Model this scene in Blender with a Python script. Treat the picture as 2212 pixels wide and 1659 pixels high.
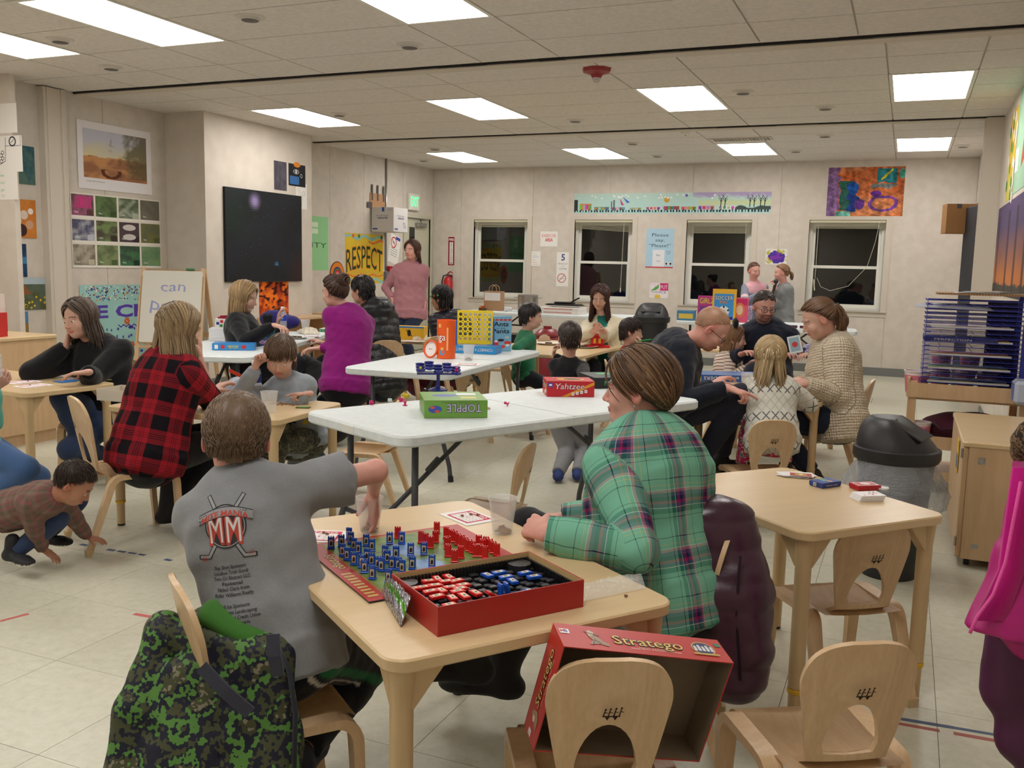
# Community room game night, built object by object (camera, world and exposure first)
import bpy,math,random
import numpy as np
from mathutils import Vector,Matrix
from mathutils.bvhtree import BVHTree
for _o in list(bpy.data.objects):
 bpy.data.objects.remove(_o)
S=bpy.context.scene
C=S.collection
PI=math.pi
rnd=random.Random(7)
FPX=1995.9
YAW,PIT,ROL=math.radians(-22.871),math.radians(7.2777),math.radians(1.259)
CAM=np.array([0.0,0.0,1.36])
F_=np.array([math.sin(YAW)*math.cos(PIT),math.cos(YAW)*math.cos(PIT),-math.sin(PIT)])
_rt=np.array([math.cos(YAW),-math.sin(YAW),0.0])
_up=np.cross(_rt,F_)
R_=_rt*math.cos(ROL)+_up*math.sin(ROL)
U_=-_rt*math.sin(ROL)+_up*math.cos(ROL)
cd=bpy.data.cameras.new('camera')
cam=bpy.data.objects.new('camera',cd)
C.objects.link(cam)
cam.matrix_world=Matrix(((R_[0],U_[0],-F_[0],CAM[0]),(R_[1],U_[1],-F_[1],CAM[1]),(R_[2],U_[2],-F_[2],CAM[2]),(0,0,0,1)))
cd.sensor_width=36
cd.lens=FPX/2212*36
cd.clip_start=0.05
S.camera=cam
w=bpy.data.worlds.new('night')
S.world=w
w.use_nodes=True
w.node_tree.nodes['Background'].inputs[0].default_value=(0.012,0.016,0.02,1)
w.node_tree.nodes['Background'].inputs[1].default_value=1.0
S.view_settings.view_transform='Standard'
S.view_settings.look='None'
S.view_settings.gamma=1
S.view_settings.use_curve_mapping=False
S.view_settings.exposure=1.36
LAMP=4.3
LAMP_COL=(1.0,0.965,0.925)
def ray(px,py):
 return F_+R_*(px-1106)/FPX-U_*(py-829.5)/FPX
def Z(px,py,z):
 d=ray(px,py);return CAM+d*((z-CAM[2])/d[2])
def Y(px,py,y):
 d=ray(px,py);return CAM+d*(y/d[1])
def X(px,py,x):
 d=ray(px,py);return CAM+d*(x/d[0])
def D(px,py,zd):
 return CAM+ray(px,py)*zd
def srgb(r,g=None,b=None):
 if g is None:r,g,b=r
 return tuple(((c/255)/12.92 if c/255<=0.04045 else((c/255+0.055)/1.055)**2.4)for c in(r,g,b))
MATS={}
def mat(name,col=None,rough=0.5,metal=0.0,spec=0.5,kind=None,**kw):
 if name in MATS:return MATS[name]
 m=bpy.data.materials.new(name);m.use_nodes=True
 nt=m.node_tree;b=nt.nodes['Principled BSDF']
 b.inputs['Roughness'].default_value=rough
 b.inputs['Metallic'].default_value=metal
 b.inputs['Specular IOR Level'].default_value=spec
 if col is not None:b.inputs['Base Color'].default_value=(*srgb(col),1)
 if kw.get('trans'):b.inputs['Transmission Weight'].default_value=kw['trans']
 if kw.get('ior'):b.inputs['IOR'].default_value=kw['ior']
 if kw.get('sheen'):b.inputs['Sheen Weight'].default_value=kw['sheen']
 if kw.get('emit'):
  b.inputs['Emission Color'].default_value=(*kw.get('ecol',(1,1,1)),1)
  b.inputs['Emission Strength'].default_value=kw['emit']
 if kind:kind(nt,b)
 MATS[name]=m
 return m
def N(nt,t,**kw):
 n=nt.nodes.new(t)
 for k,v in kw.items():
  if k in n.inputs:n.inputs[k].default_value=v
  else:setattr(n,k,v)
 return n
def ramp(nt,fac,stops,mode='LINEAR'):
 r=N(nt,'ShaderNodeValToRGB');e=r.color_ramp.elements;r.color_ramp.interpolation=mode
 while len(e)<len(stops):e.new(0.5)
 for i,(p,c)in enumerate(stops):
  e[i].position=p;e[i].color=(*srgb(c),1)
 nt.links.new(fac,r.inputs[0]);return r
def bump(nt,b,h,strength=0.3,dist=0.01):
 n=N(nt,'ShaderNodeBump',Strength=strength,Distance=dist)
 nt.links.new(h,n.inputs['Height']);nt.links.new(n.outputs[0],b.inputs['Normal']);return n
def coord(nt,kind='Object',scale=(1,1,1),rot=(0,0,0)):
 t=N(nt,'ShaderNodeTexCoord');m=N(nt,'ShaderNodeMapping')
 m.inputs['Scale'].default_value=scale;m.inputs['Rotation'].default_value=rot
 nt.links.new(t.outputs[kind],m.inputs['Vector']);return m.outputs[0]
def k_vcol(bumpscale=0,bumpstr=0.15,mixn=0.0,mscale=30):
 def f(nt,b):
  a=N(nt,'ShaderNodeVertexColor');a.layer_name='Col'
  src=a.outputs[0]
  if mixn:
   n=N(nt,'ShaderNodeTexNoise',Scale=mscale,Detail=4.0)
   nt.links.new(coord(nt),n.inputs['Vector'])
   mr=N(nt,'ShaderNodeMapRange');mr.inputs['To Min'].default_value=1-mixn;mr.inputs['To Max'].default_value=1+mixn
   nt.links.new(n.outputs[0],mr.inputs[0])
   mx=N(nt,'ShaderNodeVectorMath',operation='SCALE')
   nt.links.new(src,mx.inputs[0]);nt.links.new(mr.outputs[0],mx.inputs['Scale']);src=mx.outputs[0]
  nt.links.new(src,b.inputs['Base Color'])
  if bumpscale:
   n=N(nt,'ShaderNodeTexNoise',Scale=bumpscale,Detail=5.0)
   nt.links.new(coord(nt),n.inputs['Vector']);bump(nt,b,n.outputs[0],bumpstr,0.004)
 return f
def k_cloth(scale=60,bs=0.3,mixn=0.12,fuzz=250):
 return k_vcol(scale,bs,mixn,fuzz)
def k_wood(c1,c2,rings=3.0,sc=(1,1,1),bs=0.03):
 def f(nt,b):
  v=coord(nt,'Object',sc)
  n=N(nt,'ShaderNodeTexNoise',Scale=rings,Detail=3.0,Roughness=0.5,Distortion=0.6)
  nt.links.new(v,n.inputs['Vector'])
  n2=N(nt,'ShaderNodeTexNoise',Scale=rings*14,Detail=4.0)
  nt.links.new(v,n2.inputs['Vector'])
  s=N(nt,'ShaderNodeMath',operation='MULTIPLY');s.inputs[1].default_value=9.0
  nt.links.new(n.outputs[0],s.inputs[0])
  fr=N(nt,'ShaderNodeMath',operation='PINGPONG');fr.inputs[1].default_value=1.0
  nt.links.new(s.outputs[0],fr.inputs[0])
  ad=N(nt,'ShaderNodeMath',operation='MULTIPLY_ADD');ad.inputs[1].default_value=0.45;
  nt.links.new(fr.outputs[0],ad.inputs[0]);
  m2=N(nt,'ShaderNodeMath',operation='MULTIPLY');m2.inputs[1].default_value=0.7
  nt.links.new(n2.outputs[0],m2.inputs[0]);nt.links.new(m2.outputs[0],ad.inputs[2])
  r=ramp(nt,ad.outputs[0],[(0.15,c1),(0.9,c2)])
  nt.links.new(r.outputs[0],b.inputs['Base Color'])
 return f
def k_noise(c1,c2,scale=20,bs=0.0,detail=4.0,lo=0.35,hi=0.65,bscale=None,dist=0.004,kind='Object'):
 def f(nt,b):
  v=coord(nt,kind)
  n=N(nt,'ShaderNodeTexNoise',Scale=scale,Detail=detail);nt.links.new(v,n.inputs['Vector'])
  r=ramp(nt,n.outputs[0],[(lo,c1),(hi,c2)]);nt.links.new(r.outputs[0],b.inputs['Base Color'])
  if bs:
   n2=N(nt,'ShaderNodeTexNoise',Scale=bscale or scale,Detail=5.0);nt.links.new(v,n2.inputs['Vector'])
   bump(nt,b,n2.outputs[0],bs,dist)
 return f
class MB:
 """collects geometry for ONE mesh object"""
 def __init__(s):s.v=[];s.f=[];s.c=[];s.m=Matrix.Identity(4);s.col=(0.8,0.8,0.8);s.mi=[];s.mat_i=0
 def rgb(s,*c):s.col=srgb(*c);return s
 def add(s,vs,fs):
  o=len(s.v)
  s.v+=[tuple(s.m@Vector(p))for p in vs]
  s.f+=[tuple(i+o for i in f)for f in fs]
  s.c+=[s.col]*len(fs);s.mi+=[s.mat_i]*len(fs);return s
 def box(s,x0,x1,y0,y1,z0,z1):
  return s.add([(x0,y0,z0),(x1,y0,z0),(x1,y1,z0),(x0,y1,z0),(x0,y0,z1),(x1,y0,z1),(x1,y1,z1),(x0,y1,z1)],[(0,3,2,1),(4,5,6,7),(0,1,5,4),(1,2,6,5),(2,3,7,6),(3,0,4,7)])
 def bbox(s,x0,x1,y0,y1,z0,z1,r):
  cx,cy,cz=(x0+x1)/2,(y0+y1)/2,(z0+z1)/2;h=[(x1-x0)/2,(y1-y0)/2,(z1-z0)/2]
  vs=[];idx={}
  for sx in(-1,1):
   for sy in(-1,1):
    for sz in(-1,1):
     for a in range(3):
      p=[sx*(h[0]-r),sy*(h[1]-r),sz*(h[2]-r)];p[a]+=(sx,sy,sz)[a]*r
      idx[(sx,sy,sz,a)]=len(vs);vs.append((p[0]+cx,p[1]+cy,p[2]+cz))
  fs=[]
  for a in range(3):
   b,c=(a+1)%3,(a+2)%3
   for sg in(-1,1):
    q=[]
    for(u,v)in((-1,-1),(1,-1),(1,1),(-1,1)):
     k=[0,0,0];k[a]=sg;k[b]=u;k[c]=v;q.append(idx[(*k,a)])
    fs.append(tuple(q if sg>0 else q[::-1]))
   for u in(-1,1):
    for v in(-1,1):
     k0=[0,0,0];k1=[0,0,0];k0[a]=-1;k1[a]=1
     for k in(k0,k1):k[b]=u;k[c]=v
     q=[idx[(*k0,b)],idx[(*k1,b)],idx[(*k1,c)],idx[(*k0,c)]]
     fs.append(tuple(q if u*v<0 else q[::-1]))
  for sx in(-1,1):
   for sy in(-1,1):
    for sz in(-1,1):
     q=[idx[(sx,sy,sz,a)]for a in range(3)];fs.append(tuple(q if sx*sy*sz>0 else q[::-1]))
  return s.add(vs,fs)
 def prism(s,poly,z0,z1):
  n=len(poly)
  return s.add([(x,y,z0)for x,y in poly]+[(x,y,z1)for x,y in poly],[tuple(range(n))[::-1],tuple(range(n,2*n))]+[(i,(i+1)%n,n+(i+1)%n,n+i)for i in range(n)])
 def rrect(s,x0,x1,y0,y1,z0,z1,r,n=5,bev=0.0):
  poly=rpoly(x0,x1,y0,y1,r,n)
  if not bev:return s.prism(poly,z0,z1)
  p2=rpoly(x0+bev,x1-bev,y0+bev,y1-bev,max(r-bev,0.001),n);k=len(poly)
  vs=[(x,y,z0)for x,y in p2]+[(x,y,z0+bev)for x,y in poly]+[(x,y,z1-bev)for x,y in poly]+[(x,y,z1)for x,y in p2]
  fs=[tuple(range(k))[::-1],tuple(range(3*k,4*k))]
  for L in range(3):fs+=[(L*k+i,L*k+(i+1)%k,(L+1)*k+(i+1)%k,(L+1)*k+i)for i in range(k)]
  return s.add(vs,fs)
 def tube(s,path,r,n=8,cap=True,ab=None,up=None):
  P=[Vector(p)for p in path];m=len(P)
  R=r if isinstance(r,(list,tuple))else[r]*m
  vs=[];u=None
  for i in range(m):
   t=(P[min(i+1,m-1)]-P[max(i-1,0)])
   if t.length<1e-9:t=Vector((0,0,1))
   t.normalize()
   if u is None:
    a=Vector(up)if up is not None else(Vector((0,0,1))if abs(t.z)<.9 else Vector((1,0,0)))
    u=a
   u=(u-t*u.dot(t));u=u.normalized()if u.length>1e-6 else t.orthogonal().normalized()
   w_=t.cross(u);rr=R[i];ra,rb=(rr,rr)if not isinstance(rr,(list,tuple))else rr
   if ab:ra*=ab[0];rb*=ab[1]
   for k in range(n):
    a=2*PI*k/n+PI/n
    vs.append(P[i]+u*math.cos(a)*ra+w_*math.sin(a)*rb)
  fs=[(i*n+k,i*n+(k+1)%n,(i+1)*n+(k+1)%n,(i+1)*n+k)for i in range(m-1)for k in range(n)]
  if cap:fs+=[tuple(range(n))[::-1],tuple(range((m-1)*n,m*n))]
  return s.add(vs,fs)
 def strip(s,path,wx,th,axis=(1,0,0),half=0):
  P=[Vector(p)for p in path];A=Vector(axis).normalized();m=len(P);vs=[]
  for i in range(m):
   t=(P[min(i+1,m-1)]-P[max(i-1,0)]).normalized();n_=A.cross(t).normalized()
   w_=wx[i]if isinstance(wx,(list,tuple))else wx;h_=th[i]if isinstance(th,(list,tuple))else th
   for a,b in((-1,-1),(1,-1),(1,1),(-1,1)):vs.append(P[i]+A*a*w_/2+n_*b*h_/2)
  fs=[(i*4+k,i*4+(k+1)%4,(i+1)*4+(k+1)%4,(i+1)*4+k)for i in range(m-1)for k in range(4)]
  fs+=[(3,2,1,0),tuple(range((m-1)*4,m*4))]
  return s.add(vs,fs)
 def cyl(s,p0,p1,r0,r1=None,n=12):return s.tube([p0,p1],[r0,r0 if r1 is None else r1],n)
 def lathe(s,prof,c=(0,0,0),n=16,sx=1,sy=1):
  m=len(prof)
  vs=[(c[0]+r*math.cos(2*PI*k/n)*sx,c[1]+r*math.sin(2*PI*k/n)*sy,c[2]+z)for r,z in prof for k in range(n)]
  fs=[(i*n+k,i*n+(k+1)%n,(i+1)*n+(k+1)%n,(i+1)*n+k)for i in range(m-1)for k in range(n)]
  if prof[0][0]>1e-6:fs.append(tuple(range(n))[::-1])
  if prof[-1][0]>1e-6:fs.append(tuple(range((m-1)*n,m*n)))
  return s.add(vs,fs)
 def ell(s,c,r,n=10,m=7,rot=None):
  Rm=rot or Matrix.Identity(3);vs=[]
  for i in range(m+1):
   a=PI*i/m
   for k in range(n):
    b=2*PI*k/n
    vs.append(Vector(c)+Rm@Vector((r[0]*math.sin(a)*math.cos(b),r[1]*math.sin(a)*math.sin(b),-r[2]*math.cos(a))))
  return s.add(vs,[(i*n+k,i*n+(k+1)%n,(i+1)*n+(k+1)%n,(i+1)*n+k)for i in range(m)for k in range(n)])
 def poly(s,pts,z=0.0):return s.add([(x,y,z)for x,y in pts],[tuple(range(len(pts)))])
 def rect(s,x0,x1,y0,y1,z=0.0):return s.poly([(x0,y0),(x1,y0),(x1,y1),(x0,y1)],z)
 def disc(s,x,y,rx,ry=None,z=0.0,n=20,a0=0):
  ry=rx if ry is None else ry
  return s.poly([(x+rx*math.cos(2*PI*k/n+a0),y+ry*math.sin(2*PI*k/n+a0))for k in range(n)],z)
 def ring(s,x,y,r0,r1,z=0.0,n=24,sy=1):
  vs=[(x+r*math.cos(2*PI*k/n),y+sy*r*math.sin(2*PI*k/n),z)for r in(r0,r1)for k in range(n)]
  return s.add(vs,[(n+k,n+(k+1)%n,(k+1)%n,k)[::-1]for k in range(n)])
 def line(s,pts,w_,z=0.0):
  for i in range(len(pts)-1):
   a=Vector((*pts[i],0));b=Vector((*pts[i+1],0));d=(b-a)
   if d.length<1e-9:continue
   d.normalize();q=Vector((-d.y,d.x,0))*w_/2;e=d*w_/3
   s.add([(a-q-e)+Vector((0,0,z)),(b-q+e)+Vector((0,0,z)),(b+q+e)+Vector((0,0,z)),(a+q-e)+Vector((0,0,z))],[(0,1,2,3)])
  return s
 def text(s,txt,x,y,h,z=0.0,w=None,bold=0.0,shear=0.0,align='CENTER',rot=0,arc=None,wob=0,ext=0):
  vs,fs=text_geo(txt,bold,shear,ext)
  if not len(vs):return s
  a=np.array(vs);x0,x1=a[:,0].min(),a[:,0].max();k=h/0.72
  kx=k if w is None else w/max(x1-x0,1e-6)
  cx=(x0+x1)/2 if align=='CENTER' else x0
  ux=(a[:,0]-cx)*kx;uy=a[:,1]*k
  if arc:uy=uy+arc*(1-(ux/(np.abs(ux).max()+1e-9))**2)
  if wob:uy=uy+wob*np.sin(ux/h*2.3)
  c_,s_=math.cos(rot),math.sin(rot)
  return s.add([(x+p*c_-q*s_,y+p*s_+q*c_,z+zz*k)for p,q,zz in zip(ux,uy,a[:,2])],fs)
 def build(s,name,m=None,parent=None,smooth=False,loc=None,rot=None,bevel=0):
  me=bpy.data.meshes.new(name);me.from_pydata(s.v,[],s.f);me.update()
  if s.f:
   at=me.color_attributes.new('Col','FLOAT_COLOR','CORNER')
   cnt=np.array([len(f)for f in s.f]);cc=np.repeat(np.c_[np.array(s.c,float),np.ones(len(s.c))],cnt,axis=0)
   at.data.foreach_set('color',cc.ravel().astype(np.float32))
  ms=m if isinstance(m,(list,tuple))else[m]
  for q in ms:
   if q:me.materials.append(q)
  if len(ms)>1:me.polygons.foreach_set('material_index',s.mi)
  if smooth:shade(me,smooth)
  o=link(name,me,parent)
  if loc is not None:o.location=loc
  if rot is not None:o.rotation_euler=rot
  return o
def shade(me,ang):
 me.polygons.foreach_set('use_smooth',[True]*len(me.polygons))
 if ang is not True:
  try:me.set_sharp_from_angle(angle=math.radians(ang))
  except Exception:pass
_T={}
def text_geo(txt,bold,shear,ext):
 k=(txt,bold,shear,ext)
 if k not in _T:
  cu=bpy.data.curves.new('t','FONT');cu.body=txt;cu.offset=bold;cu.shear=shear;cu.resolution_u=2;cu.extrude=ext
  o=bpy.data.objects.new('t',cu);me=o.to_mesh()
  _T[k]=([tuple(v.co)for v in me.vertices],[tuple(p.vertices)for p in me.polygons])
  o.to_mesh_clear();bpy.data.objects.remove(o);bpy.data.curves.remove(cu)
 return _T[k]
def rpoly(x0,x1,y0,y1,r,n=5):
 out=[]
 for cx,cy,a0 in((x1-r,y1-r,0),(x0+r,y1-r,PI/2),(x0+r,y0+r,PI),(x1-r,y0+r,1.5*PI)):
  for i in range(n+1):
   a=a0+PI/2*i/n;out.append((cx+r*math.cos(a),cy+r*math.sin(a)))
 return out
def link(name,data,parent=None):
 o=bpy.data.objects.new(name,data);C.objects.link(o)
 if parent is not None:o.parent=parent
 return o
def tag(o,label,cat,group=None,kind=None):
 if label:o['label']=label
 if cat:o['category']=cat
 if group:o['group']=group
 if kind:o['kind']=kind
 return o
def thing(name,label,cat,loc=(0,0,0),rz=0,group=None,rot=None):
 o=link(name,None);o.location=Vector([float(q)for q in loc]);o.rotation_euler=rot or(0,0,rz)
 o.empty_display_size=0.05
 return tag(o,label,cat,group)
def struct(o):o['kind']='structure';return o
def dup(o,parent=None,first=True):
 c=o.copy();C.objects.link(c)
 if parent is not None:c.parent=parent
 for ch in list(o.children):dup(ch,c)
 return c
def dupt(o,loc,rz,label,group=None,rot=None):
 c=dup(o);c.location=Vector([float(q)for q in loc]);c.rotation_euler=rot or(0,0,rz);c['label']=label
 if group:c['group']=group
 return c
def wallframe(o,kind,x,y,z):
 """put a flat thing's local xy plane on a wall: B back, L left (faces +x), R right (faces -x)"""
 M={'B':Matrix(((1,0,0),(0,0,-1),(0,1,0))),'L':Matrix(((0,0,1),(1,0,0),(0,1,0))),'R':Matrix(((0,0,-1),(-1,0,0),(0,1,0)))}[kind]
 o.rotation_euler=M.to_euler();o.location=(x,y,z);return o
def paint(mb,wd,ht,nx,ny,fn,z=0.0,x0=0,y0=0):
 """a sheet painted cell by cell: fn(u,v)->rgb arrays 0..255"""
 uu,vv=np.meshgrid((np.arange(nx)+.5)/nx,(np.arange(ny)+.5)/ny)
 c=np.clip(np.array(fn(uu,vv),float),0,255)/255;c=np.where(c<=0.04045,c/12.92,((c+.055)/1.055)**2.4)
 o=len(mb.v)
 xs=x0+wd*np.arange(nx+1)/nx;ys=y0+ht*np.arange(ny+1)/ny
 mb.v+=[tuple(mb.m@Vector((x,y,z)))for y in ys for x in xs]
 for j in range(ny):
  for i in range(nx):
   a=o+j*(nx+1)+i;mb.f.append((a,a+1,a+nx+2,a+nx+1));mb.c.append(tuple(c[:,j,i]));mb.mi.append(mb.mat_i)
 return mb
def mixc(a,b,t):return[a[i]*(1-t)+b[i]*t for i in range(3)]
def sn(u,v,f,seed=0,oct=3):
 r=np.random.RandomState(seed);s=0;amp=1;tot=0
 for o in range(oct):
  for k in range(3):
   a=r.rand()*6.28;ph=r.rand()*6.28;b=r.rand()*6.28
   s=s+amp*np.sin(f*(u*math.cos(a)+v*math.sin(a))+ph+1.7*np.sin(f*.7*(u*math.cos(b)+v*math.sin(b))+ph*2))
  tot+=3*amp;amp*=.55;f*=2.1
 return s/tot*1.8
H=2.857
YB=13.31
M_wall=mat('wall_vinyl',rough=0.75,spec=0.25,kind=k_noise((205,196,184),(213,204,193),9,0.12,bscale=160,dist=0.002))
M_wall_warm=mat('wall_paint',rough=0.8,spec=0.2,kind=k_noise((208,198,186),(215,206,194),6,0.12,bscale=120,dist=0.002))
M_trim=mat('trim_paint',(205,196,182),0.6)
M_tile=mat('ceiling_tile',rough=0.9,spec=0.1,kind=k_noise((216,211,204),(226,221,214),30,0.22,bscale=70,dist=0.004))
M_grid=mat('ceiling_grid',(206,200,190),0.6)
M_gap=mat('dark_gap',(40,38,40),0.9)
M_white=mat('white_vinyl_frame',(226,224,214),0.45)
M_base=mat('rubber_baseboard',(118,120,118),0.5)
M_dark=mat('black_rubber',(22,22,24),0.55)
def k_floor(nt,b):
 v=coord(nt,'Object');oi=N(nt,'ShaderNodeObjectInfo')
 ad=N(nt,'ShaderNodeVectorMath',operation='ADD');nt.links.new(v,ad.inputs[0]);nt.links.new(oi.outputs['Location'],ad.inputs[1])
 n=N(nt,'ShaderNodeTexNoise',Scale=26.0,Detail=6.0,Roughness=0.7);nt.links.new(ad.outputs[0],n.inputs['Vector'])
 r=ramp(nt,n.outputs[0],[(0.28,(192,189,168)),(0.5,(204,201,182)),(0.72,(212,209,192))])
 n2=N(nt,'ShaderNodeTexNoise',Scale=1.3,Detail=3.0);nt.links.new(ad.outputs[0],n2.inputs['Vector'])
 mr=N(nt,'ShaderNodeMapRange');mr.inputs['To Min'].default_value=0.9;mr.inputs['To Max'].default_value=1.07;nt.links.new(n2.outputs[0],mr.inputs[0])
 m3=N(nt,'ShaderNodeMapRange');m3.inputs['To Min'].default_value=0.95;m3.inputs['To Max'].default_value=1.03;nt.links.new(oi.outputs['Random'],m3.inputs[0])
 mu=N(nt,'ShaderNodeMath',operation='MULTIPLY');nt.links.new(mr.outputs[0],mu.inputs[0]);nt.links.new(m3.outputs[0],mu.inputs[1])
 sc=N(nt,'ShaderNodeVectorMath',operation='SCALE');nt.links.new(r.outputs[0],sc.inputs[0]);nt.links.new(mu.outputs[0],sc.inputs['Scale'])
 nt.links.new(sc.outputs[0],b.inputs['Base Color'])
 rr=N(nt,'ShaderNodeMapRange');rr.inputs['To Min'].default_value=0.22;rr.inputs['To Max'].default_value=0.42;nt.links.new(n2.outputs[0],rr.inputs[0])
 nt.links.new(rr.outputs[0],b.inputs['Roughness']);bump(nt,b,n.outputs[0],0.05,0.002)
M_floor=mat('vinyl_floor_tile',spec=0.45,kind=k_floor)
M_joint=mat('floor_joint',(120,116,98),0.8)
XL,XR,YF=-7.6,0.74,-3.9
mb=MB();mb.box(XL-.1,XR+.2,YF-.1,YB+.2,-0.12,-0.004);floor=struct(mb.build('floor',M_joint))
T=0.457;G=0.0009
def tile_me(n):
 m=MB();a=T/2-G
 m.add([(-a,-a,0),(a,-a,0),(a,a,0),(-a,a,0),(-a,-a,-.004),(a,-a,-.004),(a,a,-.004),(-a,a,-.004)],[(0,1,2,3),(0,4,5,1),(1,5,6,2),(2,6,7,3),(3,7,4,0)]);return m
tiles=[];th=math.radians(0)
for i in range(-18,3):
 for j in range(-10,31):
  x,y=-0.05+i*T,0.1+j*T
  if x-T/2>XR-.01 or x+T/2<XL or y+T/2<YF or y-T/2>YB:continue
  v=np.array([x,y,0])-CAM;zd=v@F_
  px,py=(1106+FPX*(v@R_)/zd,829.5-FPX*(v@U_)/zd)if zd>.3 else(-9e3,0)
  tiles.append((zd if(zd>.5 and-150<px<2350 and py<1850)else 99+abs(zd),x,y))
tiles.sort()
t0=None
for zd,x,y in tiles[:290]:
 if t0 is None:t0=tile_me(0).build('tile',M_floor,floor)
 o=t0 if zd==tiles[0][0]and t0.location.length==0 else t0.copy()
 if o is not t0:C.objects.link(o)
 o.location=(x,y,0)
mb=MB()
for zd,x,y in tiles[290:]:
 a=T/2-G;mb.add([(x-a,y-a,0),(x+a,y-a,0),(x+a,y+a,0),(x-a,y+a,0)],[(0,1,2,3)])
o=mb.build('tile_field',M_floor,floor);o['kind']='stuff'
def tape(name,label,pts,col,wd,dash=None):
 P=[Z(px,py,0.0)for px,py in pts];t=thing(name,label,'floor tape',(P[0][0],P[0][1],0),group='worn lines of tape on the floor');mm=mat('tape_%d_%d_%d'%col,col,0.6);o0=P[0]*[1,1,0]
 for i in range(len(P)-1):
  a,b=P[i]-o0,P[i+1]-o0;L=np.linalg.norm(b-a);n=max(1,int(L/dash))if dash else 1
  for k in range(n):
   if dash and rnd.random()<0.28:continue
   m=MB();p,q=a+(b-a)*(k/n),a+(b-a)*((k+(0.75 if dash else 1))/n);d=(q-p)/np.linalg.norm(q-p);s_=np.array([-d[1],d[0],0])*wd/2*rnd.uniform(.75,1.05)
   m.add([p-s_+[0,0,.0006],q-s_+[0,0,.0006],q+s_+[0,0,.0006],p+s_+[0,0,.0006],p-s_,q-s_,q+s_,p+s_],[(0,1,2,3),(0,4,5,1),(2,6,7,3),(1,5,6,2),(3,7,4,0)])
   m.build('strip',mm,t)
tape('floor_tape','worn blue tape line on the floor by the crawling toddler',[(60,1152),(155,1172),(232,1187),(300,1197),(375,1212)],(66,84,118),.022,.05)
tape('floor_tape','short worn red tape stripe on the floor left of the camouflage coat',[(0,1342),(62,1326)],(196,100,96),.022)
tape('floor_tape','worn red tape line on the floor beside the grey shirted boy chair',[(290,1326),(345,1336),(420,1352)],(190,92,90),.022,.09)
tape('floor_tape','broken red tape line on the floor beneath the strategy game table',[(775,1418),(900,1448),(1045,1470)],(193,92,98),.024,.07)
tape('floor_tape','faded red tape stripe running back under the table by the black boots',[(1045,1470),(1105,1415)],(214,128,130),.024)
tape('floor_tape','blue tape line on the floor behind the wooden chairs at right',[(1940,1552),(2060,1572),(2212,1598)],(74,92,124),.02)
tape('floor_tape','dull red tape line running alongside the blue one at right',[(1940,1563),(2060,1584),(2212,1611)],(168,92,84),.02,.16)
mb=MB();mb.box(XL-.1,XR+.2,YF-.1,YB+.2,H+.012,H+.12);ceiling=struct(mb.build('ceiling',M_grid))
def panel(m,x0,x1,y0,y1):
 e=.006
 m.add([(x0+e,y0+e,H),(x1-e,y0+e,H),(x1-e,y1-e,H),(x0+e,y1-e,H),(x0+e,y0+e,H+.012),(x1-e,y0+e,H+.012),(x1-e,y1-e,H+.012),(x0+e,y1-e,H+.012)],[(3,2,1,0),(0,1,5,4),(1,2,6,5),(2,3,7,6),(3,0,4,7)])
NEARX=[-6.36,-5.02,-3.02,-1.0]
LAMPS=[(x,4.1)for x in NEARX]+[(x,0.55)for x in NEARX]+[(x,-2.95)for x in NEARX[1:3]]+[(x,7.74)for x in(-6.22,-4.23,-2.23,-.235)]+[(x,11.33)for x in(-6.16,-4.2,-2.23,-.24)]
def colsof(y):
 xs=NEARX if y<6.5 else[x for x,q in LAMPS if q==(7.74 if y<10.06 else 11.33)]
 xe=[-7.6]+sum([[x,x+.61]for x in sorted(xs)],[])+[XR+.1]
 return list(zip(xe[:-1],xe[1:]))
rows=[]
for a,b,base in((10.12,YB+.05,11.33),(6.6,10.0,7.74),(3.0,6.46,4.1)):
 y=base-.61*3
 while y<b:
  y0,y1=max(y,a),min(y+.61,b)
  if y1-y0>.08:rows.append((y0,y1))
  y+=.61
def lamphere(x0,x1,y0,y1):
 return any(x0<lx+.3<x1 and ly-.02<(y0+y1)/2<ly+1.24 for lx,ly in LAMPS)
for y0,y1 in rows:
 for x0,x1 in colsof((y0+y1)/2 if y0>6.5 else 4):
  if lamphere(x0,x1,y0,y1):continue
  m=MB();panel(m,x0,x1,y0,y1);m.build('tile',M_tile,ceiling)
m=MB()
for base,k0,k1 in((-2.95,-2,4),(0.55,-1,4)):
 for k in range(k0,k1):
  y=base+.61*k
  for x0,x1 in colsof(0):
   if not lamphere(x0,x1,y,y+.61):panel(m,x0,x1,y,y+.61)
o=m.build('tile_field',M_tile,ceiling);o['kind']='stuff'
for i,yy in enumerate((6.53,10.06,3.0-.06)):
 m=MB();m.box(XL,XR,yy+.0,yy+.13,H-.012,H+.012);o=struct(m.build('trim_%d'%(i+1),M_trim))
 g=MB();
 for k in range(40):
  x0=XL+(XR-XL)*k/40
  g.box(x0,x0+(XR-XL)/40,yy-.012-.008*rnd.random(),yy-.001,H-.003-.004*rnd.random(),H+.012)
 g.build('gap',M_gap,o)
M_lens=mat('lamp_lens',(255,255,255),0.4,emit=LAMP,ecol=LAMP_COL)
def troffer():
 t=thing('ceiling_light','','ceiling light',(0,0,H))
 m=MB();
 for a in((0,.61,0,.03),(0,.61,1.19,1.22),(0,.028,.03,1.19),(.582,.61,.03,1.19)):m.box(a[0],a[1],a[2],a[3],-.004,.02)
 m.build('frame',M_white,t)
 m=MB();m.rrect(.022,.588,.024,1.196,.004,.014,.02);m.build('diffuser',M_lens,t)
 return t
ROWN={4.1:'nearest row, cut off by the frame',7.74:'middle row',11.33:'row by the window wall'}
COLN=['first from the left','second from the left','third from the left','fourth from the left']
ORD6=['first','second','third','fourth','fifth','sixth']
proto=troffer()
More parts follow.
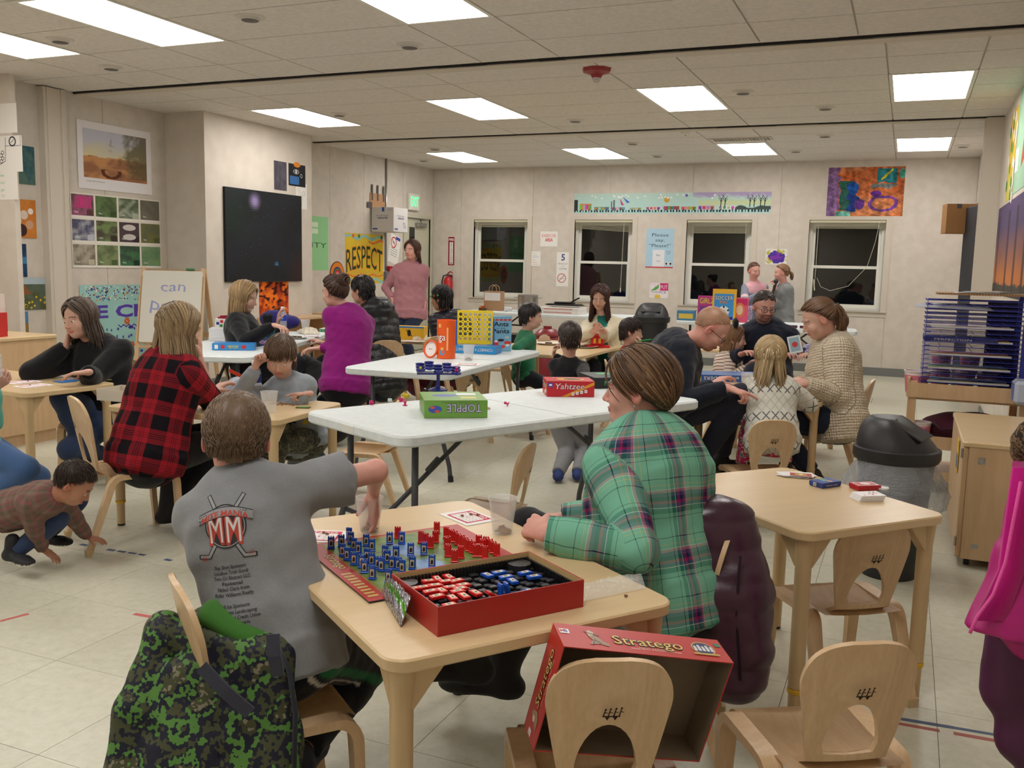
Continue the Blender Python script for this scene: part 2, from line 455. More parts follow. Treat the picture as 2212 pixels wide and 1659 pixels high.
for i,(lx,ly)in enumerate(LAMPS):
 t=proto if i==0 else dup(proto);t.location=(lx,ly,H)
 if ly<4:t['label']=ORD6[i-4]+' lit ceiling panel lamp above and behind the camera';t['group']='unseen ceiling lamps'
 else:t['label']='lit ceiling lamp, '+COLN[sorted(x for x,y in LAMPS if y==ly).index(lx)]+' in the '+ROWN[ly];t['group']='rectangular ceiling lamps'
M_fit=mat('fitting_grey',(92,88,86),0.5);M_fitw=mat('fitting_ring',(205,200,192),0.5)
def fitting():
 t=thing('ceiling_fitting','','ceiling fitting',(0,0,H))
 m=MB();m.lathe([(.055,-.022),(.062,-.006),(.09,-.004),(.092,0.0)],n=20);m.build('ring',M_fitw,t,40)
 m=MB();m.lathe([(.0,-.027),(.052,-.024),(.056,-.012)],n=20);m.build('cap',M_fit,t,40);return t
FP=[((540,40),'beside the long lamp at top left'),((130,88),'with a bright ring between the two top left lamps'),((240,147),'above the left wall posters'),((885,100),'just behind the top middle lamp'),((1605,200),'right of the middle row third lamp'),((1783,234),'left of the rightmost middle row lamp'),((1243,261),'between two middle row lamps'),((733,248),'touching the lamp beside the boxed-out wall'),((1367,310),'just behind the far row second lamp'),((1420,337),'left of the lamp with the air grille'),((1719,327),'right of the lamp with the air grille'),((1782,294),'between the two right far lamps, nearer one'),((2080,316),'in the far right corner of the ceiling'),((940,322),'above the leftmost far lamp'),((915,347),'nearest the exit door corner')]
pf=fitting()
for i,(q,d)in enumerate(FP):
 p=Z(q[0],q[1],H-.01);t=pf if i==0 else dup(pf)
 t.location=(p[0],p[1],H);t['label']='small round grey ceiling fitting '+d;t['group']='round fittings on the ceiling'
p=Z(1289,157,H-.03);t=thing('fire_alarm','red ceiling fire alarm with a clear strobe dome','alarm',(p[0],p[1],H))
m=MB();m.lathe([(.035,-.07),(.05,-.045),(.105,-.028),(.115,0)],n=8);m.build('body',mat('alarm_red',(150,40,45),.45),t,30)
m=MB();m.lathe([(0,-.105),(.02,-.1),(.03,-.085),(.034,-.068)],n=14);m.build('dome',mat('clear_plastic_a',(240,235,235),.15,trans=.6),t,True)
p=Z(1600,300,H);t=thing('air_grille','rectangular louvred air grille in the ceiling behind a lamp','vent',(p[0],p[1],H))
m=MB();m.box(-.35,.35,-.13,.13,-.008,.004);m.build('frame',M_trim,t)
for k in range(16):
 m=MB();x=-.3+.04*k;m.add([(x,-.1,-.009),(x+.018,-.1,-.016),(x+.018,.1,-.016),(x,.1,-.009),(x,-.1,-.006),(x,.1,-.006)],[(0,1,2,3),(0,3,5,4)]);m.build('slat',M_fit,t)
p=Z(1481,284,H);t=thing('smoke_detector','small white smoke detector on the far ceiling','detector',(p[0],p[1],H))
m=MB();m.lathe([(.0,-.04),(.04,-.038),(.055,-.02),(.06,0)],n=16);m.build('body',M_white,t,40);m=MB();m.lathe([(0,-.043),(.01,-.043),(.01,-.038)],n=8);m.build('lamp',M_gap,t)
def wallpiece(mb,x0,x1,y0,y1,z0=0,z1=H+.02):mb.box(x0,x1,y0,y1,z0,z1)
WP=[(1024,1140,474.5,638,),(1242,1367,475.5,655),(1484,1625,475.5,660),(1749,1915,474,672)]
WN=[]
for a,b,c,d in WP:
 p,q=Y(a,c,YB),Y(b,c,YB);WN.append((p[0],q[0],0.86,2.07))
mb=MB();edges=[XL]+sum([[a,b]for a,b,_,_ in WN],[])+[XR+.1]
for i in range(0,len(edges),2):mb.box(edges[i],edges[i+1],YB+.006,YB+.16,0,H+.02)
for a,b,z0,z1 in WN:mb.box(a,b,YB+.006,YB+.16,0,z0);mb.box(a,b,YB+.006,YB+.16,z1,H+.02)
wb=struct(mb.build('wall_back',M_trim))
def wpanels(parent,edges_,holes,axis,at_,sgn):
 for a,b in zip(edges_[:-1],edges_[1:]):
  m=MB();cuts=[(max(a,h0),min(b,h1),z0,z1)for h0,h1,z0,z1 in holes if h0<b and h1>a]
  segs=[];x=a
  for h0,h1,z0,z1 in cuts:
   if h0>x:segs.append((x,h0,0,H))
   segs+=[(h0,h1,0,z0),(h0,h1,z1,H)];x=h1
  if x<b:segs.append((x,b,0,H))
  for s0,s1,z0,z1 in segs:
   e0=.0025 if abs(s0-a)<1e-6 else 0;e1=.0025 if abs(s1-b)<1e-6 else 0
   if axis=='x':m.box(s0+e0,s1-e1,min(at_,at_+sgn*.006),max(at_,at_+sgn*.006),z0,z1)
   else:m.box(min(at_,at_+sgn*.006),max(at_,at_+sgn*.006),s0+e0,s1-e1,z0,z1)
  m.build('panel',M_wall,parent)
wpanels(wb,[-7.05,-6.35-.2,-5.33,-4.11,-2.89,-1.67,-0.24,XR],WN,'x',YB,+1)
def wall_x(name,x,y0,y1,sgn,edges_,holes=()):
 m=MB();a,b=(x-.15,x-.006)if sgn>0 else(x+.006,x+.15)
 hs=sorted([(max(y0,h0),min(y1,h1),z0,z1)for h0,h1,z0,z1 in holes])
 y=y0
 for h0,h1,z0,z1 in hs:
  m.box(a,b,y,h0,0,H+.02)
  if z0>0:m.box(a,b,h0,h1,0,z0)
  m.box(a,b,h0,h1,z1,H+.02);y=h1
 m.box(a,b,y,y1,0,H+.02)
 o=struct(m.build(name,M_trim));wpanels(o,edges_,hs,'y',x-(.006 if sgn>0 else 0),+1 if sgn>0 else 1);return o
wall_x('wall_left',-7.22,YF,7.66,1,[YF,-2.2,0,1.8,3.6,5.0,6.33,6.85,7.66])
m=MB();m.box(-7.6,-6.70,7.66,9.52,0,H+.02);struct(m.build('wall_left_boxing',M_wall_warm))
DOOR=(12.40,13.22,0.0,2.06)
wall_x('wall_left_back',-7.05,9.52,YB+.1,1,[9.52,10.42,11.25,11.86,12.34,13.31],[DOOR])
m=MB();m.box(-7.6,-6.985,5.66,5.71,0,H+.02);struct(m.build('wall_left_stub',M_wall_warm))
m=MB();m.box(-7.22,-7.14,6.12,6.36,0,H-.01);m.box(-7.14,-7.13,6.15,6.18,0,H-.01);m.box(-7.14,-7.13,6.30,6.33,0,H-.01);struct(m.build('trim_4',M_trim))
RD=(10.6,11.6,0.0,2.1)
wall_x('wall_right',XR,YF,YB+.1,-1,[YF,-2,0,2,3.7,5.0,6.2,7.4,8.6,9.8,10.3,11.9,YB],[RD])
m=MB();m.box(.60,XR,9.98,10.2,0,H-.01);m.box(.585,.60,9.99,10.03,0,H-.01);m.box(.585,.6,10.14,10.18,0,H-.01);struct(m.build('trim_5',M_trim))
m=MB();m.box(XL-.2,XR+.2,YF-.15,YF,0,H+.02);struct(m.build('wall_front',M_wall_warm))
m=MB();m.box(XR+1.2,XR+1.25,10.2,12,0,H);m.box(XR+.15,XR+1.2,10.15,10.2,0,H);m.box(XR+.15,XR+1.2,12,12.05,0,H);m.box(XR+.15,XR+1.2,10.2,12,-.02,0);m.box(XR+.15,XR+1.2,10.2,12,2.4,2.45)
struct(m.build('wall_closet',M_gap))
m=MB()
for a in((RD[0]-.0,RD[0]+.05),(RD[1]-.05,RD[1])):m.box(XR-.02,XR+.15,a[0],a[1],0,2.1)
m.box(XR-.02,XR+.15,RD[0],RD[1],2.05,2.1);dr=struct(m.build('door_2',mat('grey_metal',(112,112,120),.5)))
m=MB();m.bbox(-.02,.02,0,.80,0.02,2.1,.003);lf=m.build('leaf',mat('door_dark',(48,48,56),.6),dr);lf.location=(XR-.02,10.66,0);lf.rotation_euler=(0,0,math.radians(12))
m=MB();m.tube([(-.05,.74,1.0),(-.05,.66,1.0)],.01);m.tube([(-.02,.74,1.0),(-.05,.74,1.0)],.01);m.build('handle',mat('steel',(170,170,172),.3,1),lf).location=(0,0,0)
m=MB();m.box(-7.04,XR,YB-.012,YB,0,.11);struct(m.build('baseboard_back',M_base))
m=MB();m.box(-7.05,-7.038,9.52,12.34,0,.11);m.box(-6.70,-6.688,7.66,9.52,0,.11);m.box(-7.22,-7.208,YF,6.3,0,.11);struct(m.build('baseboard_left',M_base))
m=MB();m.box(XR-.012,XR,YF,10.55,0,.11);m.box(XR-.012,XR,11.6,YB,0,.11);struct(m.build('baseboard_right',M_base))
m=MB();Mdoor=mat('door_cream',(196,194,172),.5)
m.box(-7.12,-7.03,DOOR[0]-.05,DOOR[0],0,DOOR[3]+.05);m.box(-7.12,-7.03,DOOR[1],DOOR[1]+.05,0,DOOR[3]+.05);m.box(-7.12,-7.03,DOOR[0],DOOR[1],DOOR[3],DOOR[3]+.05)
d1=struct(m.build('door_1',Mdoor))
m=MB();m.box(-7.11,-7.07,DOOR[0]+.003,DOOR[1]-.003,.01,DOOR[3]-.003);lf=m.build('leaf',Mdoor,d1)
m=MB();m.box(-7.072,-7.064,12.58,12.74,1.35,1.92);m.build('pane',mat('dark_pane',(30,34,34),.1),lf)
m=MB();m.bbox(-7.07,-7.01,12.75,13.05,1.93,1.99,.008);m.tube([(-7.03,12.9,1.985),(-6.97,12.75,2.02),(-6.99,13.1,2.06)],.012);m.build('closer',mat('steel'),lf)
m=MB();m.tube([(-7.07,12.5,1.02),(-7.02,12.5,1.02)],.012);m.tube([(-7.02,12.49,1.02),(-7.02,12.62,1.02)],.011);m.build('handle',mat('steel'),lf)
def k_glass(nt,b):
 pass
M_glass=mat('window_glass',(235,245,240),0.0,trans=1.0,ior=1.5)
M_blind=mat('blind_cream',(205,198,170),.6)
for i,(a,b,z0,z1)in enumerate(WN):
 m=MB();f=.045
 for q in((a,a+f,z0,z1),(b-f,b,z0,z1),(a+f,b-f,z0,z0+f),(a+f,b-f,z1-f,z1)):m.box(q[0],q[1],YB+.05,YB+.12,q[2],q[3])
 wn=struct(m.build('window_%d'%(i+1),M_white))
 m=MB();e=.075
 for q in((a-e,a,z0-e,z1+e*.6),(b,b+e,z0-e,z1+e*.6),(a,b,z1,z1+e*.6),(a,b,z0-e,z0)):m.box(q[0],q[1],YB-.008,YB+.002,q[2],q[3])
 m.box(a-e,b+e,YB-.03,YB+.05,z0-.012,z0);m.box(a-.004,a,YB,YB+.12,z0,z1);m.box(b,b+.004,YB,YB+.12,z0,z1)
 m.build('casing',M_trim,wn)
 zm=z0+(z1-z0)*.48
 for lo,hi,yy in((z0+f,zm+.02,YB+.062),(zm-.02,z1-f,YB+.088)):
  m=MB();g=.038
  for q in((a+f,a+f+g,lo,hi),(b-f-g,b-f,lo,hi),(a+f+g,b-f-g,lo,lo+g),(a+f+g,b-f-g,hi-g,hi)):m.box(q[0],q[1],yy,yy+.025,q[2],q[3])
  sa=m.build('sash',M_white,wn)
  m=MB();m.box(a+f+g,b-f-g,yy+.010,yy+.014,lo+g,hi-g);m.build('pane',M_glass,sa)
 drop=(.10,.12,.19,.10)[i];side=['left','second','third','rightmost'][i]
 t=thing('window_blind',['raised cream blind in the window by the steel pot','raised cream blind sagging at one side, behind the long-haired woman','thickest raised cream blind, in the window behind the two girls','raised cream blind with tangled cord in the rightmost window'][i],'blind',(a,YB+.02,z1))
 w_=b-a
 m=MB();m.box(.005,w_-.005,-.012,.03,-.035,-.001);m.build('headrail',M_blind,t)
 n=int(drop/.014)
 for k in range(n):
  m=MB();sag=.06 if i==1 else 0.0;z=-.04-k*.012
  m.add([(.01,-.02,z),(w_-.01,-.02,z-sag*k/n),(w_-.01,.03,z+.004-sag*k/n),(.01,.03,z+.004),(.01,-.02,z-.003),(w_-.01,-.02,z-.003-sag*k/n)],[(0,1,2,3),(4,5,1,0)])
  m.build('slat',M_blind,t)
 m=MB()
 if i==3:
  m.tube([(.12,-.02,-.03),(.12,-.022,-.6),(.115,-.022,-.95)],.003,5);m.tube([(w_-.08,-.02,-.03),(w_-.12,-.022,-.3),(w_-.2,-.022,-.62),(w_-.42,-.022,-.88),(w_-.65,-.022,-.95),(.2,-.022,-.9),(.14,-.022,-.78)],.003,5)
  m.tube([(.1,-.02,-.8),(.12,-.02,-.95)],[.006,.01],6)
 elif i==2:m.tube([(w_-.08,-.02,-.03),(w_-.075,-.022,-.9)],.003,5)
 elif i==1:m.tube([(w_-.13,-.02,-.03),(w_-.14,-.022,-.6),(w_-.15,-.022,-1.0)],.003,5);m.tube([(w_-.15,-.022,-1.0),(w_-.15,-.022,-1.06)],.008,6)
 else:m.tube([(.06,-.02,-.03),(.06,-.022,-.5)],.003,5)
 m.build('cord',mat('cord_white',(215,210,190),.6),t)
m=MB();m.box(-9,3,YB+3.0,YB+3.1,-.5,3.5);struct(m.build('wall_outside',mat('night_wall',(26,30,30),.9)))
m=MB();m.tube([(-7.035,11.83,H),(-7.035,11.83,1.25)],.013,8);t=thing('conduit','thin steel conduit running down the wall from the ceiling','pipe');m.build('pipe',mat('steel'),t,True)
m=MB();m.bbox(-7.05,-7.0,11.79,11.88,1.0,1.24,.005);m.build('box',mat('grey_metal'),t)
t=thing('alarm_pull','red fire alarm pull box on the wall beside the conduit','alarm',(-7.05,11.93,1.25));m=MB();m.bbox(0,.05,-.05,.05,-.07,.07,.006);m.build('body',mat('alarm_red2',(176,24,34),.4),t)
m=MB();m.box(.05,.056,-.035,.035,-.01,.02);m.build('handle',mat('white_print',(235,235,235),.5),t)
t=thing('exit_sign','white exit sign with lit green letters above the door','sign',(-7.05,12.62,2.30))
m=MB();m.bbox(0,.05,-.16,.16,-.13,.12,.008);m.build('housing',M_white,t)
m=MB();m.rgb(60,200,120);m.text('EXIT',0,-.07,.15,0,w=.25,bold=.02);o=m.build('lettering',mat('exit_green',(60,220,120),.5,emit=.5,ecol=(.12,.85,.35)),t)
o.rotation_euler=Matrix(((0,0,1),(1,0,0),(0,1,0))).to_euler();o.location=(.052,0,0)
import bmesh
M_birch=mat('birch_ply',rough=0.35,spec=0.4,kind=k_wood((203,170,130),(220,190,152),5.0,(2.5,2.5,.55)))
M_birch2=mat('birch_ply_flat',rough=0.32,spec=0.4,kind=k_wood((206,173,132),(222,193,154),5.0,(2.5,.55,2.5)))
M_edge=mat('ply_edge',rough=0.5,kind=k_noise((178,136,88),(198,158,108),60,0))
M_lam=mat('maple_laminate',rough=0.3,spec=0.4,kind=k_wood((209,181,138),(217,190,148),2.2,(.6,3.5,1)))
M_leg=mat('maple_leg',rough=0.42,kind=k_wood((196,167,124),(208,180,138),3.0,(3,3,.4)))
M_maple=mat('maple_cabinet',rough=0.4,kind=k_wood((200,166,126),(214,181,142),2.5,(2.2,2.2,.35)))
M_yel=mat('yellow_ring',(222,176,40),0.5)
M_blk=mat('stamp_black',(52,34,26),0.7)
M_plast=mat('white_plastic_top',rough=0.45,kind=k_noise((216,224,226),(224,231,232),30,0.12,bscale=300,dist=0.001))
M_tubeg=mat('grey_tube',(72,74,80),0.4,0.3)
def chair_proto(k,s,name='chair'):
 t=thing(name,'','chair')
 bm=bmesh.new();nx,ny=9,14;g={}
 for j in range(ny+1):
  v=j/ny
  if v<.80:y=-.135+.27*(v/.8);z=s-.006*math.sin(PI*v/.8)**2
  else:a=(v-.8)/.2*math.radians(70);y=.135+.045*math.sin(a);z=s-.045*(1-math.cos(a))
  for i in range(nx+1):
   u=i/nx*2-1;wx=.150*(1-.10*(1-v));g[i,j]=bm.verts.new((u*wx*k,y*k,z-.008*(1-u*u)*(1 if v<.8 else .2)))
 for j in range(ny):
  for i in range(nx):bm.faces.new((g[i,j],g[i+1,j],g[i+1,j+1],g[i,j+1]))
 bmesh.ops.solidify(bm,geom=bm.faces[:],thickness=.012)
 me=bpy.data.meshes.new('seat');bm.to_mesh(me);bm.free();me.materials.append(M_birch2);shade(me,50);link('seat',me,t)
 bm=bmesh.new();Hb=.285*k;rows=[]
 zs=[-.02,-.012,0,.012,.028,.03]+[.03+.125*math.sin(PI/2*q/8)for q in range(1,9)]+[.17,.19,.205,.22,.235,.25,.262,.272,.28,.287,.2925,.2965,.299,.30]
 nn=7;G_={}
 def Wf(z):
  W=.093+.037*(max(0,min(1,(z-.02)/.18))**.9)
  if z>.19:W*=max(0,1-((z-.19)/.1103)**2.7)**(1/3.0)
  return max(W,.035)
 for j,z in enumerate(zs):
  hh=0
  if .03<=z<.1549:hh=.066*math.sqrt(max(0,1-((z-.03)/.125)**2))*(0.86 if z==.03 else 1)
  hole=.03<=z<.1549
  for sd in(-1,1):
   for i in range(nn+1):
    x=Wf(z)+(hh-Wf(z))*(i/nn)
    if i==nn and not hole:
     if sd==1:G_[j,1,i]=G_[j,-1,i];continue
     x=0
    yy=-.130-.20*max(z,0)+.10*(x**2)/.15*1.2
    if z<.012:yy+=(.012-z)*1.6
    G_[j,sd,i]=bm.verts.new((sd*x*k,yy*k,s+z*k))
 for j in range(len(zs)-1):
  for sd in(-1,1):
   for i in range(nn):
    q=[G_[j,sd,i],G_[j,sd,i+1],G_[j+1,sd,i+1],G_[j+1,sd,i]]
    if zs[j]==.028 or True:
     try:bm.faces.new(q if sd<0 else q[::-1])
     except Exception:pass
 bmesh.ops.recalc_face_normals(bm,faces=bm.faces[:])
 bmesh.ops.solidify(bm,geom=bm.faces[:],thickness=.013)
 me=bpy.data.meshes.new('backrest');bm.to_mesh(me);bm.free();me.materials.append(M_birch);shade(me,40);bk=link('backrest',me,t)
 m=MB();m.rgb(52,34,26)
 for sx in(-1,1):
  m.add([(-.018,-.004,0),(.018,-.004,0),(.018,-.001,0),(-.018,-.001,0)],[(0,1,2,3)])
  m.poly([(-.008,-.012),(-.003,-.004),(-.013,-.004)]);m.poly([(.008,-.012),(.013,-.004),(.003,-.004)])
  for x,h in((-.016,.010),(-.006,.011),(.005,.012),(.016,.013)):
   m.line([(x,-.001),(x+.003,h)],.0028);m.disc(x+.004,h+.0035,.0025,n=8);m.line([(x+.002,h*.7),(x+.008,h*.55)],.0018)
 o=m.build('stamp',M_blk,bk);o.scale=(k,k,k);a=math.atan(.20)
 o.rotation_euler=(PI/2+a,0,0);o.location=(0,(-.130-.20*.185)*k-.0146,s+.185*k)
 for sx in(-1,1):
  p=[(.178,0),(.168,.35),(.160,.72)]
  path=[(sx*.158*k,.178*k,0),(sx*.156*k,.168*k,s*.4),(sx*.156*k,.163*k,s-.07)]
  for q in range(1,6):a=PI/2*q/5;path.append((sx*.156*k,.163*k-.05*(1-math.cos(a)),s-.07+.06*math.sin(a)))
  path.append((sx*.150*k,-.03*k,s-.012))
  for q in range(1,6):a=math.radians(72)*q/5;path.append((sx*.150*k,-.05*k-.05*math.sin(a),s-.012-.05*(1-math.cos(a))))
  path.append((sx*.158*k,-.185*k,0))
  m=MB();ws=[.032,.038,.044]+[.046]*(len(path)-5)+[.042,.032];
  m.strip(path,[q*(.9+.1*k)for q in ws],[.024]*2+[.026]+[.026]*4+[.022]*3+[.026]*(len(path)-12)+[.03,.022]);o=m.build('side_frame',M_birch,t,35)
  for yy,lean in((.178,-.01),(-.185,.03)):
   m=MB();m.rrect(-.018,.018,-.012,.012,0,.03,.004,2);f=m.build('foot',M_leg,o);f.location=(sx*.158*k,(yy)*k,0)
 return t
def table_proto(wx,wy,h,name='table',nleg=4,r=.05,inset=.045,lr=.0235,label='',cat='table'):
 t=thing(name,label,cat)
 m=MB();m.rrect(0,wx,0,wy,h-.028,h,r,6,.004);m.build('tabletop',M_lam,t,40)
 for x in(inset,wx-inset):
  for y in(inset,wy-inset):
   m=MB();sx=1 if x<wx/2 else-1;sy=1 if y<wy/2 else-1
   m.lathe([(lr,.135),(lr,h-.10),(lr*1.25,h-.03)],(x,y,0),18)
   for dx,dy in((sx,0),(0,sy)):
    a=Vector((x,y,0));d=Vector((dx,dy,0));n_=Vector((-dy,dx,0))*lr*.75
    P=[a+n_*s_+d*q+Vector((0,0,zz))for s_ in(-1,1)for q,zz in((0,h-.028),(.085,h-.028),(.085,h-.036),(lr*.8,h-.115),(0,h-.115))]
    m.add(P,[(0,1,2,3,4),(9,8,7,6,5),(0,5,6,1),(1,6,7,2),(2,7,8,3),(3,8,9,4)])
   lg=m.build('leg',M_leg,t,35)
   m=MB();m.lathe([(lr*.98,.118),(lr*1.07,.121),(lr*1.07,.130),(lr*.98,.133)],(x,y,0),16);m.build('collar',M_yel,lg,40)
   m=MB();m.lathe([(lr*.72,.008),(lr*.82,.012),(lr*.86,.12)],(x,y,0),16);m.build('foot_post',M_leg,lg,40)
   m=MB();m.lathe([(lr*.8,0),(lr*.8,.009)],(x,y,0),12);m.build('foot_pad',M_dark,lg)
 return t
def place(t,p,ang):t.location=(p[0],p[1],0);t.rotation_euler=(0,0,math.radians(ang));return t
def rect_table(corner,dx,lx,ly,h,label,**kw):
 """corner: world xy of the corner from which the sides run along dx and dx+90 deg"""
 return place(table_proto(lx,ly,h,label=label,**kw),corner,dx)
rect_table((-.836,1.425),53.5,.70,1.02,.62,'square-cornered maple table in front with the strategy board game on it')
rect_table((-.218,2.685),48,.585,.74,.62,'empty-sided maple table at right holding loose playing cards')
rect_table((-3.66,3.42),4,1.0,.64,.62,'maple table between the red plaid woman and the boy in grey sweatshirt')
rect_table((-4.33,3.52),84,.58,1.3,.62,'maple table at far left under the resting elbow of the woman in fleece')
rect_table((-1.05,5.14),32,.79,1.0,.62,'maple table where the cable-knit woman and the small blonde girl sit')
rect_table((-2.47,7.3),90,1.5,1.0,.62,'maple table where the woman in the cream cardigan sits')
q=Z(1735,765,.60);rect_table((q[0]-1.1,q[1]-.1),12,1.05,.7,.60,'low maple table behind the cream knit, where the striped girl leans')
q=Z(1000,745,.62);rect_table((q[0]-1.0,q[1]-.05),14,1.0,.6,.62,'maple table beneath the yellow game box, in front of the standing woman')
def folding_table(L,W,h,label):
 t=thing('folding_table',label,'table')
 m=MB();m.rrect(0,L,0,W,h-.045,h,.075,7,.008);tp=m.build('tabletop',M_plast,t,40)
 m=MB();m.box(L/2-.0015,L/2+.0015,.004,W-.004,h-.002,h+.0003);m.build('fold_line',M_base,tp)
 for x,y in((0,W*.5),(L,W*.5)):
  m=MB();sx=1 if x==0 else-1;m.bbox(x-.003,x+.004,y-.045,y+.045,h-.040,h-.006,.002);m.build('latch',mat('latch_white',(225,226,222),.4),tp)
 for x0,sg in((.16,1),(L-.16,-1)):
  m=MB();m.tube([(x0,.10,h-.05),(x0,W-.10,h-.05)],.012,8);f=m.build('leg_frame',M_tubeg,t,True)
  for yy,oy in((.14,-1),(W-.14,1)):
   m=MB();m.tube([(x0,yy,h-.045),(x0,yy,.40),(x0-sg*.01,yy+oy*.03,.30),(x0-sg*.03,yy+oy*.10,.10),(x0-sg*.035,yy+oy*.115,0.0)],.0145,10);m.build('leg',M_tubeg,f,True)
  m=MB();m.tube([(x0-sg*.01,.12,.275),(x0-sg*.01,W-.12,.275)],.011,8);m.build('crossbar',M_tubeg,f,True)
  m=MB();m.tube([(x0-sg*.01,W/2,.275),(x0+sg*.52,W/2,h-.06)],.011,8);m.tube([(x0+sg*.24,W/2,.46),(x0+sg*.30,W/2,.51)],.016,8);m.build('brace',M_tubeg,f,True)
  for yy,oy in((.14,-1),(W-.14,1)):
   m=MB();m.cyl((x0-sg*.035,yy+oy*.115,0),(x0-sg*.034,yy+oy*.112,.035),.018,n=10);m.build('foot_cap',M_dark,f)
 return t
place(folding_table(1.83,.77,.712,'white folding table in the middle holding the green and red game boxes'),(-1.70,2.98),64)
place(folding_table(1.83,.74,.70,'white folding table holding the orange tub game and the yellow grid'),(-2.53,4.99),93)
place(folding_table(2.42,.76,.70,'white folding table at left with the blonde woman and stacked games'),(-4.12,5.12),111)
tt=folding_table(2.44,.76,.735,'long white folding table under the windows with pot and pizza boxes');place(tt,(-5.6,11.5),0)
tt=folding_table(1.83,.76,.735,'white folding table in front of the girls holding prize games');place(tt,(-2.6,11.3),0)
MID=chair_proto(1.06,.33);KID=chair_proto(1.0,.30);ADU=chair_proto(1.18,.36)
CH=[]
def chair(proto,x,y,facing,label,group='wooden chairs'):
 t=proto if proto.get('used')is None else dup(proto)
 if proto.get('used')is None:proto['used']=1
 elif 'used' in t:del t['used']
 t.location=(x,y,0);t.rotation_euler=(0,0,math.radians(facing-90));t['label']=label;t['group']=group
 CH.append(t);return t
chair(KID,-.115,2.14,121,'empty bentwood chair in the lower right, closest, back turned to us')
chair(KID,-.562,1.832,118,'bentwood chair in front with the red game lid hung over its back')
chair(KID,-.13,3.13,125,'empty bentwood chair tucked under the table with the cards')
_c=D(568,1478,2.19);chair(MID,_c[0],_c[1],52,'bentwood chair of the boy in the grey shirt with the camouflage coat')
chair(KID,-1.62,3.62,185,'empty bentwood chair beyond the game table, seen between the two players')
chair(KID,-.66,5.03,118,'bentwood chair the small blonde girl sits on')
chair(ADU,-.36,6.1,175,'bentwood chair under the woman in the cable-knit sweater')
chair(ADU,-3.42,3.30,62,'bentwood chair under the woman in the red plaid shirt')
chair(KID,-2.78,4.52,195,'bentwood chair the boy in the grey sweatshirt sits on')
chair(ADU,-4.15,6.9,135,'bentwood chair under the woman in the magenta sweater')
chair(ADU,-4.05,7.55,150,'bentwood chair of the man in the black puffer jacket')
chair(KID,-5.02,3.50,20,'bentwood chair at the left edge under the girl in blue jeans')
_c=D(1422,1335,2.70);chair(MID,_c[0],_c[1],190,'bentwood chair under the woman in the green plaid shirt')
chair(KID,-3.1,6.5,120,'bentwood chair partly hidden behind the green shirted boy')
_c=D(1650,835,7.25);chair(ADU,_c[0],_c[1],275,'bentwood chair hidden beneath the man with black glasses');_c=D(1425,905,5.25);chair(ADU,_c[0],_c[1],20,'bentwood chair hidden beneath the balding man')
chair(ADU,-3.6,8.4,200,'bentwood chair back seen beside the sleeping bundle on the far table')
for pr,q,fc,lb in((ADU,(232,895,5.75),285,'under the woman in black fleece'),(ADU,(545,805,7.2),20,'under the blonde woman in black'),(ADU,(1305,800,9.0),280,'under the woman in the cream cardigan'),(ADU,(985,812,8.7),150,'under the beaded cap wearer'),(KID,(1556,850,7.1),25,'under the girl in the striped shirt'),(KID,(1130,812,7.6),40,'under the boy in the green shirt'),(KID,(1352,840,7.75),20,'under the small boy in red'),(KID,(1780,830,6.95),215,'under the child in purple')):
 _c=D(*q);chair(pr,_c[0],_c[1],fc,'bentwood chair hidden '+lb)
t=thing('cabinet','low rolling maple cabinet with hinged door beside the trash can','cabinet',(.30,4.70,0))
m=MB();m.box(.02,.43,0,1.0,.045,.575);m.build('body',M_maple,t)
m=MB();m.rrect(-.01,.435,-.01,1.01,.575,.60,.02,4,.005);m.build('worktop',M_lam,t,40)
m=MB();m.bbox(-.005,.02,.01,.99,.05,.57,.003);dd=m.build('door',M_maple,t)
for z in(.1,.52):m=MB();m.cyl((-.008,.012,z),(-.008,.012,z+.045),.006,n=8);m.build('hinge',mat('steel'),dd)
for x in(.05,.38):
 for y in(.06,.94):m=MB();m.tube([(x,y,.045),(x,y,.035)],.015);m.tube([(x-.012,y,.024),(x+.012,y,.024)],.022,12);m.build('caster',M_dark,t)
m=MB();m.box(.06,.09,-.003,0,.1,.12);m.box(.06,.09,-.003,0,.5,.53);m.build('latch',mat('steel'),t)
t=thing('cart','maple cart with tray top carrying the blue wire rack','cart',(.06,6.28,0))
for x in(.0,.62):
 for y in(.0,.55):m=MB();m.box(x,x+.045,y,y+.045,0.06,.70);m.build('post',M_maple,t)
for z in(.60,.30,.10):m=MB();m.box(.01,.66,.01,.59,z-.015,z);m.build('shelf',M_maple,t)
for z0,z1 in((.60,.69),(.28,.36),(.08,.14)):
 m=MB();m.box(-.012,.68,-.012,.004,z0,z1);m.build('rail',M_maple,t);m=MB();m.box(-.014,.004,0,.6,z0,z1+.03);m.build('rail',M_maple,t)
for x in(.02,.64):
 for y in(.02,.57):m=MB();m.tube([(x-.01,y,.035),(x+.01,y,.035)],.035,12);m.build('caster',M_dark,t)
M_bw=mat('blue_wire',(38,48,150),0.35)
t=thing('drying_rack','blue wire drying rack of many shelves on the maple cart','rack',(.13,6.36,.602))
for y in(-.02,.36):m=MB();m.box(.54,.565,y,y+.04,0,.64);m.build('upright',M_bw,t)
m=MB();m.box(.0,.565,.40,.41,0,.02);m.box(.0,.565,-.03,-.02,0,.02);m.build('base',M_bw,t)
sh=None
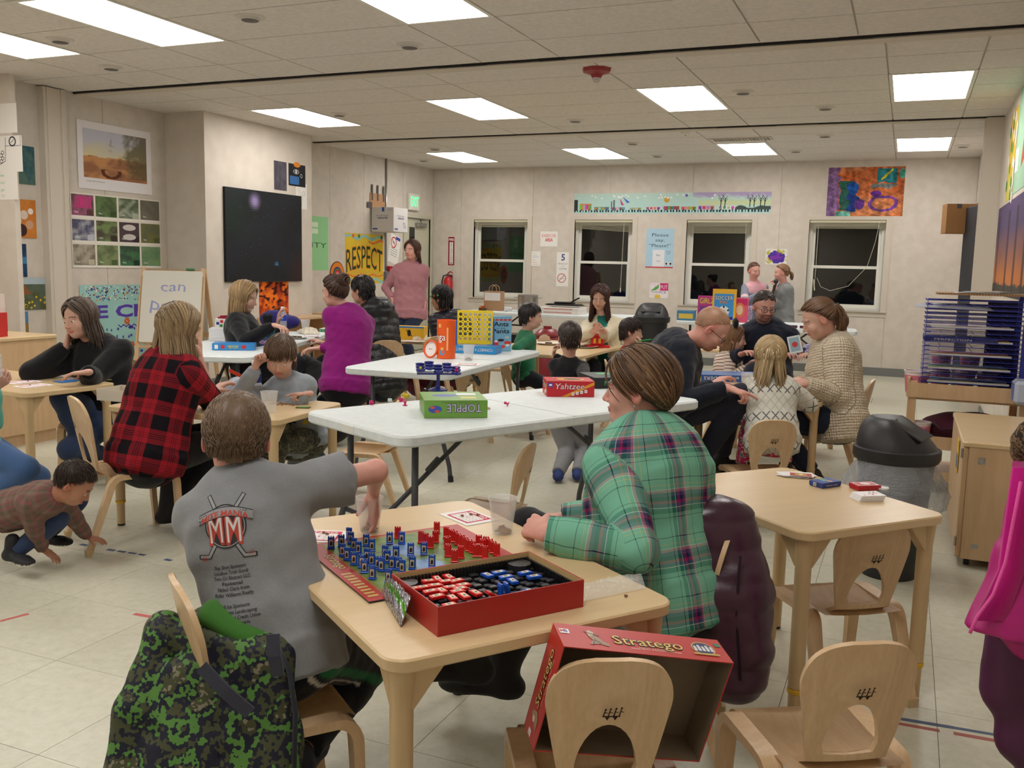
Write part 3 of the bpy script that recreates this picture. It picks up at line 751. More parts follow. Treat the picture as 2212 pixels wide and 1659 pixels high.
for k in range(21):
 if sh is None:
  m=MB()
  for y in(-.02,.10,.22,.34):m.tube([(-.01,y,0),(.55,y,0)],.0028,4)
  for x in(0,.09,.18,.27,.36,.45,.53):m.tube([(x,-.03,0),(x,.36,0)],.0022,4)
  m.tube([(0,-.03,0),(0,-.03,-.025),(0.03,-.03,-.025)],.0028,4)
  sh=m.build('shelf',M_bw,t);sh.location=(0,0,.035)
 else:
  c=sh.copy();C.objects.link(c);c.parent=t;c.location=(0,0,.035+k*.0285)
M_can=mat('can_black',(34,34,38),.45);M_bag=mat('clear_bag',(206,210,216),.25,kind=lambda nt,b:(b.inputs['Alpha'].__setattr__('default_value',.38),bump(nt,b,N(nt,'ShaderNodeTexNoise',Scale=14.0,Detail=5.0,Distortion=1.5).outputs[0],.8,.02)))
def trash(label,loc,rz,k=1.0,bag=True):
 t=thing('trash_can',label,'trash can',loc,math.radians(rz))
 m=MB();m.lathe([(.12,0),(.125,.01),(.165,.52),(.168,.55),(.158,.55),(.118,.02)],n=28);m.build('can',M_can,t,40)
 m=MB();n=32;prof=[(.182,.545),(.19,.56),(.19,.60),(.178,.605)]
 m.lathe(prof,n=n)
 vs=[];rows=9
 for i in range(rows):
  f=i/(rows-1);
  for q in range(n):
   a=2*PI*q/n;rr=.176*(1-.55*f**1.6);x,y=rr*math.cos(a),rr*math.sin(a)
   hh=.60+.14*math.sin(f*PI/2)*(1 if y>-.02 else max(.35,1+(y+.02)*3.6))
   vs.append((x*(1-.1*f),y+.03*f,hh))
 fs=[(i*n+q,i*n+(q+1)%n,(i+1)*n+(q+1)%n,(i+1)*n+q)for i in range(rows-1)for q in range(n)]+[tuple(range((rows-1)*n,rows*n))]
 m.add(vs,fs);ld=m.build('lid',M_can,t,50)
 m=MB();m.bbox(-.10,.10,-.10,.06,-.004,.006,.003);fl=m.build('flap',M_can,ld);fl.location=(0,-.04,.70);fl.rotation_euler=(math.radians(28),0,0)
 if bag:
  m=MB();n=60;rr=[.172,.20,.235,.25,.235,.18];zz=[.545,.50,.44,.38,.34,.335];vs=[]
  for i in range(6):
   for q in range(n):
    a=2*PI*q/n;w_=1+.07*math.sin(a*7+i)*(i/5)+.05*math.sin(a*13+2*i)*(i>0)+.08*math.sin(a*2+1)
    vs.append((rr[i]*w_*math.cos(a),rr[i]*w_*math.sin(a),zz[i]+.02*math.sin(a*5+1)*(i/5)))
  m.add(vs,[(i*n+q,i*n+(q+1)%n,(i+1)*n+(q+1)%n,(i+1)*n+q)for i in range(5)for q in range(n)])
  m.build('bag',M_bag,t,True)
 t.scale=(k,k,k);return t
trash('black trash can with domed lid and clear bag beside the cabinet',(.01,4.45,0),75,.98)
trash('black dome-lidded trash can by the window wall',(-3.0,11.7,0),10,1.25,False)
t=thing('cabinet','rounded maple storage cabinet at the left edge with red boxes on top','cabinet',(-6.75,4.35,0))
m=MB();m.rrect(0,1.0,0,.62,.09,.76,.03,4);m.build('body',M_maple,t,40);m=MB();m.rrect(-.01,1.012,-.01,.63,.76,.785,.05,5,.004);m.build('worktop',M_lam,t,40)
m=MB();m.box(.03,.97,.03,.6,0,.09);m.build('plinth',M_maple,t)
m=MB();m.box(.03,.48,-.008,0,.12,.74);m.build('door',M_maple,t);m=MB();m.box(.52,.97,-.008,0,.12,.74);m.build('door',M_maple,t)
for i,(q,lab)in enumerate((((690,700),'open maple shelf unit under the orange fire picture'),((800,690),'open maple shelf unit beside the magenta sweater'))):
 x0=-6.68 if i==0 else-6.98;y0=8.45 if i==0 else 9.7
 t=thing('shelf_unit',lab,'shelf',(x0,y0,0))
 wd=.98 if i==0 else 1.4
 for nm,a in(('side',(0,.38,0,.02,0,.70)),('side',(0,.38,wd-.02,wd,0,.70)),('top',(-.01,.39,0,wd,.70,.722)),('shelf',(0,.37,.02,wd-.02,.36,.378)),('shelf',(0,.37,.02,wd-.02,.06,.078)),('back',(0,.012,.02,wd-.02,.078,.70))):
  m=MB();m.box(*a);m.build(nm,M_maple,t)
def _n(v):v=np.array(v,float);return v/(np.linalg.norm(v)+1e-12)
def fold(P,seed,freq,n=5):
 r=np.random.RandomState(seed);s=0
 for k in range(n):
  d=_n(r.randn(3));e=_n(r.randn(3));f=freq*r.uniform(.6,1.5)
  s=s+np.sin((P@d.astype(np.float32))*f+r.rand()*6+1.6*np.sin((P@e.astype(np.float32))*f*.6+r.rand()*6))
 return s/n
class SDF:
 def __init__(s):s.p=[]
 def cap(s,a,b,r0,r1,k=.02,sub=False):s.p.append(('cap',np.array(a,float),np.array(b,float),r0,r1,None,k,sub));return s
 def ecap(s,a,b,ab0,ab1,side,k=.02,flat=False,sub=False):s.p.append(('flat' if flat else 'ecap',np.array(a,float),np.array(b,float),ab0,ab1,_n(side),k,sub));return s
 def ell(s,c,r,R=None,k=.02,sub=False):s.p.append(('ell',np.array(c,float),np.array(r,float),np.eye(3)if R is None else np.array(R,float),0,None,k,sub));return s
 def dist(s,i,P):
  t,a,b,c,d,side,k,sub=s.p[i]
  f4=np.float32
  if t=='cap':
   ab=b-a;q=P-a.astype(f4);u=np.clip((q@ab.astype(f4))/(ab@ab+1e-12),0,1)
   return np.sqrt(((q-u[...,None]*ab.astype(f4))**2).sum(-1))-(c+(d-c)*u)
  if t in('ecap','flat'):
   ab=b-a;L=np.linalg.norm(ab);ax=ab/L;sd=_n(side-ax*(side@ax));fw=np.cross(ax,sd)
   q=P-a.astype(f4);al=q@ax.astype(f4);u=np.clip(al/L,0,1);A=c[0]+(d[0]-c[0])*u;B=c[1]+(d[1]-c[1])*u
   x=q@sd.astype(f4);y=q@fw.astype(f4);ex=al-np.clip(al,0,L);m=np.minimum(A,B)
   if t=='flat':return np.maximum((np.sqrt((x/A)**2+(y/B)**2)-1)*m,np.abs(al-L/2)-L/2)
   return(np.sqrt((x/A)**2+(y/B)**2+(ex/m)**2)-1)*m
  q=(P-a.astype(f4))@c.T.astype(f4).T if False else(P-a.astype(f4))@c.astype(f4)
  k0=np.sqrt(((q/b.astype(f4))**2).sum(-1));k1=np.sqrt(((q/(b*b).astype(f4))**2).sum(-1))+1e-9
  return k0*(k0-1)/k1
 def bounds(s,i):
  t,a,b,c,d,side,k,sub=s.p[i]
  if t=='ell':r=max(b);return a-r,a+r
  r=max(np.max(c),np.max(d));return np.minimum(a,b)-r,np.maximum(a,b)+r
 def mesh(s,vox,fn=None):
  B=[s.bounds(i)for i in range(len(s.p))if not s.p[i][7]]
  lo=np.min([b[0]for b in B],0)-3*vox-.01;hi=np.max([b[1]for b in B],0)+3*vox+.01
  n=np.ceil((hi-lo)/vox).astype(int)+1
  F=np.full(n,.2,np.float32)
  ax=[(lo[k]+vox*np.arange(n[k])).astype(np.float32)for k in range(3)]
  for i,pr in enumerate(s.p):
   a,b=s.bounds(i);k=pr[6];mg=2.5*vox+k+.006
   i0=np.clip(((a-mg-lo)/vox).astype(int),0,n);i1=np.clip(((b+mg-lo)/vox).astype(int)+2,0,n)
   if(i1<=i0).any():continue
   P=np.stack(np.meshgrid(ax[0][i0[0]:i1[0]],ax[1][i0[1]:i1[1]],ax[2][i0[2]:i1[2]],indexing='ij'),-1)
   d=s.dist(i,P);sl=(slice(i0[0],i1[0]),slice(i0[1],i1[1]),slice(i0[2],i1[2]));f=F[sl]
   if pr[7]:
    d=-d;h=np.clip(.5-.5*(d-f)/-k if False else .5+.5*(d-f)/k,0,1);F[sl]=f*(1-h)+d*h+k*h*(1-h)
   else:
    h=np.clip(.5+.5*(f-d)/k,0,1);F[sl]=f*(1-h)+d*h-k*h*(1-h)
  if fn is not None:
   m=np.abs(F)<4*vox+.02;idx=np.argwhere(m)
   P=(lo+idx*vox).astype(np.float32);F[m]+=fn(P)
  return nets(F,lo,vox)
def nets(F,lo,vox):
 S_=F<0;n=np.array(F.shape)
 acc=np.zeros(tuple(n-1)+(3,),np.float32);cnt=np.zeros(tuple(n-1),np.float32)
 for ax in range(3):
  a=[slice(None)]*3;b=[slice(None)]*3;a[ax]=slice(0,-1);b[ax]=slice(1,None)
  f0,f1=F[tuple(a)],F[tuple(b)];cr=(f0<0)!=(f1<0)
  idx=np.argwhere(cr);t=f0[cr]/(f0[cr]-f1[cr]);pos=idx.astype(np.float32);pos[:,ax]+=t
  o=[k for k in range(3)if k!=ax]
  for da in(0,-1):
   for db in(0,-1):
    c=idx.copy();c[:,o[0]]+=da;c[:,o[1]]+=db
    ok=((c>=0)&(c<n-1)).all(1);cc=c[ok]
    np.add.at(acc,(cc[:,0],cc[:,1],cc[:,2]),pos[ok]);np.add.at(cnt,(cc[:,0],cc[:,1],cc[:,2]),1)
 act=cnt>0;vid=np.full(cnt.shape,-1,np.int64);vid[act]=np.arange(act.sum())
 V=acc[act]/cnt[act][:,None]*vox+lo;Q=[]
 for ax in range(3):
  a=[slice(None)]*3;b=[slice(None)]*3;a[ax]=slice(0,-1);b[ax]=slice(1,None)
  s0,s1=S_[tuple(a)],S_[tuple(b)];idx=np.argwhere(s0!=s1);o=[(ax+1)%3,(ax+2)%3]
  ok=(idx[:,o[0]]>0)&(idx[:,o[1]]>0)&(idx[:,o[0]]<n[o[0]]-1)&(idx[:,o[1]]<n[o[1]]-1);idx=idx[ok]
  q=[]
  for da,db in((-1,-1),(0,-1),(0,0),(-1,0)):
   c=idx.copy();c[:,o[0]]+=da;c[:,o[1]]+=db;q.append(vid[c[:,0],c[:,1],c[:,2]])
  q=np.stack(q,1);fl=s1[idx[:,0],idx[:,1],idx[:,2]];q[fl]=q[fl][:,::-1];Q.append(q)
 return V,np.concatenate(Q)
def smooth_mesh(V,Q,it=1,lam=.5):
 e=np.concatenate([Q[:,[0,1]],Q[:,[1,2]],Q[:,[2,3]],Q[:,[3,0]]])
 for _ in range(it):
  acc=np.zeros_like(V);c=np.zeros(len(V))
  for k in range(3):acc[:,k]=np.bincount(e[:,0],V[e[:,1],k],len(V))+np.bincount(e[:,1],V[e[:,0],k],len(V))
  c=np.bincount(e[:,0],minlength=len(V))+np.bincount(e[:,1],minlength=len(V));V=V+lam*(acc/np.maximum(c,1)[:,None]-V)
 return V
def np_obj(name,V,Q,col,m,parent,rest=None,org=None):
 me=bpy.data.meshes.new(name);me.vertices.add(len(V));V=V-(org if org is not None else 0)
 me.vertices.foreach_set('co',V.astype(np.float32).ravel());nq=len(Q)
 me.loops.add(nq*4);me.loops.foreach_set('vertex_index',Q.astype(np.int32).ravel())
 me.polygons.add(nq);me.polygons.foreach_set('loop_start',np.arange(0,nq*4,4,dtype=np.int32));me.polygons.foreach_set('loop_total',np.full(nq,4,np.int32))
 me.update(calc_edges=True);me.polygons.foreach_set('use_smooth',[True]*nq)
 if col is not None:
  at=me.color_attributes.new('Col','FLOAT_COLOR','POINT');at.data.foreach_set('color',np.c_[col,np.ones(len(V))].astype(np.float32).ravel())
 if rest is not None:
  at=me.attributes.new('rest','FLOAT_VECTOR','POINT');at.data.foreach_set('vector',rest.astype(np.float32).ravel())
 me.materials.append(m);o=link(name,me,parent);return o
M_skin=mat('skin',rough=0.5,spec=0.35,kind=k_vcol(90,.12,.05,60))
M_hair=mat('hair',rough=0.42,spec=0.35,kind=k_vcol(0,0,.12,120))
M_eye=mat('eye',rough=0.08,kind=k_vcol())
M_lens_g=mat('spectacle_lens',(240,245,245),.02,trans=1,ior=1.1)
M_frame_d=mat('spectacle_frame',(26,22,22),.3)
M_cloth=mat('cloth',rough=0.85,spec=0.2,kind=k_cloth(45,.35,.12,220),sheen=.15)
M_puff=mat('shiny_quilt',rough=0.38,spec=0.5,kind=k_cloth(25,.4,.08,60))
M_shoe=mat('shoe_fabric',rough=0.7,kind=k_cloth(60,.3,.1,120))
SKIN=dict(light=(206,164,146),pink=(212,158,144),tan=(168,120,94),mid=(188,142,118))
def basis(yaw,pitch=0,roll=0):
 """columns: right, forward, up; yaw = world heading in degrees, pitch>0 looks down"""
 y,p,r=map(math.radians,(yaw,pitch,roll))
 f=np.array([math.cos(y)*math.cos(p),math.sin(y)*math.cos(p),-math.sin(p)]);rt=np.array([math.sin(y),-math.cos(y),0.0]);up=np.cross(rt,f)
 return np.stack([rt*math.cos(r)+up*math.sin(r),f,up*math.cos(r)-rt*math.sin(r)],1)
def ik(a,b,l1,l2,pole):
 d=b-a;L=np.linalg.norm(d);d=d/L
 if L>(l1+l2)*.999:b=a+d*(l1+l2)*.999;L=(l1+l2)*.999
 x=(L*L+l1*l1-l2*l2)/(2*L);h=math.sqrt(max(l1*l1-x*x,0));p=np.array(pole,float);p=_n(p-d*(p@d))
 return a+d*x+p*h,b
def hand(sd,w,d,n,side,s,curl=25,spread=1.0,mode=''):
 """side +1 right, -1 left; w wrist, d pointing direction, n palm normal"""
 d=_n(d);n=_n(np.array(n,float)-d*(np.array(n,float)@d));th=np.cross(d,n)*side
 K=1.0*s
 kn=w+d*.088*K
 sd.ecap(w-d*.01,kn-d*.008,(.027*K,.018*K),(.038*K,.0125*K),th,k=.008)
 for i,(off,L,base)in enumerate(((.028,.072,.002),(.0095,.080,.006),(-.0095,.074,.002),(-.027,.058,-.006))):
  p=kn+th*off*K+d*base*K;c=curl
  if mode=='point' and i==0:c=8
  if mode=='point' and i>0:c=62
  if mode=='pinch':c=(48,40,34,28)[i]
  if mode=='ok':c=(55,20,12,8)[i]
  a=math.radians(c)*.8;dd=_n(d+th*(.10*(1.5-i))*spread);r=(.0088,.0088,.0083,.0074)[i]*K
  sd.cap(p-dd*.02*K,p,r*1.15,r*1.08,k=.005)
  for j,f in enumerate((.45,.30,.25)):
   v=dd*math.cos(a)+n*math.sin(a);q=p+v*L*f*K;sd.cap(p,q,r*(1.05-.09*j),r*(.97-.1*j),k=.003);p=q;a+=math.radians(c)*(1.0 if j==0 else .8)
 p=w+d*.022*K+th*.020*K;v=_n(d*.72+th*.66+n*.25);q=p+v*.040*K;sd.cap(p,q,.0145*K,.0105*K,k=.01)
 v2=_n(d*.9+th*.15+n*(.35+curl/90));q2=q+v2*.030*K;sd.cap(q,q2,.0102*K,.0092*K,k=.004);sd.cap(q2,q2+_n(v2+n*.2-th*.15)*.024*K,.0092*K,.0075*K,k=.004)
HC=np.array([0,-.012,.030])
HR=np.array([.0745,.094,.088])
def head_parts(sd,o,Bm,hs,child,male=False,lid=0):
 W=lambda p:o+Bm@(np.array(p,float)*hs)
 E=lambda c,r,k=.012,sub=False,R=None:sd.ell(W(c),np.array(r)*hs,Bm if R is None else Bm@R,k=k*hs,sub=sub)
 ch=1.0 if child else 0.0
 E(HC,HR*(1+.03*ch));E((0,.022,-.028+.006*ch),(.060+.002*ch,.066,.078-.008*ch),.02)
 E((0,.052,-.082+.014*ch),(.031-.003*ch,.028,.024),.02)
 E((0,.02,-.066),(.052-.002*ch+.004*male,.05,.036),.02)
 for sx in(-1,1):
  E((sx*.034,.056,-.030),(.026+.003*ch,.026,.028+.003*ch),.018)
  E((sx*.028,.076,.021),(.022,.012,.007),.012)
 for sx in(-1,1):
  E((sx*.031,.093,-.001),(.017,.0135,.0095),.006,True)
  E((sx*.031,.0735,.0092-.002*lid),(.0165,.0125,.0050),.003)
  E((sx*.031,.0735,-.0098),(.0155,.0112,.0038),.003)
 nl=.85 if child else 1.0
 sd.cap(W((0,.082,.010)),W((0,.082+.020*nl,-.026)),.0065*hs,.0082*hs,k=.010*hs)
 E((0,.080+.021*nl,-.030),(.0095,.0105,.0080),.006)
 for sx in(-1,1):E((sx*.0115,.080+.011*nl,-.034),(.0062,.0085,.0058),.005)
 E((0,.0850,-.0545),(.0215-.004*ch,.0105,.0045),.006);E((0,.0830,-.0625),(.0180-.003*ch,.0105,.0055),.005)
 E((0,.098,-.0585),(.019,.008,.0014),.003,True)
 for sx in(-1,1):
  R=np.array(Matrix.Rotation(sx*math.radians(18),3,'Z')@Matrix.Rotation(math.radians(-8),3,'X'))
  E((sx*.0775,-.006,-.004),(.0075,.0185,.031),.005,False,R);E((sx*.083,-.001,.002),(.004,.009,.018),.004,True,R)
 return W
def headcolor(V,o,Bm,hs,skin,brow,lips=(188,108,100),blush=.22,beard=None):
 L=((V-o)@Bm)/hs;c=np.tile(np.array(srgb(skin)),(len(V),1));ax=np.abs(L[:,0])
 def blend(m,col,a):
  m=(np.clip(m,0,1)*a)[:,None];c[:]=c*(1-m)+np.array(srgb(col))*m
 red=tuple(np.clip(np.array(skin)*[1.0,.78,.76],0,255))
 blend(1-np.sqrt(((ax-.040)/.024)**2+((L[:,2]+.026)/.024)**2)*(L[:,1]>.02),red,blush*(1))
 blend((1.2-np.sqrt((L[:,0]/.014)**2+((L[:,2]+.030)/.012)**2))*(L[:,1]>.09),red,.5)
 blend((1-np.abs(ax-.080)/.012)*(np.abs(L[:,1])<.04)*1.5,red,.5)
 if beard is not None:
  m=(L[:,1]>.045)*(L[:,2]<-.040)*(ax<.045)*(1-(np.sqrt((ax/.012)**2+((L[:,2]+.078)/.007)**2)<1)*0);blend(m*1.0,beard,.55)
  blend((L[:,2]<-.03)*(L[:,1]>-.02)*1.0,beard,.3)
 bz=.0225+.004*np.sin(np.clip((ax-.012)/.036,0,1)*PI);blend((1.4-np.abs(L[:,2]-bz)/.0042)*(ax>.010)*(ax<.048)*(L[:,1]>.055),brow,.85)
 blend((1.5-np.sqrt((L[:,0]/.021)**2+((L[:,2]+.0585)/.0085)**2)*1.0)*(L[:,1]>.078)*2,lips,.75)
 blend((1.25-np.sqrt(((ax-.031)/.0165)**2+((L[:,2]-.0085)/.005)**2))*(L[:,1]>.068)*2,tuple(np.array(skin)*.84),.3)
 return c
def hairline(phi):return np.interp(phi,[0,35,60,80,92,108,125,180],[.60,.54,.40,.12,-.10,-.55,-.62,-.74])
def locks(W,Bm,hs,n,seed,col,style):
 """hair as tapered locks that follow the skull, then hang or gather"""
 r=np.random.RandomState(seed);m=MB();base=np.array(srgb(col));hi=np.array(srgb(style.get('hi',tuple(np.array(col)*1.25))))
 R_in=np.linalg.inv;L=style.get('len',.2);th=style.get('thick',.012);w0=style.get('w',.009);part=style.get('part',0.0);seg=style.get('seg',9)
 up_w=Bm.T@np.array([0,0,1.0]);tie=style.get('tie');cnt=0;cr=HR*style.get('cr',1.0)
 while cnt<n:
  d=_n(r.randn(3));phi=math.degrees(math.acos(np.clip(d[1]/(math.hypot(d[0],d[1])+1e-9),-1,1)))
  if d[2]<hairline(phi)+style.get('up',0):continue
  cnt+=1;lay=r.rand();P=[];p=HC+d*(cr+th*(.3+.7*lay));tot=0;Lk=L*r.uniform(.82,1.08)*(1-style.get('layer',0)*max(0,d[2])**1);st=Lk/(seg-1);sg=1 if d[0]>part else-1
  for k in range(seg):
   P.append(W(p));nrm=_n((p-HC)/cr**2)
   if tie is not None:
    g=np.array(tie)-p;st_=min(np.linalg.norm(g)/max(seg-k-.5,1)*1.25,.05);g=_n(g);t=g-nrm*(g@nrm)*.9;p=p+_n(t)*st_
    q=(p-HC)/(cr+th*(.3+.7*lay));ln=np.linalg.norm(q)
    if ln<1:p=HC+(p-HC)/ln
    if k==seg-2:p=np.array(tie)+r.randn(3)*.006
    continue
   if style.get('flow')=='fwd':g=np.array([.0,.8,-.3])if p[2]>0 else np.array([0,.1,-1.])
   elif style.get('flow')=='back':g=np.array([sg*.15,-1.0,-.55])
   elif style.get('flow')=='sweep':g=np.array([style.get('dirx',.8),.25,-.7])
   else:g=np.array([sg*(1.1 if p[2]>.05 else .15),-.30 if p[1]>-.02 else .05,0])-up_w*(.9 if p[2]>.05 else 1.6)
   if style.get('flow'):g=g+(-up_w)*.6
   on=(p[2]>-.015)or style.get('hug',0)>r.rand()
   if on:
    t=g-nrm*(g@nrm);p=p+_n(t)*st;q=(p-HC)/(cr+th*(.3+.7*lay));p=HC+(p-HC)/np.linalg.norm(q)
   else:
    t=_n(-up_w+np.array([sg*style.get('flare',.12),-.05,0])*(1 if k<seg*.7 else-style.get('flip',.4))+r.randn(3)*.05);p=p+t*st
    fr=style.get('face',.05)
    if p[1]>fr and abs(p[0])<.062:p[0]=math.copysign(.062+.01*lay,p[0]if abs(p[0])>.001 else sg)
    rr=math.hypot(p[0],p[1]+.02)
    if rr<.058 and p[2]<-.04:p[0]*=.058/rr;p[1]=(p[1]+.02)*.058/rr-.02
   tot+=st
  f=r.rand();m.col=tuple(base*(1-f)*(.75+.5*r.rand())+hi*f*(.8+.3*r.rand()));wr=w0*hs*r.uniform(.7,1.2)
  m.tube(P,[wr*(.75+.5*math.sin(PI*min(1,k/(seg-1)+.25)))*(1 if k<seg-2 else(.65 if k==seg-2 else .25))for k in range(seg)],3 if w0<.0066 else 4,ab=(1,.55)if not style.get('round')else None)
 if tie is not None and style.get('tail'):
  T=np.array(tie);tl=style['tail']
  for k in range(style.get('tn',60)):
   a=r.rand()*6.28;q=r.rand()**.5;P=[];c0=r.randn(3)*.008
   for j in range(8):
    f=j/7;b_=np.array([0,-1,.15])*tl*.35*math.sin(min(f*2.2,1.57))-up_w*tl*(f**1.3);wd=.024*math.sin(PI*min(1,.15+f*.8))+.004
    P.append(W(T+b_+np.array([math.cos(a),math.sin(a)*.7,0])*wd*q+c0*f))
   f=r.rand();m.col=tuple(base*(1-f)*(.7+.5*r.rand())+hi*f);m.tube(P,[.006*hs*(1-.8*(j/7)**3)for j in range(8)],5)
 if style.get('bun'):
  T=np.array(tie);br=style['bun']
  for k in range(60):
   a=r.rand()*6.28;b_=r.rand()*PI-PI/2;P=[]
   for j in range(7):aa=a+j*.5;P.append(W(T+np.array([math.cos(aa)*math.cos(b_),-.4+math.sin(b_)*.8,math.sin(aa)*math.cos(b_)])*br*(.9+.1*r.rand())))
   f=r.rand();m.col=tuple(base*(1-f)*(.7+.5*r.rand())+hi*f);m.tube(P,.006*hs,5)
 return m
def capsdf(W,Bm,hs,style,seed=1):
 sd=SDF();t=style.get('cap',.008);sd.ell(W(HC+[0,-.004,.003]),(HR*style.get('cr',1.0)+t)*hs,Bm,k=.01)
 if style.get('nape',1):sd.ell(W((0,-.045,-.045)),np.array((.060,.048,.045))*hs,Bm,k=.02)
 return sd
def person(label,S_,neck,pelvis,yaw,head=None,hyaw=None,hpitch=0,hroll=0,rw=None,lw=None,rp=(0,-.3,-1),lp=(0,-.3,-1),rhand=None,lhand=None,ra=None,la=None,rkp=None,lkp=None,fat=1.0,child=False,male=False,skin='light',hair=None,brow=(90,66,50),shirt=None,pants=None,shoes=None,glasses=None,beard=None,vox=.009,fvox=.0042,hs=None,seed=1,bust=0,neckvis=True,lips=(188,108,100),sleeve=2.0,seam='front',legs=True,lean=0,shw=1.0,extra=None,chair_=None,headonly=False,rtoe=None,ltoe=None,rkn=None,lkn=None,lid=0,hvox=None,group=None,hem=.10,forearm_r=1.0,hscale=1.0,fvec=None):
 neck=np.array(neck,float);pelvis=np.array(pelvis,float);k=S_/1.66;skc=SKIN[skin]if isinstance(skin,str)else skin
 hyaw=yaw if hyaw is None else hyaw;up=_n(neck-pelvis);B0=basis(yaw);fwd=_n(B0[:,1]-up*(B0[:,1]@up))if fvec is None else _n(np.array(fvec,float)-up*(np.array(fvec,float)@up));rt=np.cross(fwd,up)
 hs=hs or((.205 if child else .225)if S_>1.0 else .185)/.225
 Bh=basis(hyaw,hpitch,hroll)
 ho=np.array(head,float)if head is not None else neck+up*.04*k+Bh[:,2]*.125*hs+Bh[:,1]*.025*hs
 org=np.array([pelvis[0],pelvis[1],0.0]);t=thing('person',label,'person',org,group=group)
 pc=lambda f:srgb(f)
 tl=np.linalg.norm(neck-pelvis);sw=.150*k*shw*(1 if not child else .94)*(f_w:=(.6+.4*fat))
 shd={1:neck+rt*sw-up*.068*k+fwd*.01,-1:neck-rt*sw-up*.068*k+fwd*.01}
 hip={1:pelvis+rt*.088*k,-1:pelvis-rt*.088*k}
 ua,fa,thg,shn=.275*k,.245*k,.415*k,.405*k
 wt={1:rw,-1:lw};el={};wr={}
 for sd_,pl in((1,rp),(-1,lp)):
  T=wt[sd_];T=shd[sd_]+fwd*.2*k-up*.42*k if T is None else np.array(T,float)
  plw=rt*pl[0]*sd_+fwd*pl[1]+np.array([0,0,1])*pl[2]
  el[sd_],wr[sd_]=ik(shd[sd_],T,ua,fa,plw)
 kn={};an={}
 for sd_,T,pl in((1,ra,rkp),(-1,la,lkp)):
  T=hip[sd_]+fwd*.40*k*1+np.array([0,0,.08*k-hip[sd_][2]])if T is None else np.array(T,float)
  pl=fwd*1.0+np.array([0,0,.8])if pl is None else np.array(pl,float)
  kn[sd_],an[sd_]=ik(hip[sd_],T,thg,shn,pl)
 for sd_,K3,T in((1,rkn,ra),(-1,lkn,la)):
  if K3 is not None:kn[sd_]=hip[sd_]+_n(K3-hip[sd_])*thg;an[sd_]=kn[sd_]+_n(T-kn[sd_])*shn
 VV=[];QQ=[];CC=[];off=0
 def put(V,Q,c):
  nonlocal off
  VV.append(V);QQ.append(Q+off);CC.append(c);off+=len(V)
 sc=np.array(srgb(skc));f_=fat
 sd=SDF()
 st=[(-.06,.13,.10),(.05,.155,.105),(.25,.14,.10),(.42,.125,.088),(.62,.138,.098),(.80,.150,.098),(.90,.125,.08),(.97,.07,.06)]
 for(a,A1,B1),(b,A2,B2)in zip(st[:-1],st[1:]):sd.ecap(pelvis+up*tl*a,pelvis+up*tl*b,(A1*k*f_*.9,B1*k*f_*.9),(A2*k*f_*.9,B2*k*f_*.9),rt,k=.03*k)
 for s_ in(1,-1):
  sd.cap(shd[s_],el[s_],.043*k*(f_*.5+.5),.034*k,k=.02*k)
  sd.cap(el[s_],el[s_]+(wr[s_]-el[s_])*.5,.033*k,.028*k,k=.01*k)
  if legs:sd.cap(hip[s_],kn[s_],.072*k*f_,.046*k,k=.02*k);sd.cap(kn[s_],an[s_],.044*k,.028*k,k=.01*k)
 V,Q=sd.mesh(max(.012*max(k,.6),.009));put(V,Q,np.tile(sc,(len(V),1)))
 sd=SDF();W=head_parts(sd,ho,Bh,hs,child,male,lid)
 nb=neck+up*-.01*k
 sd.ecap(nb-up*.02,ho+Bh@(np.array([0,-.012,-.055])*hs),(.060*k*(f_*.3+.7),.058*k*(f_*.3+.7)),(.050*hs*(.95+.1*male),.052*hs),rt,k=.022*hs)
 if fat>1.25:sd.ell(W((0,.03,-.088)),np.array((.045,.045,.022))*hs,Bh,k=.03)
 V,Q=sd.mesh(fvox);V=smooth_mesh(V,Q,1,.35);put(V,Q,headcolor(V,ho,Bh,hs,skc,brow,lips,beard=beard))
 hk=k*(1.06 if child else 1.0)*hscale
 for s_,hd in((1,rhand),(-1,lhand)):
  hd=dict(hd or{});sd=SDF();a0=el[s_]if sleeve<1.9 else el[s_]+(wr[s_]-el[s_])*.55
  fr=forearm_r
  sd.ecap(a0,wr[s_],(.036*k*fr if sleeve<1.9 else .028*k,.034*k*fr if sleeve<1.9 else .026*k),(.0235*k,.018*k),np.cross(wr[s_]-el[s_],hd.get('n',(0,0,-1))),k=.012)
  if sleeve<.9:sd.cap(el[s_]+(shd[s_]-el[s_])*.6,el[s_],.038*k,.033*k,k=.012)
  hand(sd,wr[s_],hd.get('d',wr[s_]-el[s_]),hd.get('n',(0,0,-1)),s_,hk*.93,hd.get('curl',28),hd.get('spread',1),hd.get('mode',''))
  V,Q=sd.mesh(hvox or(fvox if k>.75 else fvox*.85));V=smooth_mesh(V,Q,1,.25);L=np.linalg.norm(V-wr[s_],axis=1)
  c=np.tile(sc,(len(V),1))*np.array([1,.95,.95]);put(V,Q,c)
 body=np_obj('body',np.concatenate(VV),np.concatenate(QQ),np.concatenate(CC),M_skin,t,org=org)
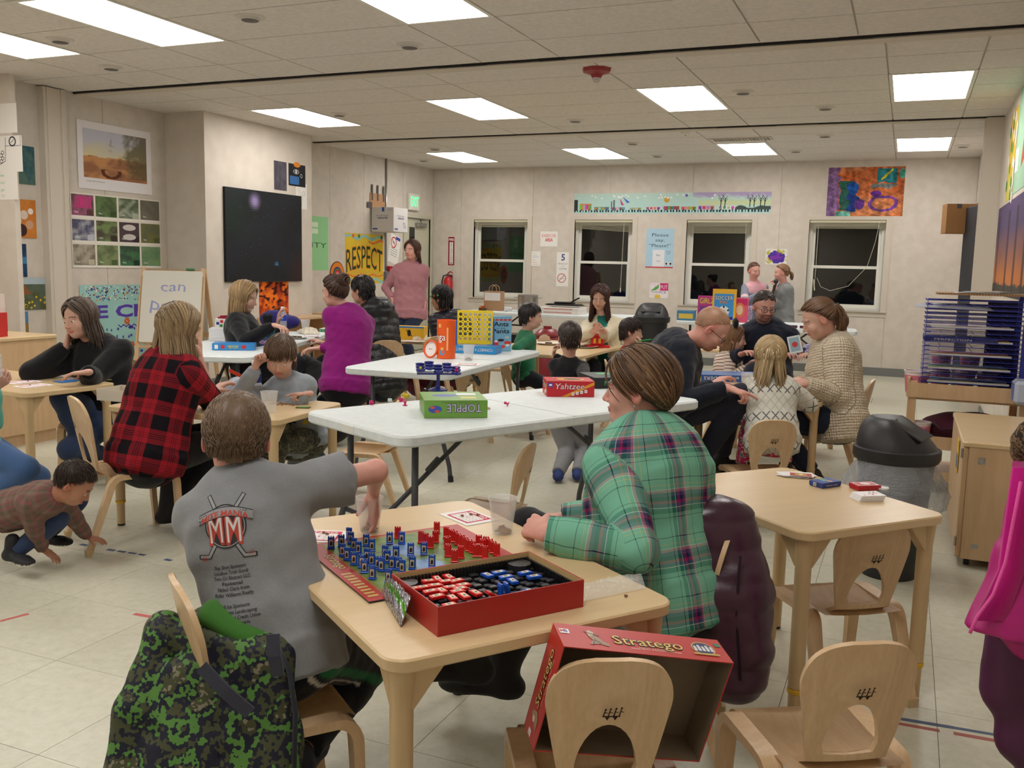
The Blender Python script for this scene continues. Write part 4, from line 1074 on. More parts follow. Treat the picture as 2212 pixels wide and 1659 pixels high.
 for sx in(-1,1):
  m=MB();m.m=Matrix(((*Bh[0],0),(*Bh[1],0),(*Bh[2],0),(0,0,0,1)))if False else Matrix.Identity(4)
  c=W((sx*.0305,.0715,-.0008));rr=.0122*hs;N_=14;gz=_n(Bh@np.array([0,1,-.25-lid*.5]));s1=_n(np.cross(gz,[0,0,1]));s2=np.cross(gz,s1)
  vs=[];prof=[0,.22,.225,.55,.56,.9,1.6,PI];cols_=[(12,10,10),(12,10,10),(84,66,48),(84,66,48),(225,218,212),(225,218,212),(225,218,212)]
  for a in prof:
   for q in range(N_):b_=2*PI*q/N_;vs.append(c-org+rr*(gz*math.cos(a)+(s1*math.cos(b_)+s2*math.sin(b_))*math.sin(a)))
  for i in range(len(prof)-1):
   m.col=srgb(cols_[i]);o_=i*N_
   m.add([vs[o_+q]for q in range(2*N_)],[(q,N_+q,N_+(q+1)%N_,(q+1)%N_)for q in range(N_)])
  m.build('eye',M_eye,t,True)
 if hair:
  hc=hair['col'];capn=None
  if hair.get('cap',.008)>0:
   sd=capsdf(W,Bh,hs,hair)
   V,Q=sd.mesh(.0055 if vox<.0085 else .007,(lambda P:.0012*fold(P,seed,160)))
   L=((V-ho)@Bh)/hs;d=L-HC;dn=d/np.linalg.norm(d,axis=1)[:,None];phi=np.degrees(np.arccos(np.clip(dn[:,1]/(np.hypot(dn[:,0],dn[:,1])+1e-9),-1,1)))
   keep=dn[:,2]>hairline(phi)+hair.get('up',0)-.02+.03*np.sin(dn[:,0]*40)*(phi<60)
   fk=keep[Q].all(1);used=np.unique(Q[fk]);mp=-np.ones(len(V),int);mp[used]=np.arange(len(used));Q2=mp[Q[fk]];V2=V[used]
   rr_=np.random.RandomState(seed);hcn=np.array(srgb(hc));vv=.8+.3*fold((L[used]*[1,1,.3]).astype(np.float32),seed,180)[:,None]*.5
   capn=(V2,Q2,hcn*vv)
  hobj=None
  if hair.get('n',0):
   m=locks(W,Bh,hs,hair['n'],seed,hc,hair)
   if capn is not None:
    o_=len(m.v);m.v+=[tuple(q)for q in capn[0]];m.f+=[tuple(int(i)+o_ for i in q)for q in capn[1]];m.c+=[tuple(c)for c in(capn[2][capn[1][:,0]])];m.mi+=[0]*len(capn[1])
   m.v=[(q[0]-org[0],q[1]-org[1],q[2]-org[2])for q in m.v];m.build('hair',M_hair,t,True)
  elif capn is not None:np_obj('hair',capn[0],capn[1],capn[2],M_hair,t,org=org)
 def restuv(V,segs):
  best=np.full(len(V),9e9);out=np.zeros((len(V),3))
  for i,(a,b,r_,zero,vo)in enumerate(segs):
   ab=b-a;L=np.linalg.norm(ab);ax=ab/L;q=V-a;al=q@ax;u_=np.clip(al,0,L);dv=q-u_[:,None]*ax;dist=np.linalg.norm(dv,axis=1)-r_
   z0=_n(zero-ax*(zero@ax));z1=np.cross(ax,z0);ang=np.arctan2(dv@z1,dv@z0);m_=dist<best;best[m_]=dist[m_]
   out[m_]=np.stack([ang*r_*1.05,vo+al,np.full(len(V),i)],1)[m_]
  return out
 if shirt:
  th_=shirt.get('t',.009);T0=shirt.get('len',hem);sl=shirt.get('sleeve',sleeve);sd=SDF();bl=shirt.get('loose',1.0)
  A=lambda w_,d_:(w_*k*f_*bl+th_,d_*k*f_*bl+th_)
  be=shirt.get('belly',0);ff=fwd*be*k
  pts=[(-T0,.164,.118,0),(.04,.168,.118,.5),(.25,.150,.112,1),(.42,.136,.100,.9),(.62,.145,.104,.4),(.80,.152,.102,0),(.90,.128,.082,0),(.965,.085,.066,0)]
  for i in range(len(pts)-1):
   a,b=pts[i],pts[i+1];sd.ecap(pelvis+up*tl*a[0]+ff*a[3],pelvis+up*tl*b[0]+ff*b[3],A(a[1],a[2]+be*.5*a[3]),A(b[1],b[2]+be*.5*b[3]),rt,k=.03*k,flat=(i==0))
  if bust:
   for s_ in(1,-1):sd.ell(pelvis+up*tl*.66+fwd*(.085*k*f_)+rt*s_*.065*k,np.array([.062,.055,.062])*k*bust,np.stack([rt,fwd,up],1),k=.03)
  sd.cap(shd[1]+(shd[-1]-shd[1])*.12,shd[-1]+(shd[1]-shd[-1])*.12,.046*k+th_*.5,.046*k+th_*.5,k=.04*k)
  ends={}
  for s_ in(1,-1):
   a,e_,w_=shd[s_],el[s_],wr[s_];c_=shirt.get('cuff',1.0)
   if sl<=1.0:
    e1=a+(e_-a)*sl;sd.cap(a,a+(e1-a)*.8,.058*k*(f_*.5+.5)+th_,.056*k+th_,k=.03*k);sd.ecap(a+(e1-a)*.5,e1,(.056*k+th_,.056*k+th_),(.060*k+th_*1.2,.060*k+th_*1.2),rt,k=.01,flat=True)
   else:
    e2=e_+(w_-e_)*min(sl-1,.97)
    sd.cap(a,e_,.055*k*(f_*.5+.5)+th_,.043*k+th_,k=.03*k);sd.cap(e_,e_+(e2-e_)*.75,.042*k+th_,.034*k*c_+th_*.8,k=.015*k)
    sd.ecap(e_+(e2-e_)*.5,e2,(.036*k*c_+th_*.8,.036*k*c_+th_*.8),(.029*k*c_+th_*.6,.029*k*c_+th_*.6),rt,k=.008,flat=True)
  if shirt.get('collar'):
   c1=neck+up*shirt['collar']*k+fwd*.01;sd.ecap(neck-up*.03*k,c1,(.085*k,.078*k),(.068*k+.006,.066*k+.006),rt,k=.012,flat=True)
   sd.ecap(neck+up*.012*k,c1+up*.02,(.058*k,.056*k),(.060*k,.058*k),rt,k=.006,flat=True,sub=True)
  if shirt.get('hood'):
   c1=neck-fwd*.085*k-up*.02*k;sd.ell(c1,np.array([.115,.065,.085])*k*shirt['hood'],np.stack([rt,fwd,up],1),k=.03);sd.ell(c1+up*.05*k-fwd*0.0,np.array([.07,.03,.05])*k*shirt['hood'],np.stack([rt,fwd,up],1),k=.02,sub=True)
  amp=shirt.get('amp',.0045);fr=shirt.get('freq',55)
  pf=shirt.get('puff')
  def fn(P):
   d=amp*fold(P,seed,fr)+amp*.5*fold(P,seed+3,fr*2.1)
   if pf:
    al=((P-pelvis.astype(np.float32))@up.astype(np.float32));d=d+.007*(np.abs(np.sin(al*PI/pf))**.5-.8)*-1
    for s_ in(1,-1):
     pass
   return d.astype(np.float32)
  V,Q=sd.mesh(vox,fn);V=smooth_mesh(V,Q,1,.4)
  z=-fwd if seam=='front' else fwd
  segs=[(pelvis-up*T0*tl,neck-up*.03,.15*k*f_,z,0),(shd[1],el[1],.05*k,_n(rt+up*.3),.0),(el[1],wr[1],.038*k,_n(rt+up*.5),ua),(shd[-1],el[-1],.05*k,_n(-rt+up*.3),0),(el[-1],wr[-1],.038*k,_n(-rt+up*.5),ua)]
  rest=restuv(V,segs)
  cf=shirt.get('cf');cc=np.tile(np.array(srgb(shirt.get('col',(120,120,120)))),(len(V),1))
  if cf:cc=cf(rest,V,cc,dict(pelvis=pelvis,neck=neck,fwd=fwd,rt=rt,up=up,tl=tl,k=k,el=el,wr=wr,shd=shd))
  so=np_obj(shirt.get('name','shirt'),V,Q,cc,shirt.get('mat',M_cloth),t,rest=rest,org=org)
  if shirt.get('label'):so['label']=shirt['label']
  t['_s']=0;del t['_s']
 if pants:
  th_=pants.get('t',.010);sd=SDF();c_=pants.get('len',.93)
  sd.ecap(pelvis-up*.03*tl,pelvis+up*pants.get('top',.16)*tl,(.162*k*f_+th_,.112*k*f_+th_),(.148*k*f_+th_*.5,.104*k*f_+th_*.5),rt,k=.03*k)
  lo=pants.get('loose',1.0)
  for s_ in(1,-1):
   sd.cap(hip[s_],kn[s_],.084*k*(f_*.7+.3)*lo+th_,.055*k*lo+th_,k=.03*k);e_=kn[s_]+(an[s_]-kn[s_])*c_
   sd.cap(kn[s_],kn[s_]+(e_-kn[s_])*.35,.054*k*lo+th_,.054*k*lo+th_,k=.02*k);sd.ecap(kn[s_]+(e_-kn[s_])*.25,e_,(.054*k*lo+th_,.054*k*lo+th_),(.036*k*lo+th_,.036*k*lo+th_),rt,k=.012,flat=True)
  amp=pants.get('amp',.0035)
  V,Q=sd.mesh(max(vox,.008),lambda P:(amp*fold(P,seed+9,60)).astype(np.float32));V=smooth_mesh(V,Q,1,.4);col=np.tile(np.array(srgb(pants['col'])),(len(V),1))
  segs=[(hip[1],kn[1],.07*k,_n(rt+up*.2),0),(kn[1],an[1],.05*k,_n(rt),thg),(hip[-1],kn[-1],.07*k,_n(-rt+up*.2),0),(kn[-1],an[-1],.05*k,_n(-rt),thg)]
  rest=restuv(V,segs)
  if pants.get('cf'):col=pants['cf'](rest,V,col,dict(k=k))
  po=np_obj('trousers',V,Q,col,pants.get('mat',M_cloth),t,rest=rest,org=org)
 if shoes:
  for s_,toe in((1,rtoe),(-1,ltoe)):
   td=_n(np.array(toe,float))if toe is not None else _n(np.array([fwd[0],fwd[1],0]));a=an[s_];sl_=_n(a-kn[s_]);dn=np.array([0,0,-1.0])
   if shoes.get('free'):dn=_n(sl_-td*(sl_@td))
   sdv=np.cross(td,dn);kk=k*shoes.get('k',1.0);hgt=shoes.get('h',.06);sd=SDF()
   z0=.075*k;bt=a+dn*(z0-.03)
   sd.ecap(bt-td*.045*kk,bt+td*.09*kk,(.036*kk,.030*kk),(.044*kk,.028*kk),sdv,k=.02);sd.ell(bt+td*.125*kk+dn*.004,np.array((.055,.044,.026))*kk,np.stack([td,sdv,dn],1),k=.02)
   sd.cap(bt-td*.02*kk,a-dn*hgt*.6 if hgt>.09 else a,.038*kk,.038*kk,k=.02)
   if hgt>.12:sd.cap(a,a+(kn[s_]-a)*(hgt/shn),.045*kk,.054*kk,k=.02)
   V,Q=sd.mesh(.007);V=smooth_mesh(V,Q,1,.4);col=np.tile(np.array(srgb(shoes['col'])),(len(V),1));zz=(V-bt)@dn
   if shoes.get('sole'):col[zz>.014]=srgb(shoes['sole'])
   V=V+dn*np.minimum(0,.0275-zz)[:,None]*(zz>.0275)[:,None]
   np_obj('shoe',V,Q,col,M_shoe,t,org=org)
 if glasses:
  m=MB();o_=lambda p:W(p)-org
  for sx in(-1,1):
   R0=[];
   for q in range(17):a=2*PI*q/16;R0.append(o_((sx*(.0325+.0225*(abs(math.cos(a))**.7)*(1 if math.cos(a)>0 else-1)),.094-.12*(.0225*math.cos(a))*1,-.002+glasses.get('hh',.016)*(abs(math.sin(a))**.7)*(1 if math.sin(a)>0 else-1))))
   m.tube(R0,.0016*hs*glasses.get('w',1),6);m.tube([o_((sx*.0555,.09,.004)),o_((sx*.076,.06,.006)),o_((sx*.079,.0,.006)),o_((sx*.080,-.02,-.006))],.0016*hs,6)
  m.tube([o_((-.010,.0955,.0)),o_((0,.098,.003)),o_((.010,.0955,.0))],.0015*hs,6);g=m.build('glasses',glasses.get('mat',M_frame_d),t,True)
 info=dict(t=t,org=org,W=W,Bh=Bh,hs=hs,ho=ho,neck=neck,pelvis=pelvis,fwd=fwd,rt=rt,up=up,k=k,shd=shd,el=el,wr=wr,kn=kn,an=an,hip=hip,tl=tl)
 if extra:extra(info)
 return info
def stops_ramp(nt,fac,bands):
 """bands: (end position, colour) constant steps"""
 r=N(nt,'ShaderNodeValToRGB');r.color_ramp.interpolation='CONSTANT';e=r.color_ramp.elements
 while len(e)<len(bands):e.new(.5)
 p=0
 for i,(w_,c)in enumerate(bands):e[i].position=min(p,.9999);e[i].color=(*srgb(c),1);p+=w_
 nt.links.new(fac,r.inputs[0]);return r
def k_plaid(per_u,per_v,bu,bv,rot=0.0,mixf=.5,bs=.3,mode='MIX'):
 def f(nt,b):
  a=N(nt,'ShaderNodeAttribute',attribute_name='rest');mp=N(nt,'ShaderNodeMapping');mp.inputs['Rotation'].default_value=(0,0,rot)
  nz=N(nt,'ShaderNodeTexNoise',Scale=9.0);nt.links.new(coord(nt),nz.inputs[0]);ms=N(nt,'ShaderNodeVectorMath',operation='SCALE');ms.inputs['Scale'].default_value=.012;nt.links.new(nz.outputs['Color'],ms.inputs[0])
  ad=N(nt,'ShaderNodeVectorMath',operation='ADD');nt.links.new(a.outputs['Vector'],ad.inputs[0]);nt.links.new(ms.outputs[0],ad.inputs[1])
  nt.links.new(ad.outputs[0],mp.inputs[0]);sx=N(nt,'ShaderNodeSeparateXYZ');nt.links.new(mp.outputs[0],sx.inputs[0]);rs=[]
  for ax,per,bands in((0,per_u,bu),(1,per_v,bv)):
   m=N(nt,'ShaderNodeMath',operation='DIVIDE');m.inputs[1].default_value=per;nt.links.new(sx.outputs[ax],m.inputs[0])
   g=N(nt,'ShaderNodeMath',operation='FRACT');nt.links.new(m.outputs[0],g.inputs[0]);rs.append(stops_ramp(nt,g.outputs[0],bands).outputs[0])
  mx=N(nt,'ShaderNodeMix',data_type='RGBA',blend_type=mode);mx.inputs[0].default_value=mixf if mode=='MIX' else 1
  nt.links.new(rs[0],mx.inputs[6]);nt.links.new(rs[1],mx.inputs[7]);nt.links.new(mx.outputs[2],b.inputs['Base Color'])
  n=N(nt,'ShaderNodeTexNoise',Scale=40.0,Detail=5.0);nt.links.new(coord(nt),n.inputs[0]);bump(nt,b,n.outputs[0],bs,.004)
 return f
Gn,Gd,Nv,Mg,Wh,Pk,Ye=(120,184,158),(40,112,96),(28,30,66),(148,26,84),(206,214,204),(176,120,132),(190,184,110)
gb=[(.17,Gn),(.012,Nv),(.07,Gn),(.09,Gd),(.012,Wh),(.06,(60,70,104)),(.05,Mg),(.07,Nv),(.06,(76,70,108)),(.05,Pk),(.012,Wh),(.06,Gn),(.012,Ye),(.10,Gn),(.012,Nv),(.16,Gn)]
M_gplaid=mat('green_plaid',rough=.85,spec=.2,kind=k_plaid(.155,.155,gb,gb,mixf=.5))
Rd,Rk,Bk=(152,30,42),(96,18,28),(22,18,24)
rb=[(.10,Rd),(.02,Bk),(.05,Rd),(.02,Bk),(.05,Rd),(.02,Bk),(.16,Rd),(.50,Bk),(.08,Rd)]
M_rplaid=mat('red_plaid',rough=.9,spec=.15,kind=k_plaid(.135,.135,rb,rb,mixf=.5))
tb_=[(.30,(128,108,98)),(.1,(136,78,80)),(.2,(106,92,82)),(.15,(140,84,86)),(.25,(100,92,80))]
M_tplaid=mat('faded_plaid',rough=.9,spec=.15,kind=k_plaid(.06,.075,tb_,tb_))
st_=[(.78,(226,210,196)),(.22,(96,40,46))]
M_stripe=mat('striped_knit',rough=.85,spec=.2,kind=k_plaid(1.0,.026,[(1.0,(255,255,255))],st_,mode='MULTIPLY'))
def k_cable(nt,b):
 b.inputs['Base Color'].default_value=(*srgb(212,198,176),1)
 a=N(nt,'ShaderNodeAttribute',attribute_name='rest');mp=N(nt,'ShaderNodeMapping');mp.inputs['Scale'].default_value=(1,1,0);nt.links.new(a.outputs['Vector'],mp.inputs[0])
 m1=N(nt,'ShaderNodeMapping');m1.inputs['Scale'].default_value=(84,62,1);m1.inputs['Rotation'].default_value=(0,0,0);nt.links.new(mp.outputs[0],m1.inputs[0])
 v=N(nt,'ShaderNodeTexVoronoi',Scale=1.0,voronoi_dimensions='2D');v.inputs['Randomness'].default_value=.15;nt.links.new(m1.outputs[0],v.inputs['Vector'])
 wv=N(nt,'ShaderNodeTexWave',Scale=9.0,Distortion=3.0);wv.inputs['Detail Scale'].default_value=2.0;nt.links.new(mp.outputs[0],wv.inputs[0])
 ad=N(nt,'ShaderNodeMath',operation='MULTIPLY_ADD');ad.inputs[1].default_value=.12;nt.links.new(wv.outputs[1],ad.inputs[0]);nt.links.new(v.outputs[0],ad.inputs[2])
 inv=N(nt,'ShaderNodeMath',operation='MULTIPLY');inv.inputs[1].default_value=-1;nt.links.new(ad.outputs[0],inv.inputs[0]);bump(nt,b,inv.outputs[0],1.0,.012)
M_cable=mat('cable_knit',rough=.95,spec=.1,kind=k_cable)
def k_white_knit(nt,b):
 a=N(nt,'ShaderNodeAttribute',attribute_name='rest');sx=N(nt,'ShaderNodeSeparateXYZ');nt.links.new(a.outputs['Vector'],sx.inputs[0])
 def M2(op,x,y):
  n=N(nt,'ShaderNodeMath',operation=op)
  for i,q in enumerate((x,y)):
   if isinstance(q,(int,float)):n.inputs[i].default_value=q
   elif q is not None:nt.links.new(q,n.inputs[i])
  return n.outputs[0]
 u=M2('MULTIPLY',sx.outputs[0],42);v=M2('MULTIPLY',sx.outputs[1],34)
 tri=M2('PINGPONG',u,1.0);tv=M2('PINGPONG',v,1.0);d=M2('ABSOLUTE',M2('SUBTRACT',tri,tv),0);line=M2('LESS_THAN',d,.16)
 fr=M2('FRACT',M2('MULTIPLY',sx.outputs[1],6.5),0);big=M2('LESS_THAN',fr,.30);sel=M2('MULTIPLY',line,M2('ADD',M2('MULTIPLY',big,.75),.25))
 r=ramp(nt,sel,[(0,(212,210,200)),(1,(96,102,104))]);nt.links.new(r.outputs[0],b.inputs['Base Color'])
M_wknit=mat('white_patterned_knit',rough=.9,spec=.15,kind=k_white_knit)
def k_camo(stops,sc=9,seed=0.0,bs=.3):
 def f(nt,b):
  v=coord(nt,'Object',(1,1,1));vo=N(nt,'ShaderNodeTexVoronoi',Scale=sc*10.0);vo.feature='F1';nt.links.new(v,vo.inputs['Vector'])
  n=N(nt,'ShaderNodeTexNoise',Scale=float(sc),Detail=2.5,Roughness=.5);nt.links.new(vo.outputs['Position'],n.inputs['Vector'])
  p=0;bands=[];r=N(nt,'ShaderNodeValToRGB');r.color_ramp.interpolation='CONSTANT';e=r.color_ramp.elements
  while len(e)<len(stops):e.new(.5)
  for i,(q,c)in enumerate(stops):e[i].position=q;e[i].color=(*srgb(c),1)
  nt.links.new(n.outputs[0],r.inputs[0]);nt.links.new(r.outputs[0],b.inputs['Base Color'])
  n2=N(nt,'ShaderNodeTexNoise',Scale=30.0,Detail=4.0);nt.links.new(v,n2.inputs[0]);bump(nt,b,n2.outputs[0],bs,.004)
 return f
M_camo=mat('green_camouflage',rough=.6,spec=.3,kind=k_camo([(0,(26,28,44)),(.38,(70,74,50)),(.44,(30,32,48)),(.49,(84,130,60)),(.545,(24,26,44)),(.59,(66,70,46)),(.63,(128,122,104)),(.655,(70,74,48)),(.70,(92,142,66))],15))
M_camo2=mat('brown_camouflage',rough=.8,kind=k_camo([(0,(40,38,32)),(.42,(78,80,56)),(.5,(52,48,38)),(.58,(104,98,74))],22))
M_leop=mat('leopard_fleece',rough=.9,kind=k_camo([(0,(40,30,26)),(.45,(126,100,74)),(.55,(52,40,34)),(.62,(140,116,88))],60))
M_floral=mat('pink_floral',rough=.8,kind=k_camo([(0,(214,50,100)),(.5,(232,226,220)),(.55,(60,130,130)),(.6,(210,60,110))],40))
M_purp=mat('purple_spotted',rough=.6,kind=k_camo([(0,(40,36,76)),(.45,(168,164,206)),(.52,(66,56,120)),(.6,(214,210,228))],50))
HB=dict
navy=(26,30,42)
def A_(px,py,zd):return D(px,py,zd)
def sleeves_dark(c2):
 def f(rest,V,cc,g):cc[(rest[:,2]>0)]=srgb(c2);return cc
 return f
def track(rest,V,cc,g):
 m=(np.abs(rest[:,0]/g['k'])>.075)&(np.abs(rest[:,0]/g['k'])<.10);cc[m]=srgb(26,104,62)
 m=(np.abs(rest[:,0]/g['k'])>.112)&(np.abs(rest[:,0]/g['k'])<.120);cc[m]=srgb(190,186,178);return cc
boy=person('boy seen from behind in grey hockey t-shirt reaching into a cup',1.42,A_(510,1040,2.24),A_(600,1415,2.17),112,head=A_(511,950,2.25),hyaw=126,hpitch=8,hroll=-2,rw=np.array([-1.315,2.150,.74]),rp=(.7,-.6,.12),rhand=dict(d=(0,.06,-1),n=(-.6,-.7,0),curl=18),lw=A_(480,1330,2.5),lp=(-1,-.4,-.5),ra=A_(640,1640,2.16),la=A_(600,1660,2.40),rkn=A_(765,1425,2.40),lkn=A_(740,1430,2.6),child=True,skin='pink',hair=HB(col=(108,86,66),n=8500,len=.018,thick=.0115,w=.0012,seg=4,flow='back',hi=(124,100,78),cap=.007,cr=1.02,round=1),shirt=HB(col=(132,134,138),sleeve=.66,t=.013,loose=1.04,amp=.008,freq=32,len=.14,name='t_shirt'),pants=HB(col=(24,24,30),cf=track,loose=1.0),sleeve=.66,vox=.0062,fvox=.0032,shoes=HB(col=(40,44,60)),seed=3,hs=.93,shw=.93)
grn=person('woman in green plaid shirt with short brown hair seated in front',1.66,A_(1396,950,2.66),A_(1440,1290,2.60),156,head=A_(1381,842,2.68),hyaw=184,hpitch=2,lw=Z(1178,1150,.672),lp=(.5,-.8,-1),lhand=dict(d=(-.75,.55,.0),n=(.35,.5,-.6),curl=62),rw=A_(1210,1120,2.95),rp=(.5,.2,-1),rhand=dict(curl=60),ra=A_(1080,1450,2.75),la=A_(1010,1415,2.55),rkp=None,lkp=None,fat=1.26,skin='pink',hair=HB(col=(66,46,36),n=1700,len=.19,thick=.020,w=.0038,seg=9,hug=1.0,flow='back',hi=(138,104,72),cap=.014,cr=1.03,layer=.2),shirt=HB(mat=M_gplaid,sleeve=2.0,t=.014,loose=1.04,amp=.008,freq=26,len=.24,collar=.035,cuff=1.25,belly=.05,name='plaid_shirt'),pants=HB(col=(24,24,28)),shoes=HB(col=(26,26,28),h=.2,k=1.05),vox=.0065,fvox=.0034,bust=1.2,hs=.98,seed=5,forearm_r=1.25,hscale=1.0,ltoe=(-.9,-.3,0),rtoe=(-.9,-.2,0))
person('woman in red and black plaid shirt, back to us, chin on hand',1.70,A_(370,775,4.50),A_(316,985,4.42),72,head=A_(389,712,4.48),hyaw=70,hpitch=10,rw=A_(430,775,4.50),rp=(-.1,.3,-1.6),rhand=dict(d=(-.2,.3,1),n=(-.6,-.3,.2),curl=50),lw=A_(455,850,4.85),ra=A_(368,1095,4.7),la=A_(430,1080,5.0),fat=1.14,skin='light',hair=HB(col=(126,104,78),n=1500,len=.34,thick=.02,w=.0048,seg=11,hi=(176,150,112),cap=.012,flare=.3,flip=.6),shirt=HB(mat=M_rplaid,sleeve=1.12,t=.014,loose=1.1,amp=.008,freq=24,len=.13,name='plaid_shirt',collar=.02),sleeve=1.0,pants=HB(col=(18,18,22)),shoes=HB(col=(22,22,24),h=.26,k=1.05),vox=.0085,seed=8)
person('woman in black fleece resting her cheek on her hand at left table',1.66,A_(212,742,5.75),A_(232,895,5.75),285,head=A_(172,690,5.62),hyaw=268,hpitch=8,hroll=-8,rw=A_(143,748,5.62),rp=(1.2,.5,-1),rhand=dict(d=(.1,.2,1),n=(.7,.5,0),curl=55),lw=A_(190,804,5.30),lp=(-.8,.2,-1),lhand=dict(d=(-.9,-.5,-.1),curl=20),ra=A_(195,985,5.55),la=A_(250,985,5.8),skin='light',hair=HB(col=(72,60,54),n=900,len=.24,thick=.022,w=.005,hi=(112,96,84),part=-.02,flare=.3,cap=.014),shirt=HB(col=(20,20,24),t=.022,amp=.008,freq=30,collar=.05,name='fleece_jacket'),pants=HB(col=(44,58,88)),shoes=HB(col=(30,30,34)),fat=1.05,seed=11)
person('girl at the left edge in blue jeans holding a plastic cup',1.30,A_(-60,800,4.45),A_(-55,960,4.4),30,head=A_(-50,730,4.4),hyaw=40,rw=A_(-12,838,4.35),rp=(.6,-.4,-1),rhand=dict(d=(.6,.2,.5),n=(-.5,.3,.3),curl=50),lw=A_(-10,835,4.6),ra=A_(-45,1090,4.35),la=A_(-60,1090,4.6),rkp=(1,.2,.35),child=True,hair=HB(col=(120,86,58),n=150,len=.3),shirt=HB(col=(104,178,158),sleeve=1.95,name='shirt'),pants=HB(col=(66,96,140),loose=1.15),shoes=HB(col=(220,210,205)),seed=12)
hp=A_(22,1102,3.98);nk=A_(112,1072,3.88)
person('toddler in faded plaid shirt crawling on the floor beside a chair',.92,nk,hp,48,fvec=(.12,-.08,-1),head=A_(160,1046,3.86),hyaw=32,hpitch=38,rw=Z(98,1206,.05),rp=(1,-.4,.0),rhand=dict(d=(.75,.3,-.5),n=(0,.1,-1),curl=18),lw=Z(205,1182,.04),lp=(-1,-.5,0),lhand=dict(d=(.9,.3,-.2),n=(0,0,-1),curl=10),ra=Z(28,1196,.10),la=Z(98,1160,.10),rkp=(.7,.6,.3),lkp=(.6,.9,.2),child=True,skin='tan',hair=HB(col=(46,34,30),n=2600,len=.025,thick=.014,w=.002,seg=4,flow='fwd',hi=(70,52,44),cap=.006),brow=(50,36,30),shirt=HB(mat=M_tplaid,sleeve=1.95,t=.014,loose=1.05,len=.18,collar=.02,name='plaid_shirt'),pants=HB(col=(48,62,92),loose=1.2),shoes=HB(col=(26,26,30),sole=(225,220,208),k=1.35,h=.1),vox=.0075,seed=14,hs=.80,fat=1.1,rtoe=(.85,-.1,-.05),ltoe=(.85,.2,0))
person('blonde woman in black sweater behind the stacked games at left',1.64,A_(518,690,7.3),A_(545,805,7.2),20,head=A_(528,642,7.25),hyaw=18,hpitch=16,rw=A_(592,703,6.95),rp=(.7,-.2,-1),rhand=dict(d=(.8,-.1,-.1),curl=35),lw=A_(600,700,7.4),ra=A_(600,890,7.0),la=A_(600,880,7.4),hair=HB(col=(150,122,84),n=800,len=.24,thick=.022,w=.0055,hi=(176,150,112),cap=.014),brow=(120,96,70),shirt=HB(col=(20,20,24),t=.014,collar=.02,name='sweater'),pants=HB(col=(26,28,38)),shoes=HB(col=(26,26,28)),seed=16,fat=1.15,bust=1)
def mountain(rest,V,cc,g):
 q=V-g['neck'];u=q@g['rt']/g['k'];z=q@g['up']/g['k'];f=(q@g['fwd'])>0;b=f&(rest[:,2]==0)
 pk=lambda c,w,h,zb:b&(z>zb)&(z<zb+h*(1-np.abs(u-c)/w))
 cc[pk(.055,.085,.11,-.30)]=srgb(34,44,74);cc[pk(.045,.035,.045,-.235)]=srgb(225,226,226);cc[pk(-.075,.045,.07,-.28)]=srgb(52,110,96);cc[pk(-.09,.03,.04,-.33)]=srgb(196,168,52);return cc
person('boy in grey mountain sweatshirt seated at the middle left table',1.24,A_(616,824,4.98),A_(652,955,5.0),296,head=A_(606,771,4.88),hyaw=296,hpitch=26,hroll=2,rw=A_(551,795,4.78),rp=(1,.2,-1),rhand=dict(d=(.2,.2,1),n=(.7,.1,.1),curl=75),lw=A_(668,850,4.82),lp=(-1,.1,-.6),lhand=dict(d=(-.8,-.6,-.05),mode='point',curl=30),ra=A_(560,1040,4.75),la=A_(585,1045,4.9),child=True,skin='light',hair=HB(col=(86,66,52),n=1400,len=.085,thick=.014,w=.0036,seg=6,flow='sweep',dirx=.5,hi=(120,96,74),cap=.010),shirt=HB(col=(140,147,154),t=.016,loose=1.08,amp=.006,cf=mountain,name='sweatshirt',collar=.0),pants=HB(mat=M_camo2,col=(80,80,60),loose=1.1),shoes=HB(col=(40,66,130)),vox=.0075,fvox=.0034,seed=18,lid=1,hs=.95)
person('woman in magenta sweater with dark hair gathered up, back to us',1.66,A_(757,672,7.1),A_(748,835,7.0),158,head=A_(722,632,7.05),hyaw=168,hpitch=6,lw=A_(690,752,6.95),lp=(-.4,-.6,-1),rw=A_(700,742,7.3),la=A_(660,880,6.95),ra=A_(660,880,7.4),fat=1.22,skin='light',hair=HB(col=(48,34,30),n=260,len=.2,thick=.02,w=.009,tie=(0,-.085,.085),bun=.055,hi=(84,58,46),cap=.014),shirt=HB(col=(132,20,112),t=.012,amp=.005,collar=.045,name='sweater'),pants=HB(col=(16,16,20)),shoes=HB(col=(30,30,34)),seed=20)
person('man in black hooded puffer jacket and glasses in left profile',1.75,A_(805,668,7.95),A_(828,832,7.9),160,head=A_(782,628,7.9),hyaw=176,hpitch=6,lw=A_(745,760,7.7),la=A_(800,900,7.6),ra=A_(790,900,8.1),male=True,skin='mid',brow=(30,26,24),hair=HB(col=(24,22,24),n=500,len=.07,thick=.018,w=.007,seg=5,flow='sweep',hi=(50,46,46),cap=.014),shirt=HB(col=(24,25,30),mat=M_puff,t=.04,puff=.07,hood=1.3,collar=.03,amp=.006,name='puffer_jacket'),pants=HB(col=(30,34,48)),shoes=HB(col=(50,70,100)),glasses=dict(),seed=22)
st=Z(865,0,0)
pk=A_(884,676,11.35)
